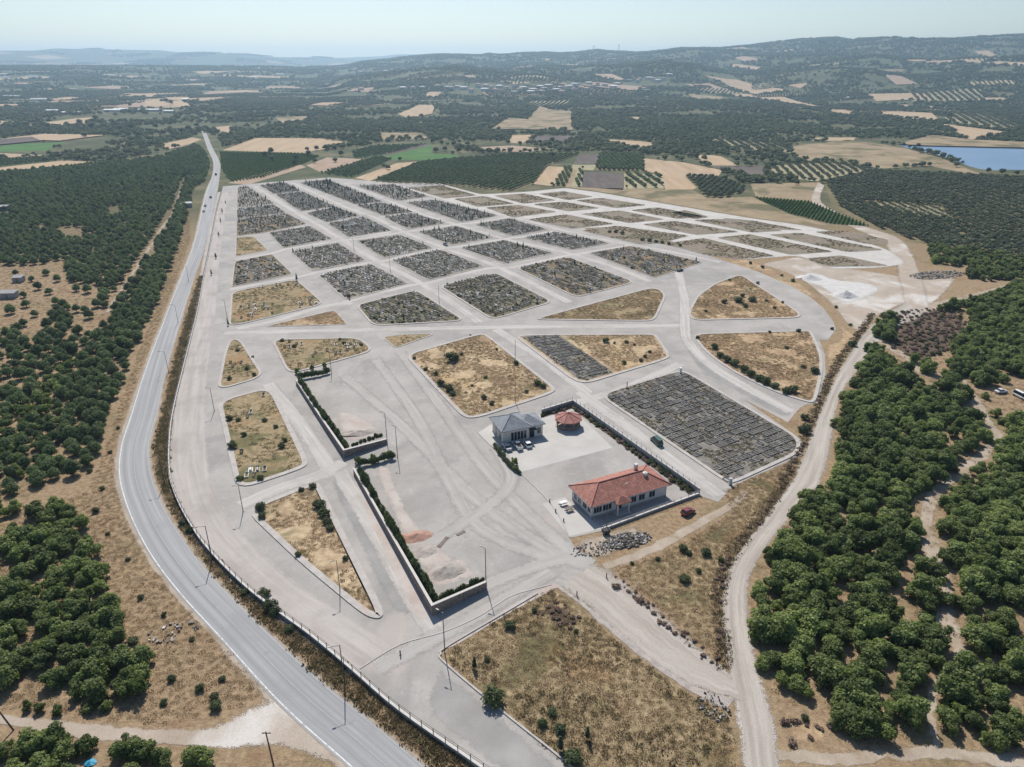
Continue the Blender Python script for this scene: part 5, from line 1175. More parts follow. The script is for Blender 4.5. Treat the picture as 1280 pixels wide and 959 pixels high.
BIGS = [crown_obj('field_tree', [((0,0,5.0),(3.6,3.6,3.4))] + [((2.6*math.cos(a+k),2.6*math.sin(a+k),4.6+1.6*math.sin(3*a+k)),(2.2,2.2,2.0)) for a in (0,1.3,2.5,3.8,5)], 420, .8, 'forest', 130+k, trunk=(3.0,.35)) for k in range(3)]
SHRUB = [crown_obj('shrub', [((0,0,.55),(.75,.75,.6))] + [((.55*math.cos(a+k),.55*math.sin(a+k),.5+.2*math.sin(3*a)),(.5,.5,.5)) for a in (0,1.6,3.2,4.8)], 420, .14, 'shrub', 140+k) for k in range(3)]
CYP = [crown_obj('cypress', [((0,0,.8),(.42,.42,.75)),((0,0,1.6),(.34,.34,.8)),((0,0,2.4),(.2,.2,.7))], 200, .17, 'cypress', 150+k, k=.85, trunk=(.4,.06), up=.6) for k in range(2)]
VINE = [crown_obj('vine', [((0,0,.7),(.9,.5,.6)),((.6,0,.8),(.6,.45,.5)),((-.6,0,.75),(.6,.45,.5))], 60, .3, 'vine', 160)]
HEDGE = [crown_obj('hedge_shrub', [((0,0,.6),(.65,.6,.65)),((.5,0,.7),(.5,.5,.55)),((-.5,.1,.6),(.5,.5,.55))], 420, .14, 'hedge', 170+k) for k in range(2)]
BRUSH = [crown_obj('dry_brush', [((0,0,.35),(.7,.7,.45)),((.5,.2,.35),(.5,.5,.4)),((-.4,.3,.3),(.5,.5,.4))], 150, .2, 'brush', 180+k, k=.6) for k in range(2)]
def tuft(name, n, h, mat, seed, spread=.35):
    g = np.random.default_rng(seed); V, F = [], []
    for _ in range(n):
        a = g.uniform(0, 6.28); r = spread*math.sqrt(g.uniform()); x, y = r*math.cos(a), r*math.sin(a); l = h*g.uniform(.5, 1.2); b = g.uniform(0, 6.28); ln = g.uniform(.15, .6)*l; w = g.uniform(.04, .09)
        k = len(V); V += [(x-w*math.sin(b), y+w*math.cos(b), 0), (x+w*math.sin(b), y-w*math.cos(b), 0), (x+ln*math.cos(b)+.3*w, y+ln*math.sin(b), l), (x+ln*math.cos(b)*.5-w, y+ln*math.sin(b)*.5, l*.6)]; F.append((k, k+1, k+2, k+3))
    return mesh_obj(name, V, F, M[mat])
TUFT = [tuft('grass_tuft', 40, .15, 'tuft', 190+k, .6) for k in range(2)]
WEED = [tuft('weed', 36, .24, 'weed', 195+k, .6) for k in range(2)]

# ------------------------------------------------------------------ graves
def grave_mesh(name, kind):
    mb = MB(); L, W = 1.05, .5
    if kind in (0, 1):
        t, h = .13, .5 if kind == 0 else .35
        mb.box(-W, W, -L, -L+t, 0, h).box(-W, W, L-t, L, 0, h).box(-W, -W+t, -L+t, L-t, 0, h-.02).box(W-t, W, -L+t, L-t, 0, h-.02)
        mb.box(-W+t, W-t, -L+t, L-t, 0, h-.1, 1)
        mb.box(-.36, .36, L-.02, L+.12, 0, .7).box(-.26, .26, L-.018, L+.118, .7, .82)
        if kind == 0: mb.box(-.25, .25, -L-.1, -L-.002, 0, .6)
        g = np.random.default_rng(kind); q, f = leaves_on([((0,-.2,h-.1),(.3,.7,.28))], 26, .16, g); mb.add(q.tolist(), f, 1)
    elif kind == 2:
        mb.box(-.6, .6, -1.15, 1.15, 0, .14); mb.add([(-.42,-.95,.145),(.42,-.95,.145),(.42,.95,.145),(-.42,.95,.145),(-.2,-.8,.55),(.2,-.8,.55),(.2,.8,.55),(-.2,.8,.55)], [(4,5,6,7),(0,1,5,4),(1,2,6,5),(2,3,7,6),(3,0,4,7)])
        mb.box(-.33, .33, .98, 1.1, .142, .85)
    else:
        g = np.random.default_rng(5); mb.box(-.5, .5, 1.0, 1.1, 0, .6)
        mb.add([(-.5,-1,0),(.5,-1,0),(.5,1,0),(-.5,1,0),(-.12,-.75,.35),(.12,-.75,.35),(.12,.75,.35),(-.12,.75,.35)], [(4,5,6,7),(0,1,5,4),(1,2,6,5),(2,3,7,6),(3,0,4,7)], 1)
        q, f = leaves_on([((0,0,.2),(.45,.95,.35))], 60, .17, g); mb.add(q.tolist(), f, 1)
    return mb.obj(name, [M['marble'], M['planting']])
GRAVES = [grave_mesh('grave', k) for k in range(4)]
def frame_mesh(k):
    mb = MB(); W, L, t, h = .52, .98, .1, (.34, .26, .4)[k]
    mb.box(-W, W, -L, -L+t, 0, h).box(-W, W, L-t, L, 0, h).box(-W, -W+t, -L+t, L-t, 0, h-.02).box(W-t, W, -L+t, L-t, 0, h-.02)
    mb.box(-W+t, W-t, -L+t, L-t, 0, .06 + .08*k, 1)
    return mb.obj('unfinished_grave', [M['plot_concrete'], M['plot_fill']])
FRAMES = [frame_mesh(k) for k in range(3)]

# ------------------------------------------------------------------ planting helpers
def scatter(name, pts, scl, rot, srcs, label, cat):
    """one mass ('stuff') of instances; srcs: list of lists of objects forming one variant"""
    pts = np.asarray(pts, float); n = len(pts)
    if n == 0: return None
    me = bpy.data.meshes.new(name); me.vertices.add(n); me.vertices.foreach_set('co', pts.astype(np.float32).ravel())
    a = me.attributes.new('scl', 'FLOAT_VECTOR', 'POINT'); s = np.asarray(scl, float); s = np.repeat(s[:, None], 3, 1) if s.ndim == 1 else s
    a.data.foreach_set('vector', s.astype(np.float32).ravel())
    r = np.zeros((n, 3), np.float32); r[:, 2] = rot; a = me.attributes.new('rot', 'FLOAT_VECTOR', 'POINT'); a.data.foreach_set('vector', r.ravel())
    a = me.attributes.new('var', 'INT', 'POINT'); a.data.foreach_set('value', RNG.integers(0, len(srcs), n).astype(np.int32))
    o = bpy.data.objects.new(name, me); COL.objects.link(o)
    t = bpy.data.node_groups.new(name, 'GeometryNodeTree')
    t.interface.new_socket(name='Geometry', in_out='INPUT', socket_type='NodeSocketGeometry'); t.interface.new_socket(name='Geometry', in_out='OUTPUT', socket_type='NodeSocketGeometry')
    gi, go = t.nodes.new('NodeGroupInput'), t.nodes.new('NodeGroupOutput')
    ip = t.nodes.new('GeometryNodeInstanceOnPoints'); jn = t.nodes.new('GeometryNodeJoinGeometry')
    for grp in srcs:
        j2 = t.nodes.new('GeometryNodeJoinGeometry')
        for ob in grp:
            oi = t.nodes.new('GeometryNodeObjectInfo'); oi.transform_space = 'ORIGINAL'; oi.inputs['Object'].default_value = ob
            t.links.new(oi.outputs['Geometry'], j2.inputs[0])
        gt = t.nodes.new('GeometryNodeGeometryToInstance'); t.links.new(j2.outputs[0], gt.inputs[0]); t.links.new(gt.outputs[0], jn.inputs[0])
    def attr(nm, typ):
        q = t.nodes.new('GeometryNodeInputNamedAttribute'); q.data_type = typ; q.inputs['Name'].default_value = nm; return q.outputs[0]
    t.links.new(gi.outputs[0], ip.inputs['Points']); t.links.new(jn.outputs[0], ip.inputs['Instance']); ip.inputs['Pick Instance'].default_value = True
    t.links.new(attr('var', 'INT'), ip.inputs['Instance Index']); t.links.new(attr('rot', 'FLOAT_VECTOR'), ip.inputs['Rotation']); t.links.new(attr('scl', 'FLOAT_VECTOR'), ip.inputs['Scale'])
    t.links.new(ip.outputs[0], go.inputs[0])
    md = o.modifiers.new('scatter', 'NODES'); md.node_group = t
    o['kind'] = 'stuff'; return tag(o, label, cat)
def kids(o): return list(o.children) if o.type == 'EMPTY' else [o]

def fill(poly, s, jit=.32, ang=0.0, hexa=True, sy=None):
    p = np.array(poly); c, q = math.cos(ang), math.sin(ang); Rm = np.array([[c, q], [-q, c]])
    l = p @ Rm.T; lo, hi = l.min(0), l.max(0); sy = sy or s * (.87 if hexa else 1)
    gx, gy = np.meshgrid(np.arange(lo[0], hi[0] + s, s), np.arange(lo[1], hi[1] + sy, sy))
    if hexa: gx[1::2] += s / 2
    g = np.column_stack([gx.ravel(), gy.ravel()]) + RNG.normal(0, jit * s * .5, (gx.size, 2))
    g = g[in_poly(g[:, 0], g[:, 1], [tuple(a) for a in l])]
    return g @ Rm
def outside(pts, polys):
    for q in polys:
        q = np.array(q); bb = (pts[:, 0] > q[:, 0].min()) & (pts[:, 0] < q[:, 0].max()) & (pts[:, 1] > q[:, 1].min()) & (pts[:, 1] < q[:, 1].max())
        if bb.any():
            k = np.nonzero(bb)[0]; ins = in_poly(pts[k, 0], pts[k, 1], [tuple(a) for a in q]); keep = np.ones(len(pts), bool); keep[k[ins]] = False; pts = pts[keep]
    return pts
def vnoise(x, y, s, seed=0.0):
    x, y = x / s + seed, y / s - seed
    return (np.sin(x*1.7 + 1.3*np.sin(y*1.1)) * np.cos(y*1.9 - .8*np.sin(x*1.3 + 2)) + .5*np.sin(3.1*x + 2.7*y + seed)*np.cos(2.3*y - 3.7*x)) / 1.5

USED = set()
def plant(protos, pts, scl, name, label, group, cat, stuff_label, stuff_name, limit=300, lab_fn=None):
    """the nearest `limit` as separate things, the rest as one mass"""
    pts = np.asarray(pts, float); d = np.hypot(pts[:, 0], pts[:, 1]); near_view = np.abs(np.arctan2(pts[:, 0], pts[:, 1])) < .66
    k = np.argsort(d + np.where(near_view, 0, 1e5)); ind, rest = k[:limit], k[limit:]
    for i in ind:
        v = int(RNG.integers(0, len(protos))); o = protos[v]
        if o.name not in USED: USED.add(o.name); c = o
        else: c = copy_tree(o)
        x, y = pts[i, :2]; z = pts[i, 2] if pts.shape[1] > 2 else (gz(x, y) if d[i] > 1250 else 0.0)
        c.name = name; c.location = (x, y, z); c.rotation_euler = (0, 0, RNG.uniform(0, 6.28)); s = scl[i]
        c.scale = (s, s, s * RNG.uniform(.88, 1.12)); tag(c, lab_fn(x, y) if lab_fn else label, cat, group)
    if len(rest):
        q = pts[rest]; z = q[:, 2] if q.shape[1] > 2 else np.where(d[rest] > 1250, terrain_h(q[:, 0], q[:, 1]), 0)
        s = np.asarray(scl)[rest]
        scatter(stuff_name, np.column_stack([q[:, :2], z]), np.column_stack([s, s, s * RNG.uniform(.88, 1.12, len(s))]), RNG.uniform(0, 6.28, len(s)), [kids(p) for p in protos], stuff_label, cat)

# --- pine plantation left of the highway
TRK = PP([(228,222),(214,263),(198,283),(167,332),(146,362),(126,394),(136,396),(158,362),(180,330),(207,287),(220,263),(233,224)])
PINE_MAIN = PP([(-330,217),(0,217),(110,207),(200,197),(244,182),(254,188),(263,206),(254,228),(243,236),(236,262),(226,296),(214,332),(200,372),(186,400),(172,430),(158,446),(152,474),(140,512),(124,545),(122,568),(104,600),(70,606),(40,622),(0,626),(-330,660)])
CLEAR = [PP(q) for q in ([(-60,338),(20,332),(62,330),(84,326),(86,344),(76,352),(92,356),(122,356),(128,384),(96,388),(80,378),(60,394),(66,408),(40,428),(20,420),(-60,425)],
    [(70,287),(92,283),(110,286),(100,296),(84,299)], [(134,262),(147,256),(150,268),(140,276)], [(95,392),(130,388),(146,392),(128,412),(95,428),(78,432)],
    [(4,262),(8,266),(12,270),(-10,272)], [(24,508),(60,470),(86,450),(78,470),(60,496),(34,530),(0,560),(0,535)])]
pp = outside(fill(PINE_MAIN, 4.75, .42, .35), [TRK] + CLEAR)
pp = pp[(vnoise(pp[:, 0], pp[:, 1], 23, 1.0) > -.68) & (vnoise(pp[:, 0], pp[:, 1], 9, 4.0) > -.85)]
BELT = PP([(238,250),(224,300),(211,335),(190,390),(173,430),(158,448),(152,476),(140,514),(124,548),(98,552),(100,500),(118,448),(148,402),(168,375),(192,330),(207,295),(226,250)])
pp = np.vstack([outside(pp, [BELT]), fill(BELT, 3.7, .5)])
extra = np.array(PP([(33,384),(40,352),(62,368),(70,380),(78,384),(92,352),(110,352),(54,428),(96,364),(110,366),(20,344),(48,362),(30,372),(104,344),(118,350),(72,352),(58,344),(14,392),(44,396),(76,398),(112,398),(122,384),(22,416),(30,408),(70,420),(86,408),(98,418),(60,410),(158,462),(144,400),(150,395)]))
LOW = [((0,640),(110,640),(150,770),(190,840),(190,872),(150,888),(95,858),(60,842),(30,842),(0,850)), ((-150,660),(0,632),(0,850),(-150,880))]
lowp = np.vstack([fill(PP(q), 4.2, .5) for q in LOW])
lowp = lowp[(vnoise(lowp[:, 0], lowp[:, 1], 11, 3.0) > -.42)]
lowp = outside(lowp, [PP([(108,640),(150,640),(220,760),(230,860),(196,880),(188,835),(165,815),(150,765),(120,700)]), PP([(0,845),(40,845),(95,862),(150,890),(150,905),(0,895)])])
def zone(x, y):
    for a, lab in ((150, 'dark rounded pine in the lower left corner wood, near the dirt road'), (235, 'dark rounded pine on the slope beside the highway bend'), (340, 'dark rounded pine around the dry clearing left of the straight highway')):
        if y < a: return lab
    return 'dark rounded pine of the big plantation left of the straight highway'
allp = np.vstack([pp, extra]); sc = RNG.uniform(.7, 1.08, len(allp))
plant(PINES, allp, sc, 'pine_tree', '', 'pines of the plantation left of the highway', 'pine tree', 'dense dark pine plantation stretching away left of the highway', 'pine_plantation', lab_fn=zone)
# mixed wood at the lower left
LOWX = [(10,735),(25,742),(45,746),(35,770),(50,766),(75,737),(90,757),(105,732),(65,757),(85,777),(100,772),(110,792),(55,817),(20,792),(5,802),(15,842),(30,836),(5,862),(130,782),(145,772),(140,797),(150,782),(125,812),(130,832),(150,832),(165,837),(180,832),(140,852),(155,862),(170,872),(180,876),(95,825),(65,852),(85,852),(105,862),(45,648),(62,657),(80,644),(15,668),(10,692),(50,692),(62,702),(75,662),(90,682),(82,692),(40,716),(98,706),(110,752),(118,768),(20,762),(70,722),(30,700),(88,722),(60,676),(172,852),(188,858),(120,850),(112,836)]
lowp = np.vstack([lowp, np.array(PP(LOWX)) + RNG.normal(0, .4, (len(LOWX), 2))])
lim = RNG.uniform(0, 1, len(lowp)) < .12
plant(OAKS, lowp[~lim], RNG.uniform(.65, 1.2, (~lim).sum()), 'bushy_tree', 'bushy green tree in the loose wood left of the highway bend', 'bushy trees left of the highway bend', 'tree', '', 'x')
yl = np.vstack([lowp[lim], fill(PP([(20,512),(60,470),(88,448),(98,455),(80,490),(55,530),(20,570),(-40,600),(-40,560)]), 3.4, .5), fill(PP([(60,520),(95,500),(75,560),(20,620),(-40,640),(-40,600),(30,570)]), 7, .5)])
plant(LIMES, yl, RNG.uniform(.45, .95, len(yl)), 'young_tree', 'yellow-green bushy young tree among the darker pines', 'yellow-green young trees among the pines', 'tree', '', 'x')
# big bushes under the dirt road, single low trees by it
bb = np.array(PP([(8,945),(28,950),(44,940),(62,945),(80,950),(70,935),(108,938),(150,948),(165,940),(182,948),(205,952),(240,955),(258,952),(20,970),(55,972),(90,975),(130,978),(165,975)])); q = len(bb)
plant(OAKS, bb, RNG.uniform(.7, 1.05, q), 'bush', 'bright green bush on the strip below the lower left dirt road', 'bushes below the dirt road', 'bush', '', 'x')
sb = np.array(PP([(36,886),(50,889),(73,891),(110,890),(122,880),(134,886)])); plant(OAKS, sb, np.full(6, .42), 'bush', 'small round green bush on the upper edge of the dirt road', 'small bushes on the dirt road edge', 'bush', '', 'x')

# --- broadleaf grove right of the gravel road
GROVE = PP([(1108,398),(1086,432),(1078,462),(1052,500),(1046,545),(1052,572),(1040,604),(1018,616),(985,655),(952,700),(942,735),(943,785),(950,830),(965,868),(990,880),(1030,880),(1045,895),(1065,928),(1100,932),(1160,930),(1200,918),(1240,932),(1280,938),(1500,950),(1500,380),(1280,352),(1262,362),(1205,382),(1160,388)])
def thick(L, Rr): return PP(L) + PP(Rr[::-1])
GCL = [thick([(1186,470),(1210,505),(1220,530),(1234,545),(1226,556),(1201,575),(1174,592),(1151,617),(1143,645),(1146,690),(1160,718),(1172,748),(1156,785),(1186,812),(1161,845),(1151,890),(1158,935)], [(1209,470),(1232,500),(1249,530),(1262,548),(1249,566),(1224,590),(1199,608),(1179,632),(1173,662),(1194,710),(1198,735),(1199,765),(1206,782),(1214,830),(1184,862),(1172,895),(1184,935)]),
       PP([(1228,482),(1280,478),(1330,490),(1330,520),(1262,530),(1235,515)]), PP([(1112,420),(1118,395),(1150,388),(1212,388),(1212,412),(1190,440),(1178,478),(1150,455),(1120,442)]), PP([(1080,430),(1098,420),(1140,455),(1170,475),(1185,500),(1165,495),(1130,462)]),
       PP([(1100,735),(1120,730),(1142,745),(1150,770),(1135,778),(1112,762)]), PP([(985,885),(1040,885),(1050,930),(985,930)]), PP([(1130,690),(1145,690),(1150,725),(1130,740)]), PP([(1075,675),(1086,670),(1110,705),(1098,712)]), PP([(1045,635),(1056,628),(1062,660),(1050,672)]), PP([(1170,535),(1195,530),(1205,560),(1180,566)])]
gp = outside(fill(GROVE, 3.45, .5), GCL); gp = gp[(vnoise(gp[:, 0], gp[:, 1], 17, 5.0) > -.7) & (vnoise(gp[:, 0], gp[:, 1], 6, 2.0) > -.82)]
lone = np.array(PP([(1180,702),(1182,756),(1215,785),(1168,830),(1128,655),(1195,630),(1140,615),(1172,722),(1165,578),(1190,545)]))
gl = RNG.uniform(0, 1, len(gp)) < .06
def gzone(x, y):
    if y < 135: return 'dense green broadleaf tree in the lower right grove below the soil track fork'
    if y < 200: return 'dense green broadleaf tree in the middle of the grove, between gravel road and soil track'
    return 'dense green broadleaf tree in the upper grove below the brown brush patch'
allg = np.vstack([gp[~gl], lone]); plant(OAKS, allg, np.concatenate([np.clip(RNG.lognormal(-.06, .22, (~gl).sum()), .5, 1.4), np.full(len(lone), .85)]), 'broadleaf_tree', '', 'broadleaf trees of the right-hand grove', 'tree', 'dense broadleaf grove stretching beyond the nearest trees on the right', 'broadleaf_grove', lab_fn=gzone)
plant(LIMES, gp[gl], RNG.uniform(.6, 1.0, gl.sum()), 'young_tree', 'yellow-green tree among the dark trees of the right grove', 'yellow-green trees in the grove', 'tree', '', 'x')

# --- olive orchard at the right, in rows
OL = PP([(1032,229),(1086,214),(1280,223),(1480,228),(1480,330),(1280,324),(1165,308),(1086,281),(1042,258)])
OLR = PP([(1190,243),(1500,243),(1500,300),(1200,296)])
op = np.vstack([outside(fill(OL, 6.0, .1, R(-5), False, 3.9), [OLR]), fill(OLR, 9.5, .05, R(-5), False, 3.2)])
op = outside(op, [PP([(1076,253),(1173,257),(1196,277),(1136,268)]), PP([(1030,226),(1052,262),(1090,284),(1130,300),(1120,303),(1080,287),(1040,268),(1020,250)])])
pale = fill(PP([(1076,253),(1173,257),(1196,277),(1136,268)]), 6.5, .1, R(-6), False, 3.0)
rows = fill(PP([(1205,250),(1300,250),(1300,285),(1215,282)]), 9, .05, R(-6), False, 3.0)
band = outside(fill(PP([(1160,308),(1280,324),(1500,330),(1500,385),(1280,350),(1215,352),(1202,335),(1165,330)]), 4.6, .4), [PP([(1100,400),(1160,380),(1262,354),(1270,362),(1210,380)])])
allo = np.vstack([op, pale]); plant(OLIVES, allo, np.concatenate([RNG.uniform(.85, 1.25, len(op)), np.full(len(pale), .6)]), 'olive_tree', 'grey-green olive tree in the orchard rows below the lake', 'olive trees of the orchard below the lake', 'olive tree', 'rows of olive trees filling the orchard below the lake', 'olive_orchard')
scatter('scrub_wood', np.column_stack([band, np.zeros(len(band))]), RNG.uniform(.7, 1.2, len(band)), RNG.uniform(0, 6.28, len(band)), [kids(p) for p in OAKS], 'dense green scrub wood between the orchard and the road fork', 'wood')

# --- orchards and vines of the middle distance
mids = [([(466,227.5),(526,203),(644,193),(724,193),(684,207),(667,230),(640,240),(577,233)], 3.2, 6.0, R(68), ORCH, .9), ([(692,233),(706,210),(716,210),(707,233)], 4.4, 3.6, 0, ORCH, .9), ([(718,234),(725,210),(729,211),(726,234)], 4.6, 3.4, 0, ORCH, .9),
        ([(750,193),(804,193),(805,214),(744,213)], 4.8, 4.2, 0, ORCH, 1.1), ([(782,217),(825,218),(829,235),(782,235)], 9, 3.0, R(3), ORCH, .95), ([(856,220),(893,222),(936,237),(906,248),(883,247)], 5.2, 4.4, R(-25), OLIVES, 1.1),
        ([(963,207),(1053,203),(1086,213),(1020,227),(966,220)], 8.5, 4.5, R(-12), OLIVES, .9), ([(888,173.5),(976,180),(990,192),(898,182)], 11, 4.5, R(-6), OLIVES, 1.1), ([(1182,141),(1235,141),(1275,158),(1262,164),(1180,153)], 14, 7, R(-25), OLIVES, 1.5),
        ([(-40,199),(0,198.5),(62,196.5),(74,200),(0,209),(-40,212)], 8, 2.5, R(-32), ORCH, .7), ([(440,190),(470,183),(535,181),(480,194),(442,199)], 6, 5, R(30), ORCH, .9), ([(1135,118),(1200,112),(1226,112),(1232,127),(1140,128)], 17, 9, R(-20), OLIVES, 1.9),
        ([(402,217),(470,197),(490,199),(440,222)], 5, 3.4, R(30), ORCH, .8), ([(275,190),(375,192),(400,195),(380,205),(330,222),(288,228),(277,212)], 3.4, 2.0, R(30), VINE, 1.0), ([(943,247),(1013,253),(1086,283),(1040,280),(986,267)], 2.6, 1.7, R(-28), VINE, .95)]
for px, s, sy, ang, pr, k in mids:
    q = fill(PP(px), s, .1, ang, False, sy); d = np.hypot(q[:, 0], q[:, 1]); z = np.where(d > 1240, terrain_h(q[:, 0], q[:, 1]) + 1, 0)
    nm = {'v': 'vine_rows', 'o': 'orchard_rows'}[pr[0].name[0]]
    scatter(nm, np.column_stack([q, z]), k * RNG.uniform(.8, 1.2, len(q)), RNG.uniform(-.2, .2, len(q)) + ang + (math.pi/2 if pr is VINE else 0), [kids(p) for p in pr], 'rows of ' + ('vines' if pr is VINE else 'low trees') + ' in a field beyond the cemetery', 'orchard')
ORCH_IND = PP([(690,226),(697,216),(702,211)])
for p_ in (ORCH, VINE):
    for i, o in enumerate(p_): x, y = P(690 + 7*i, 232) if p_ is ORCH else P(1010, 262); o.location = (x, y, 0); tag(o, 'single low tree at the edge of an orchard strip behind the cemetery' if p_ is ORCH else 'leafy vine at the edge of the bright green vineyard strip', 'tree' if p_ is ORCH else 'vine', 'orchard edge trees' if p_ is ORCH else None)

# --- field trees in the middle distance, each its own
FT = [(300,177),(320,168),(335,166),(350,165),(365,166),(380,167),(392,168),(404,170),(416,171),(430,172),(441,170),(452,173),(462,171),(339,191),(384,188),(396,187),(408,187),(418,186),(428,185),(427,194),(419,202),(386,194),(370,198),(340,201),(331,196),(368,205),(394,203),
 (491,173),(500,174),(508,172),(520,175),(531,168),(540,170),(549,168),(558,170),(541,178),(552,180),(566,176),(574,178),(584,175),(592,177),(603,175),(613,176),(622,174),(634,177),(545,190),(556,188),(566,192),(574,190),(650,181),(660,180),(670,182),(682,181),(690,178),(696,182),(716,180),(716,184),(733,178),(740,180),(750,184),(756,182),(763,184),(772,182),(779,184),(787,190),(794,186),(803,192),(825,187),(832,192),(840,190),(850,189),(861,196),(870,198),(880,200),(846,198),(864,194),(692,163),(706,164),(718,160),(722,163),
 (896,193),(904,190),(930,202),(942,200),(952,201),(918,187),(962,196),(968,208),(1052,206),(972,228),(996,230),(920,222),(924,226),(906,224),(1170,194),(1178,197),(1236,172),(1180,145),(1186,148),(1260,140),(1212,128),(1120,170),(1235,215),(1252,217),(1270,218),(1195,208),(1150,190),(1160,192),(480,209),(485,211),(500,200),(664,196),(672,200),(690,196),(640,194),(20,160),(33,158),(60,160),(100,155),(115,160),(146,170),(150,164),(165,161),(175,172),(195,160),(205,168),(213,163),(228,165),(236,163),(130,160),(120,150),(106,171),(208,128),(214,130),(163,132),(246,158),(250,162),(290,162),(1025,55),(1029,55)]
ft = np.array(PP([(a, b + 1) for a, b in FT])); fs = np.clip(np.hypot(ft[:, 0], ft[:, 1]) / 1400, .55, 1.15) * RNG.uniform(.8, 1.2, len(ft)); fs[-2:] = 3.0
plant(BIGS, ft, fs, 'field_tree', 'dark bushy tree in the hedgerows between the fields beyond the cemetery', 'field trees beyond the cemetery', 'tree', '', 'x')

# --- far woods over the plain and hills
VILLAGE = PP([(555,119),(578,107),(640,105),(740,104),(800,98),(838,97),(834,105),(765,112),(700,119),(600,120)])
NEARZONE = PP([(-500,216),(0,215),(100,206),(180,198),(238,180),(250,166),(262,167),(280,185),(402,188),(440,183),(540,182),(600,192),(720,190),(806,192),(812,200),(900,216),(945,236),(1028,232),(1030,226),(1090,212),(1200,206),(1500,222),(1500,1100),(-500,1100)])
def far_wood(s, d0, d1, thr, sz0, name, label):
    th = np.arange(-.72, .72, 1e-9 + 1); n = int(1.44 * (d1*d1 - d0*d0) / 2 / (s*s))
    d = np.sqrt(RNG.uniform(d0*d0, d1*d1, n)); a = RNG.uniform(-.72, .72, n); q = np.column_stack([np.sin(a)*d, np.cos(a)*d])
    v = vnoise(q[:, 0], q[:, 1], 150, 2.0) + .5*vnoise(q[:, 0], q[:, 1], 52, 7.0) + .35 * sstep((np.arctan2(q[:, 0], q[:, 1]) + .25) / .3)
    q = q[v > thr + RNG.normal(0, .15, n)]
    q = outside(q, [NEARZONE, LAKE, VILLAGE] + FIELD_POLYS); d = np.hypot(*q.T); z = np.where(d > 1250, terrain_h(q[:, 0], q[:, 1]), 0)
    scatter(name, np.column_stack([q, z]), sz0 * RNG.uniform(.6, 1.3, len(q)), RNG.uniform(0, 6.28, len(q)), [kids(p) for p in FOR], label, 'wood'); return len(q)
na = [far_wood(7.4, 560, 1500, -.12, .85, 'far_wood', 'dense dark woods and groves beyond the fields'),
      far_wood(10.5, 1500, 3000, .04, 1.1, 'far_wood', 'dark groves and woods on the plain before the hills'),
      far_wood(17, 3000, 5600, .06, 1.6, 'far_wood', 'wooded far hill slopes in blue haze')]
print('far woods', na)
prow, psc = [], []
for k, q in enumerate(PATCH):
    t = k % 6
    if t in (2, 3, 4, 5):
        dd = math.hypot(*q[0]); s_ = max(8, dd / 330)
        g = fill(q, s_ * (1 if t != 3 else 1.5), .1 if t in (3, 5) else .9, RNG.uniform(-.6, .6), False, s_ * .8)
        prow.append(g); psc.append(np.full(len(g), s_ / 6.5))
prow = np.vstack(prow); psc = np.concatenate(psc)
scatter('far_orchards', np.column_stack([prow, terrain_h(prow[:, 0], prow[:, 1]) + 1]), psc * RNG.uniform(.7, 1.2, len(psc)), RNG.uniform(0, 6.28, len(psc)), [[o] for o in OLIVES], 'rows of small trees in the far patchwork of fields', 'orchard')
for i, o in enumerate(FOR): x, y = P(720 + 22*i, 186); o.location = (x, y, 0); tag(o, 'round dark tree at the edge of the pale field behind the ploughed strips', 'tree', 'wood edge trees')

# --- shrubs in the dry plots
def shrubs(lst, label, group, protos=SHRUB, z=.14, cat='shrub'):
    for px, py, r in lst:
        v = int(RNG.integers(0, len(protos))); o = protos[v]
        c = o if o.name not in USED else copy_tree(o); USED.add(o.name); x, y = P(px, py); k = r / 1.0
        c.location = (x, y, z); c.rotation_euler = (0, 0, RNG.uniform(0, 6.28)); c.scale = (k, k, k * RNG.uniform(.8, 1.15)); tag(c, label, cat, group)
shrubs([(565,451,2.6)], 'largest dark shrub in the middle of the golden plot beside the parking lot', None)
shrubs([(577,444,.8),(518,449,.8),(532,463,.9),(545,469,.9),(551,482,1.4),(562,489,1.5),(566,494,1.2),(607,473,.8),(590,483,.6),(605,499,1),(615,506,.9),(658,491,.8),(672,481,1.5),(679,485,1.1),(645,456,1.1),(621,438,.6),(588,420,.5),(556,484,1.0)], 'small dark shrub in the golden plot beside the parking lot', 'shrubs of the golden plot')
shrubs([(399,634,1.7),(405,645,1.5),(409,655,1.2),(413,662,1.1),(326,637,1.3),(328,648,1.0),(391,610,1.0),(373,695,.8),(432,699,.7),(377,614,.8)], 'dark shrub in the golden triangle beside the wide west street', 'shrubs of the golden triangle')
shrubs([(757,428,1.5),(783,429,.9),(793,432,.6),(780,455,1.0),(806,447,.8),(812,441,.8),(801,452,.8),(768,430,.6)], 'dark shrub in the tan half of the plot with grey frames', 'shrubs of the half framed plot')
shrubs([(923,378,2.0),(940,377,1.9),(905,379,1.5),(928,371,1.2),(958,377,.8),(947,355,1.0),(912,351,.9),(882,390,.8),(968,386,.9),(978,379,.7),(931,384,1.3)], 'green shrub in the orange quarter-round plot', 'shrubs of the upper quarter-round plot')
shrubs([(893,436,1.5),(900,446,1.6),(908,452,1.7),(918,457,1.8),(930,464,1.9),(938,470,1.8),(948,476,1.7),(957,480,1.9),(968,485,1.7),(990,490,2.0),(982,492,1.5),(1018,466,1.8),(1004,460,1.0),(983,436,1.0),(998,415,1.1),(872,424,.9),(962,416,.7)], 'green shrub along the lower curve of the golden quarter-round plot', 'shrubs of the lower quarter-round plot')
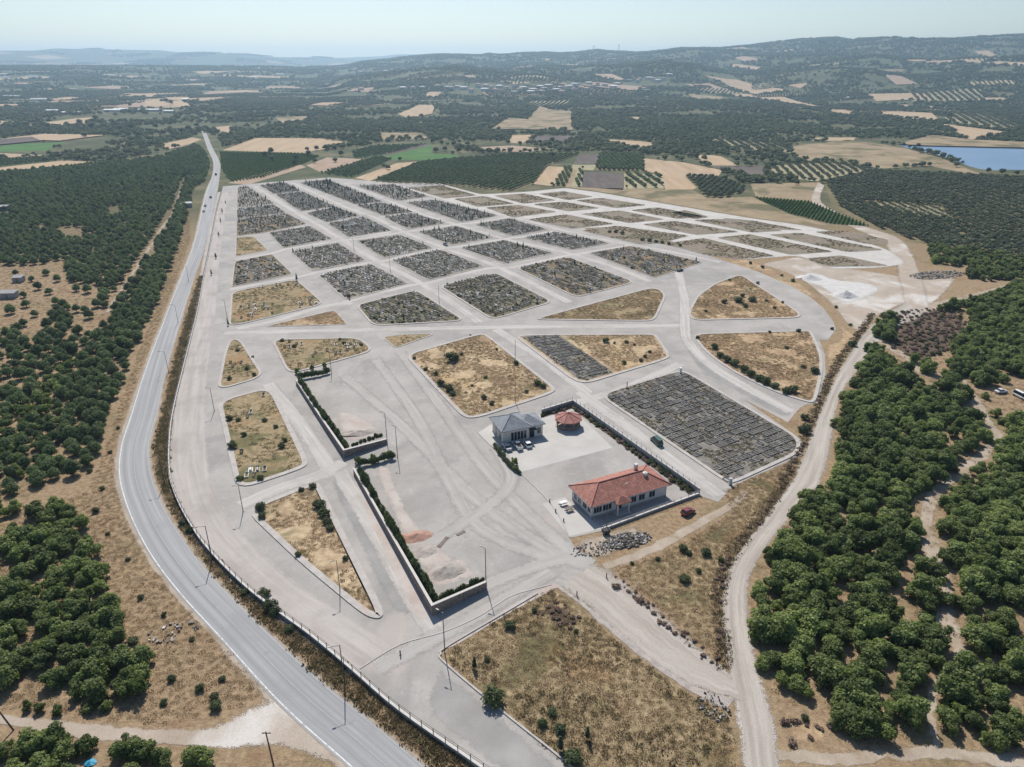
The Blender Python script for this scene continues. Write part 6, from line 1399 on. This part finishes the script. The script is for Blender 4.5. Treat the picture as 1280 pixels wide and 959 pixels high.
shrubs([(1005,524,1.3),(1005,540,1.9),(991,352,1.1),(1065,432,1.7),(1063,407,.9),(977,345,.9),(1040,412,.8),(953,335,1.1),(938,330,1.0),(1045,385,.8)], 'green shrub on the dry strip beside the gravel road', 'shrubs of the roadside strip', z=0)
shrubs([(617,878,2.0)], 'big round green bush on the kerb of the dry grass triangle at the bottom', None, z=.05)
shrubs([(637,784,1.2),(609,826,.6),(700,913,1.0),(716,950,1.6),(678,906,.9),(690,892,.9),(720,790,.5),(668,765,.6)], 'green shrub in the dry grass triangle at the bottom', 'shrubs of the bottom triangle', z=.03)
shrubs([(593,836,.95),(734,924,.9),(700,938,.95),(699,922,.85)], 'small dark conifer in the dry grass triangle at the bottom', 'conifers of the bottom triangle', CYP, .03, 'conifer')
shrubs([(854,688,1.1),(861,693,.8),(882,693,1.3),(855,726,1.3),(901,702,.8),(873,715,.7),(822,700,.6),(790,705,.5)], 'dark shrub on the dry slope between compound and gravel road', 'shrubs of the dry slope', z=0)
shrubs([(803,301,1.6),(812,302,1.7),(820,303,1.5),(828,304,1.4),(770,291,1.5),(778,293,1.6),(762,291,1.3),(836,306,1.2),(850,308,1.1)], 'dark bushy shrub on the edge of the fallow plots behind the graves', 'shrubs on the fallow plot edge')
shrubs([(297,439,.9),(309,462,.9),(318,470,.8),(287,475,.9),(316,447,.6),(353,427,.9),(368,434,1.0),(430,430,.8),(452,432,.8),(425,425,.7),(287,525,1.1),(298,526,.9),(331,527,.9),(352,560,1.0),(356,552,.8),(291,560,1.4),(305,545,.9),(345,535,.8),(300,600,1.1),(326,600,1.0)], 'olive shrub in the sparse brown plots by the west street', 'shrubs of the sparse plots')
shrubs([(330,745,1.4),(338,760,1.6),(345,768,1.2),(362,788,1.0),(228,655,1.0),(238,665,1.0),(305,742,.9),(120,800,.8),(166,803,1.1),(270,885,1.1)] + [(112,590,.8),(128,612,.7),(120,640,.9),(135,668,.6),(160,700,.6),(176,748,.7),(205,770,.6),(240,800,.6),(215,850,.8),(250,862,.9),(278,850,.7),(138,566,.7),(148,536,.6),(268,872,.8),(205,880,.7)], 'olive shrub on the dry verges of the lower highway', 'shrubs of the highway verge', z=0)
shrubs([(278,266,1.0),(276,278,1.0),(273.5,295,1.1),(270,323,1.2),(264.5,344,1.0),(371,351,1.2),(285.5,407,.9),(437,374,.9),(282,255,.9)], 'single small dark cypress on the kerbs of the wide west street', 'street side cypresses', CYP, .06, 'cypress')
# clipped hedges behind the stone walls: shrubs set close together
def hedge_row(px, step, s0, s1, label, group, off=0.0, z=.05, h=1.0):
    for x, y, a in walk(PP(px), step):
        o = HEDGE[int(RNG.integers(0, 2))]; c = o if o.name not in USED else copy_tree(o); USED.add(o.name); s = RNG.uniform(s0, s1)
        c.location = (x + RNG.normal(0, .12), y + RNG.normal(0, .12), z); c.rotation_euler = (0, 0, a + RNG.choice([0, math.pi]) + RNG.normal(0, .2)); c.scale = (s, s, s * h * RNG.uniform(.85, 1.2)); tag(c, label, 'hedge shrub', group)
hedge_row([(376,482),(405,526),(434,566)], 1.3, .9, 1.4, 'green hedge shrub behind the long side of the upper stone wall', 'hedge of the upper stone wall', h=1.9)
hedge_row([(438,562),(480,548)], 1.3, .55, .8, 'low green hedge shrub on the short side of the upper stone wall', 'low hedge of the upper stone wall', h=1.9, z=.3)
hedge_row([(449,594),(495,674),(545,756)], 1.3, .9, 1.4, 'green hedge shrub behind the long side of the lower stone wall', 'hedge of the lower stone wall', h=1.9)
hedge_row([(549,757),(603,732)], 1.2, .6, .85, 'low green hedge shrub on the short side of the lower stone wall', 'low hedge of the lower stone wall', h=2.6)
hedge_row([(374,475),(392,472),(413,467)], 1.2, .9, 1.2, 'dark clipped hedge shrub at the top end of the upper parking corner', 'dark hedge of the upper parking corner', h=1.5)
hedge_row([(450,584),(472,579),(494,573)], 1.2, .9, 1.2, 'dark clipped hedge shrub at the gap between the two stone walls', 'dark hedge at the gap of the walls', h=1.5)
hedge_row([(618,558),(630,574),(640,586),(649,593)], 1.3, .8, 1.1, 'green shrub in the row left of the parked cars', 'shrub row by the parked cars')
for px, py in [(372,467),(390,464),(406,460),(447,580),(467,577),(488,571),(643,581)]:
    c = copy_tree(LIMES[0] if RNG.uniform() < .1 else OAKS[1], (*P(px, py), .05), RNG.uniform(0, 6)); c.scale = (.42, .42, .62); c.name = 'round_tree'; tag(c, 'small young round tree at the parking lot hedges', 'young tree', 'young trees at the parking hedges')

# ------------------------------------------------------------------ graves in the plots
gp_, gr_, gk_, cy_, sh_, em_ = [], [], [], [], [], []
SPACE = {'grave': (1.75, 2.9, .9), 'lush': (1.8, 2.9, .82), 'mixed': (2.0, 3.1, .72), 'mixedgrave': (1.9, 3.0, .8)}
CYD = {'L1':.1,'L2':.05,'L3':.05,'C1':.16,'C2':.12,'C3':.16,'C4':.03,'D1':.24,'D2':.18,'D3':.12,'E1':.2,'E2':.1,'D4':.05,'E3':.06,'E4':.06,'D5':.03,'M4':.02,'M5':.015,'M6':.012,'C5':.015,'C6':.012,'L5':.015,'M7':.004,'C7':.004,'D6':.004,'E5':.01}
for key, poly in SOIL.items():
    kind = PLOTS[key][1]; p = PP(PLOTS[key][0]); e = np.array(p[1]) - np.array(p[0]); ang = math.atan2(e[1], e[0])
    if kind in SPACE:
        sx, sy, pr = SPACE[kind]; q = fill(inset(ccw(poly), .8), sx, .16, ang, False, sy)
        q = q[(RNG.uniform(0, 1, len(q)) < pr) & (vnoise(q[:, 0], q[:, 1], 9, 3.0) > (-.85 if kind in ('grave', 'lush') else -.45))]
        for v in q: gp_.append(v); gr_.append(ang + RNG.normal(0, .06)); gk_.append(3 if RNG.uniform() < {'grave': .3, 'lush': .62, 'mixed': .35, 'mixedgrave': .4}[kind] else int(RNG.integers(0, 3)))
        c = fill(inset(ccw(poly), .6), 1.6, .5); n = len(c)
        cy_ += list(c[RNG.uniform(0, 1, n) < CYD.get(key, .015) * .42]); sh_ += list(c[RNG.uniform(0, 1, n) < (.07 if kind != 'lush' else .12)])
    elif kind in ('empty', 'emptyolive'): em_ += list(fill(inset(ccw(poly), .4), 1.9, .25, ang, False, 1.7))
# loose groups in the sparse plots
for px, py, r in [(325,384,5),(338,384,4),(385,379,6),(398,376,4),(345,358,7),(372,356,5),(300,383,3),(310,395,4),(350,393,5),(297,452,3),(303,436,3),(300,458,3),(356,427,3),(370,434,4),(395,427,3),(420,440,4),(432,434,5),(450,431,4),(400,445,3),(319,496,3),(314,516,3),(312,585,4),(320,598,4),(305,570,2)]:
    x, y = P(px, py); n = int(r*r*.28)
    for _ in range(n):
        a = RNG.uniform(0, 6.28); q = r * math.sqrt(RNG.uniform()); gx_, gy_ = x + q*math.cos(a), y + q*math.sin(a)
        gp_.append(np.array([round(gx_/1.9)*1.9, round(gy_/3.1)*3.1])); gr_.append(.25 + RNG.normal(0, .04)); gk_.append((1, 3, 2, 3, 1)[int(RNG.integers(0, 5))])
gp_, gr_, gk_ = np.array(gp_), np.array(gr_), np.array(gk_)
ok_ = np.zeros(len(gp_), bool)
for q_ in SOIL.values(): ok_ |= in_poly(gp_[:, 0], gp_[:, 1], inset(ccw(q_), .9))
_, un_ = np.unique(np.round(gp_, 1), axis=0, return_index=True); m_ = np.zeros(len(gp_), bool); m_[un_] = True; ok_ &= m_
gp_, gr_, gk_ = gp_[ok_], gr_[ok_], gk_[ok_]
GL = {0: 'marble grave with tall headstone and planted bed, in the packed plots', 1: 'low framed grave with headstone and plants, in the packed plots', 2: 'raised stone tomb with upright headstone, in the packed plots', 3: 'overgrown earth grave with a low stone, in the weedy plots'}
k = np.argsort(np.hypot(*gp_.T)); first = set()
for i in k[:300]:
    t = int(gk_[i]); c = GRAVES[t] if t not in first else GRAVES[t].copy()
    if t in first: COL.objects.link(c)
    first.add(t); c.location = (*gp_[i], .14); c.rotation_euler = (0, 0, gr_[i]); tag(c, GL[t], 'grave', 'graves set in rows in the cemetery plots')
for t in range(4):
    j = np.array([i for i in k[300:] if gk_[i] == t]); scatter('grave', np.column_stack([gp_[j], np.full(len(j), .14)]), RNG.uniform(.9, 1.15, len(j)), gr_[j], [[GRAVES[t]]], 'countless graves packed in rows over the farther cemetery plots', 'graves')
def dup_many(protos, pts, sc, z, label, group, cat, stuff_name, stuff_label, limit=250):
    pts = np.array(pts); kk = np.argsort(np.hypot(*pts.T))
    for i in kk[:limit]:
        o = protos[int(RNG.integers(0, len(protos)))]; c = o if o.name not in USED else copy_tree(o); USED.add(o.name)
        s = RNG.uniform(*sc); c.location = (*pts[i], z); c.scale = (s, s, s); c.rotation_euler = (0, 0, RNG.uniform(0, 6.28)); tag(c, label, cat, group)
    j = kk[limit:]
    if len(j): scatter(stuff_name, np.column_stack([pts[j], np.full(len(j), z)]), RNG.uniform(*sc, len(j)), RNG.uniform(0, 6.28, len(j)), [[o] for o in protos], stuff_label, cat)
dup_many(CYP, cy_, (.5, 1.05), .14, 'slender dark cypress standing between the graves', 'cypresses between the graves', 'cypress', 'cypress_planting', 'many dark cypresses between the farther graves')
dup_many(SHRUB, sh_, (.35, .8), .14, 'small dark shrub growing between the graves', 'shrubs between the graves', 'shrub', 'shrub_planting', 'many low shrubs between the graves', 60)
# concrete frames of unused graves
def frames(poly, ang, skip, thr):
    q = fill(poly, 1.36, .09, ang, False, 2.75); q = q[(RNG.uniform(0, 1, len(q)) > skip) & (vnoise(q[:, 0], q[:, 1], 14, 4.0) > thr)]; return [(v, ang + RNG.normal(0, .03)) for v in q]
e11 = np.array(P(850,464)) - np.array(P(747.5,494)); a11 = math.atan2(e11[1], e11[0])
e7 = np.array(P(703,417)) - np.array(P(643,421)); e7b = np.array(P(717,476)) - np.array(P(643,421)); a7 = math.atan2(e7b[1], e7b[0]) + math.pi/2
fr = frames(inset(ccw(SOIL['P11']), 1.0), a11, .14, -.6); f7 = frames(inset(ccw(DARK7), 3.2), a7, .1, -.7)
fr = [(v, a, 'unused grey concrete grave frame in the big framed plot beside the green van') for v, a in fr] + [(v, a, 'unused dark concrete grave frame in the half tan plot behind the golden one') for v, a in f7]
fr.sort(key=lambda t: math.hypot(*t[0])); used = set()
for v, a, lab in fr[:300]:
    t = int(RNG.integers(0, 3)); c = FRAMES[t] if t not in used else FRAMES[t].copy()
    if t in used: COL.objects.link(c)
    used.add(t); c.location = (*v, .14); c.rotation_euler = (0, 0, a); tag(c, lab, 'grave frame', 'unused concrete grave frames')
rest = fr[300:]; scatter('unfinished_grave', [(*v, .145) for v, _, _ in rest], np.full(len(rest), 1.0), np.array([a for _, a, _ in rest]), [[o] for o in FRAMES], 'rows of further unused concrete grave frames', 'grave frames')

# ------------------------------------------------------------------ grasses, weeds and dry brush
def cover(name, polys, s, protos, sc, z, label, cat, excl=(), thr=-9, ns=8.0):
    q = np.vstack([fill(p, s, .9) for p in polys])
    if len(excl): q = outside(q, excl)
    q = q[vnoise(q[:, 0], q[:, 1], ns, 6.0) > thr]
    return scatter(name, np.column_stack([q, np.full(len(q), z)]), RNG.uniform(*sc, len(q)), RNG.uniform(0, 6.28, len(q)), [[o] for o in protos], label, cat)
for o, (px, py), lab in zip(TUFT + WEED + BRUSH, [(600,470),(880,700),(310,540),(780,860),(770,735),(800,752)], ['pale grass tuft in the golden plot','pale grass tuft on the dry slope','weed clump in the sparse brown plot','weed clump in the dry grass triangle','grey dead brush at the ditch by the gravel lane','dead brush in the ditch, lower than the grey one']):
    o.location = (*P(px, py), .03); tag(o, lab, 'plant')
cover('grass', [SOIL[k] for k in ('P5','P6','P10','P9','P8','L7')] + [inset(ccw(PP([(771,468),(699,417.5),(818,418),(837,447)])), 1.2)], .85, TUFT, (.6, 1.3), .14, 'dry golden grass covering the empty plots', 'grass', thr=-.25, ns=7)
cover('weeds', [SOIL[k] for k in ('P5','P6','P10','P9')], 1.5, WEED, (.4, 1.1), .14, 'grey-green weeds in patches on the golden plots', 'weeds', thr=.2, ns=11)
cover('grass', [PP(P12), PP([(905,612),(1002,572),(992,600),(960,640),(905,712),(899,760),(905,832),(868,800),(816,752),(765,710),(820,696),(870,670),(915,642)])], .8, TUFT, (.5, 1.3), .03, 'dry grass of the bottom triangle and slope', 'grass')
cover('weeds', [PP(P12), SOIL['P4'], SOIL['P1'], SOIL['P2'], SOIL['P8'], SOIL['P3'], SOIL['L4'], SOIL['L6']], 1.2, WEED, (.5, 1.2), .1, 'olive weeds in the sparse plots', 'weeds', thr=-.1)
VERGE = PP([(254,345),(244,392),(228,455),(214,516),(209.5,560),(210,592),(214,612),(227,642),(254,684),(302,734),(352,773),(389,800),(440,842),(497,892),(592,960),(560,975),(478,905),(400,846),(322,772),(270,719),(236,673),(209,627),(196,590),(194,556),(203,520),(215,464),(230,409),(250,345)])
LEFTBANK = PP([(236,262),(214,330),(190,400),(172,440),(160,480),(145,520),(128,570),(112,610),(60,640),(0,640),(-60,660),(-60,885),(0,888),(110,898),(200,906),(300,884),(335,862),(270,800),(215,742),(178,692),(153,642),(141,597),(144,558),(174,464),(196,409),(222,345),(238,300)])
cover('grass', [LEFTBANK], 1.0, TUFT, (.5, 1.2), 0, 'dry grass on the bank left of the highway', 'grass')
cover('weeds', [SOIL['P11'], inset(ccw(DARK7), 2.5)], 1.05, WEED, (.5, 1.3), .14, 'grey-olive weeds between the unused grave frames', 'weeds', thr=-.3, ns=5)
cover('weeds', [VERGE], .75, WEED + TUFT[:1], (.8, 2.2), .02, 'rough weeds on the verge between highway and fence', 'weeds')
cover('grass', [GROVE, PINE_MAIN], 2.2, TUFT, (.6, 1.5), 0, 'dry grass under the trees', 'grass')
cover('weeds', [SOIL[k] for k in SOIL if PLOTS[k][1] in ('empty','emptyolive')], 1.7, WEED, (.7, 1.5), .14, 'rows of low weeds on the fallow plots', 'weeds', thr=-.05, ns=14)
def band_poly(L, w): l = np.array(L); t = np.gradient(l, axis=0); t /= np.hypot(*t.T)[:, None]; n = np.column_stack([-t[:, 1], t[:, 0]]) * w; return [tuple(a) for a in np.vstack([l - n, (l + n)[::-1]])]
cover('dry_brush', [band_poly(wf, .9)], 1.1, BRUSH + WEED, (.3, .7), 0, 'dark dry brush along the wire fence', 'brush', thr=-.35, ns=4)
cover('weeds', [band_poly(wf, 1.4)], 1.0, WEED, (.6, 1.6), 0, 'dry weeds along the wire fence', 'weeds')
cover('dry_brush', [PP([(762,717),(775,722),(835,772),(900,826),(905,838),(880,828),(830,785),(780,735)]), PP([(676,752),(700,752),(722,765),(726,780),(705,790),(690,778),(672,768)])], 1.0, BRUSH + WEED, (.25, .65), .03, 'dead brown brush in the ditch and the triangle', 'brush')
cover('dry_brush', [PP([(1120,392),(1150,385),(1200,390),(1212,410),(1185,440),(1150,455),(1118,440),(1108,415)]), PP([(975,898),(1030,888),(1040,905),(1040,935),(990,935)])], 2.3, BRUSH + BRUSH + SHRUB[:1], (.4, 1.1), 0, 'brown dead brush patches at the grove', 'brush')
cover('dry_brush', [PP([(676,522.5),(715,510.5),(862,619),(871,614),(716,507),(677,518.5)])], 1.0, BRUSH + SHRUB[:1], (.4, .8), .07, 'dry planting at the foot of the compound wall', 'brush')

# prototypes that found no place of their own are removed
for o in PINES + OAKS + LIMES + OLIVES + BIGS + SHRUB + CYP + HEDGE + GRAVES + FRAMES:
    if 'label' not in o: 
        o.location = (*P(1180 + random.uniform(-20, 20), 300), 0); tag(o, 'lone plant at the road fork', 'tree')

# ------------------------------------------------------------------ air, light, camera
def haze_box():
    hi = 322; X, Y0, Y1 = 11500, -800, 13400
    mb = MB().box(-X, X, Y0, Y1, -1.0 - 12, hi)
    m = bpy.data.materials.new('haze_air'); m.use_nodes = True; t = m.node_tree; t.nodes.clear()
    v = t.nodes.new('ShaderNodeVolumePrincipled'); v.inputs['Color'].default_value = (0.54, 0.78, 1.0, 1); v.inputs['Density'].default_value = 1.15e-4; v.inputs['Anisotropy'].default_value = 0.45
    o = t.nodes.new('ShaderNodeOutputMaterial'); t.links.new(v.outputs[0], o.inputs['Volume'])
    tag(mb.obj('haze', m), kind='stuff')
haze_box()
SUN_EL, SUN_AZ = 47.0, -12.5      # azimuth from +Y, negative towards -X
w = bpy.data.worlds.new('World'); scene.world = w; w.use_nodes = True
nt = w.node_tree; nt.nodes.clear()
sk = nt.nodes.new('ShaderNodeTexSky'); sk.sky_type = 'NISHITA'; sk.sun_disc = False; sk.sun_elevation = R(SUN_EL); sk.sun_rotation = R(SUN_AZ); sk.altitude = 200; sk.air_density = 1.0; sk.dust_density = 0.55; sk.ozone_density = 2.1
bg = nt.nodes.new('ShaderNodeBackground'); bg.inputs['Strength'].default_value = 0.086
ow = nt.nodes.new('ShaderNodeOutputWorld'); nt.links.new(sk.outputs[0], bg.inputs[0]); nt.links.new(bg.outputs[0], ow.inputs[0])
ld = bpy.data.lights.new('sun', 'SUN'); ld.energy = 4.7; ld.angle = R(0.5); ld.color = (1.0, 0.935, 0.85)
lo = bpy.data.objects.new('sun', ld); COL.objects.link(lo)
sd = Vector((math.sin(R(SUN_AZ)) * math.cos(R(SUN_EL)), math.cos(R(SUN_AZ)) * math.cos(R(SUN_EL)), math.sin(R(SUN_EL))))
lo.rotation_euler = sd.to_track_quat('Z', 'Y').to_euler(); lo.location = (0, 0, 300)

cd = bpy.data.cameras.new('camera'); cam = bpy.data.objects.new('camera', cd); COL.objects.link(cam)
cd.sensor_width = 36.0; cd.lens = 36.0 * FOC / 1280.0; cd.clip_start = 1.0; cd.clip_end = 80000
cam.location = (0, 0, CAMH); cam.rotation_euler = (math.pi/2 - PIT, 0, 0); scene.camera = cam
vs = scene.view_settings; vs.view_transform = 'Standard'; vs.look = 'None'; vs.exposure = 0.26; vs.gamma = 1.0; vs.use_curve_mapping = False
scene.cycles.max_bounces = 6; scene.cycles.diffuse_bounces = 2; scene.cycles.transmission_bounces = 3; scene.cycles.volume_bounces = 0; scene.cycles.transparent_max_bounces = 12
scene.cycles.use_denoising = True; scene.cycles.denoising_input_passes = 'RGB_ALBEDO_NORMAL'; scene.cycles.use_adaptive_sampling = False
scene.render.resolution_x, scene.render.resolution_y = 1024, 767
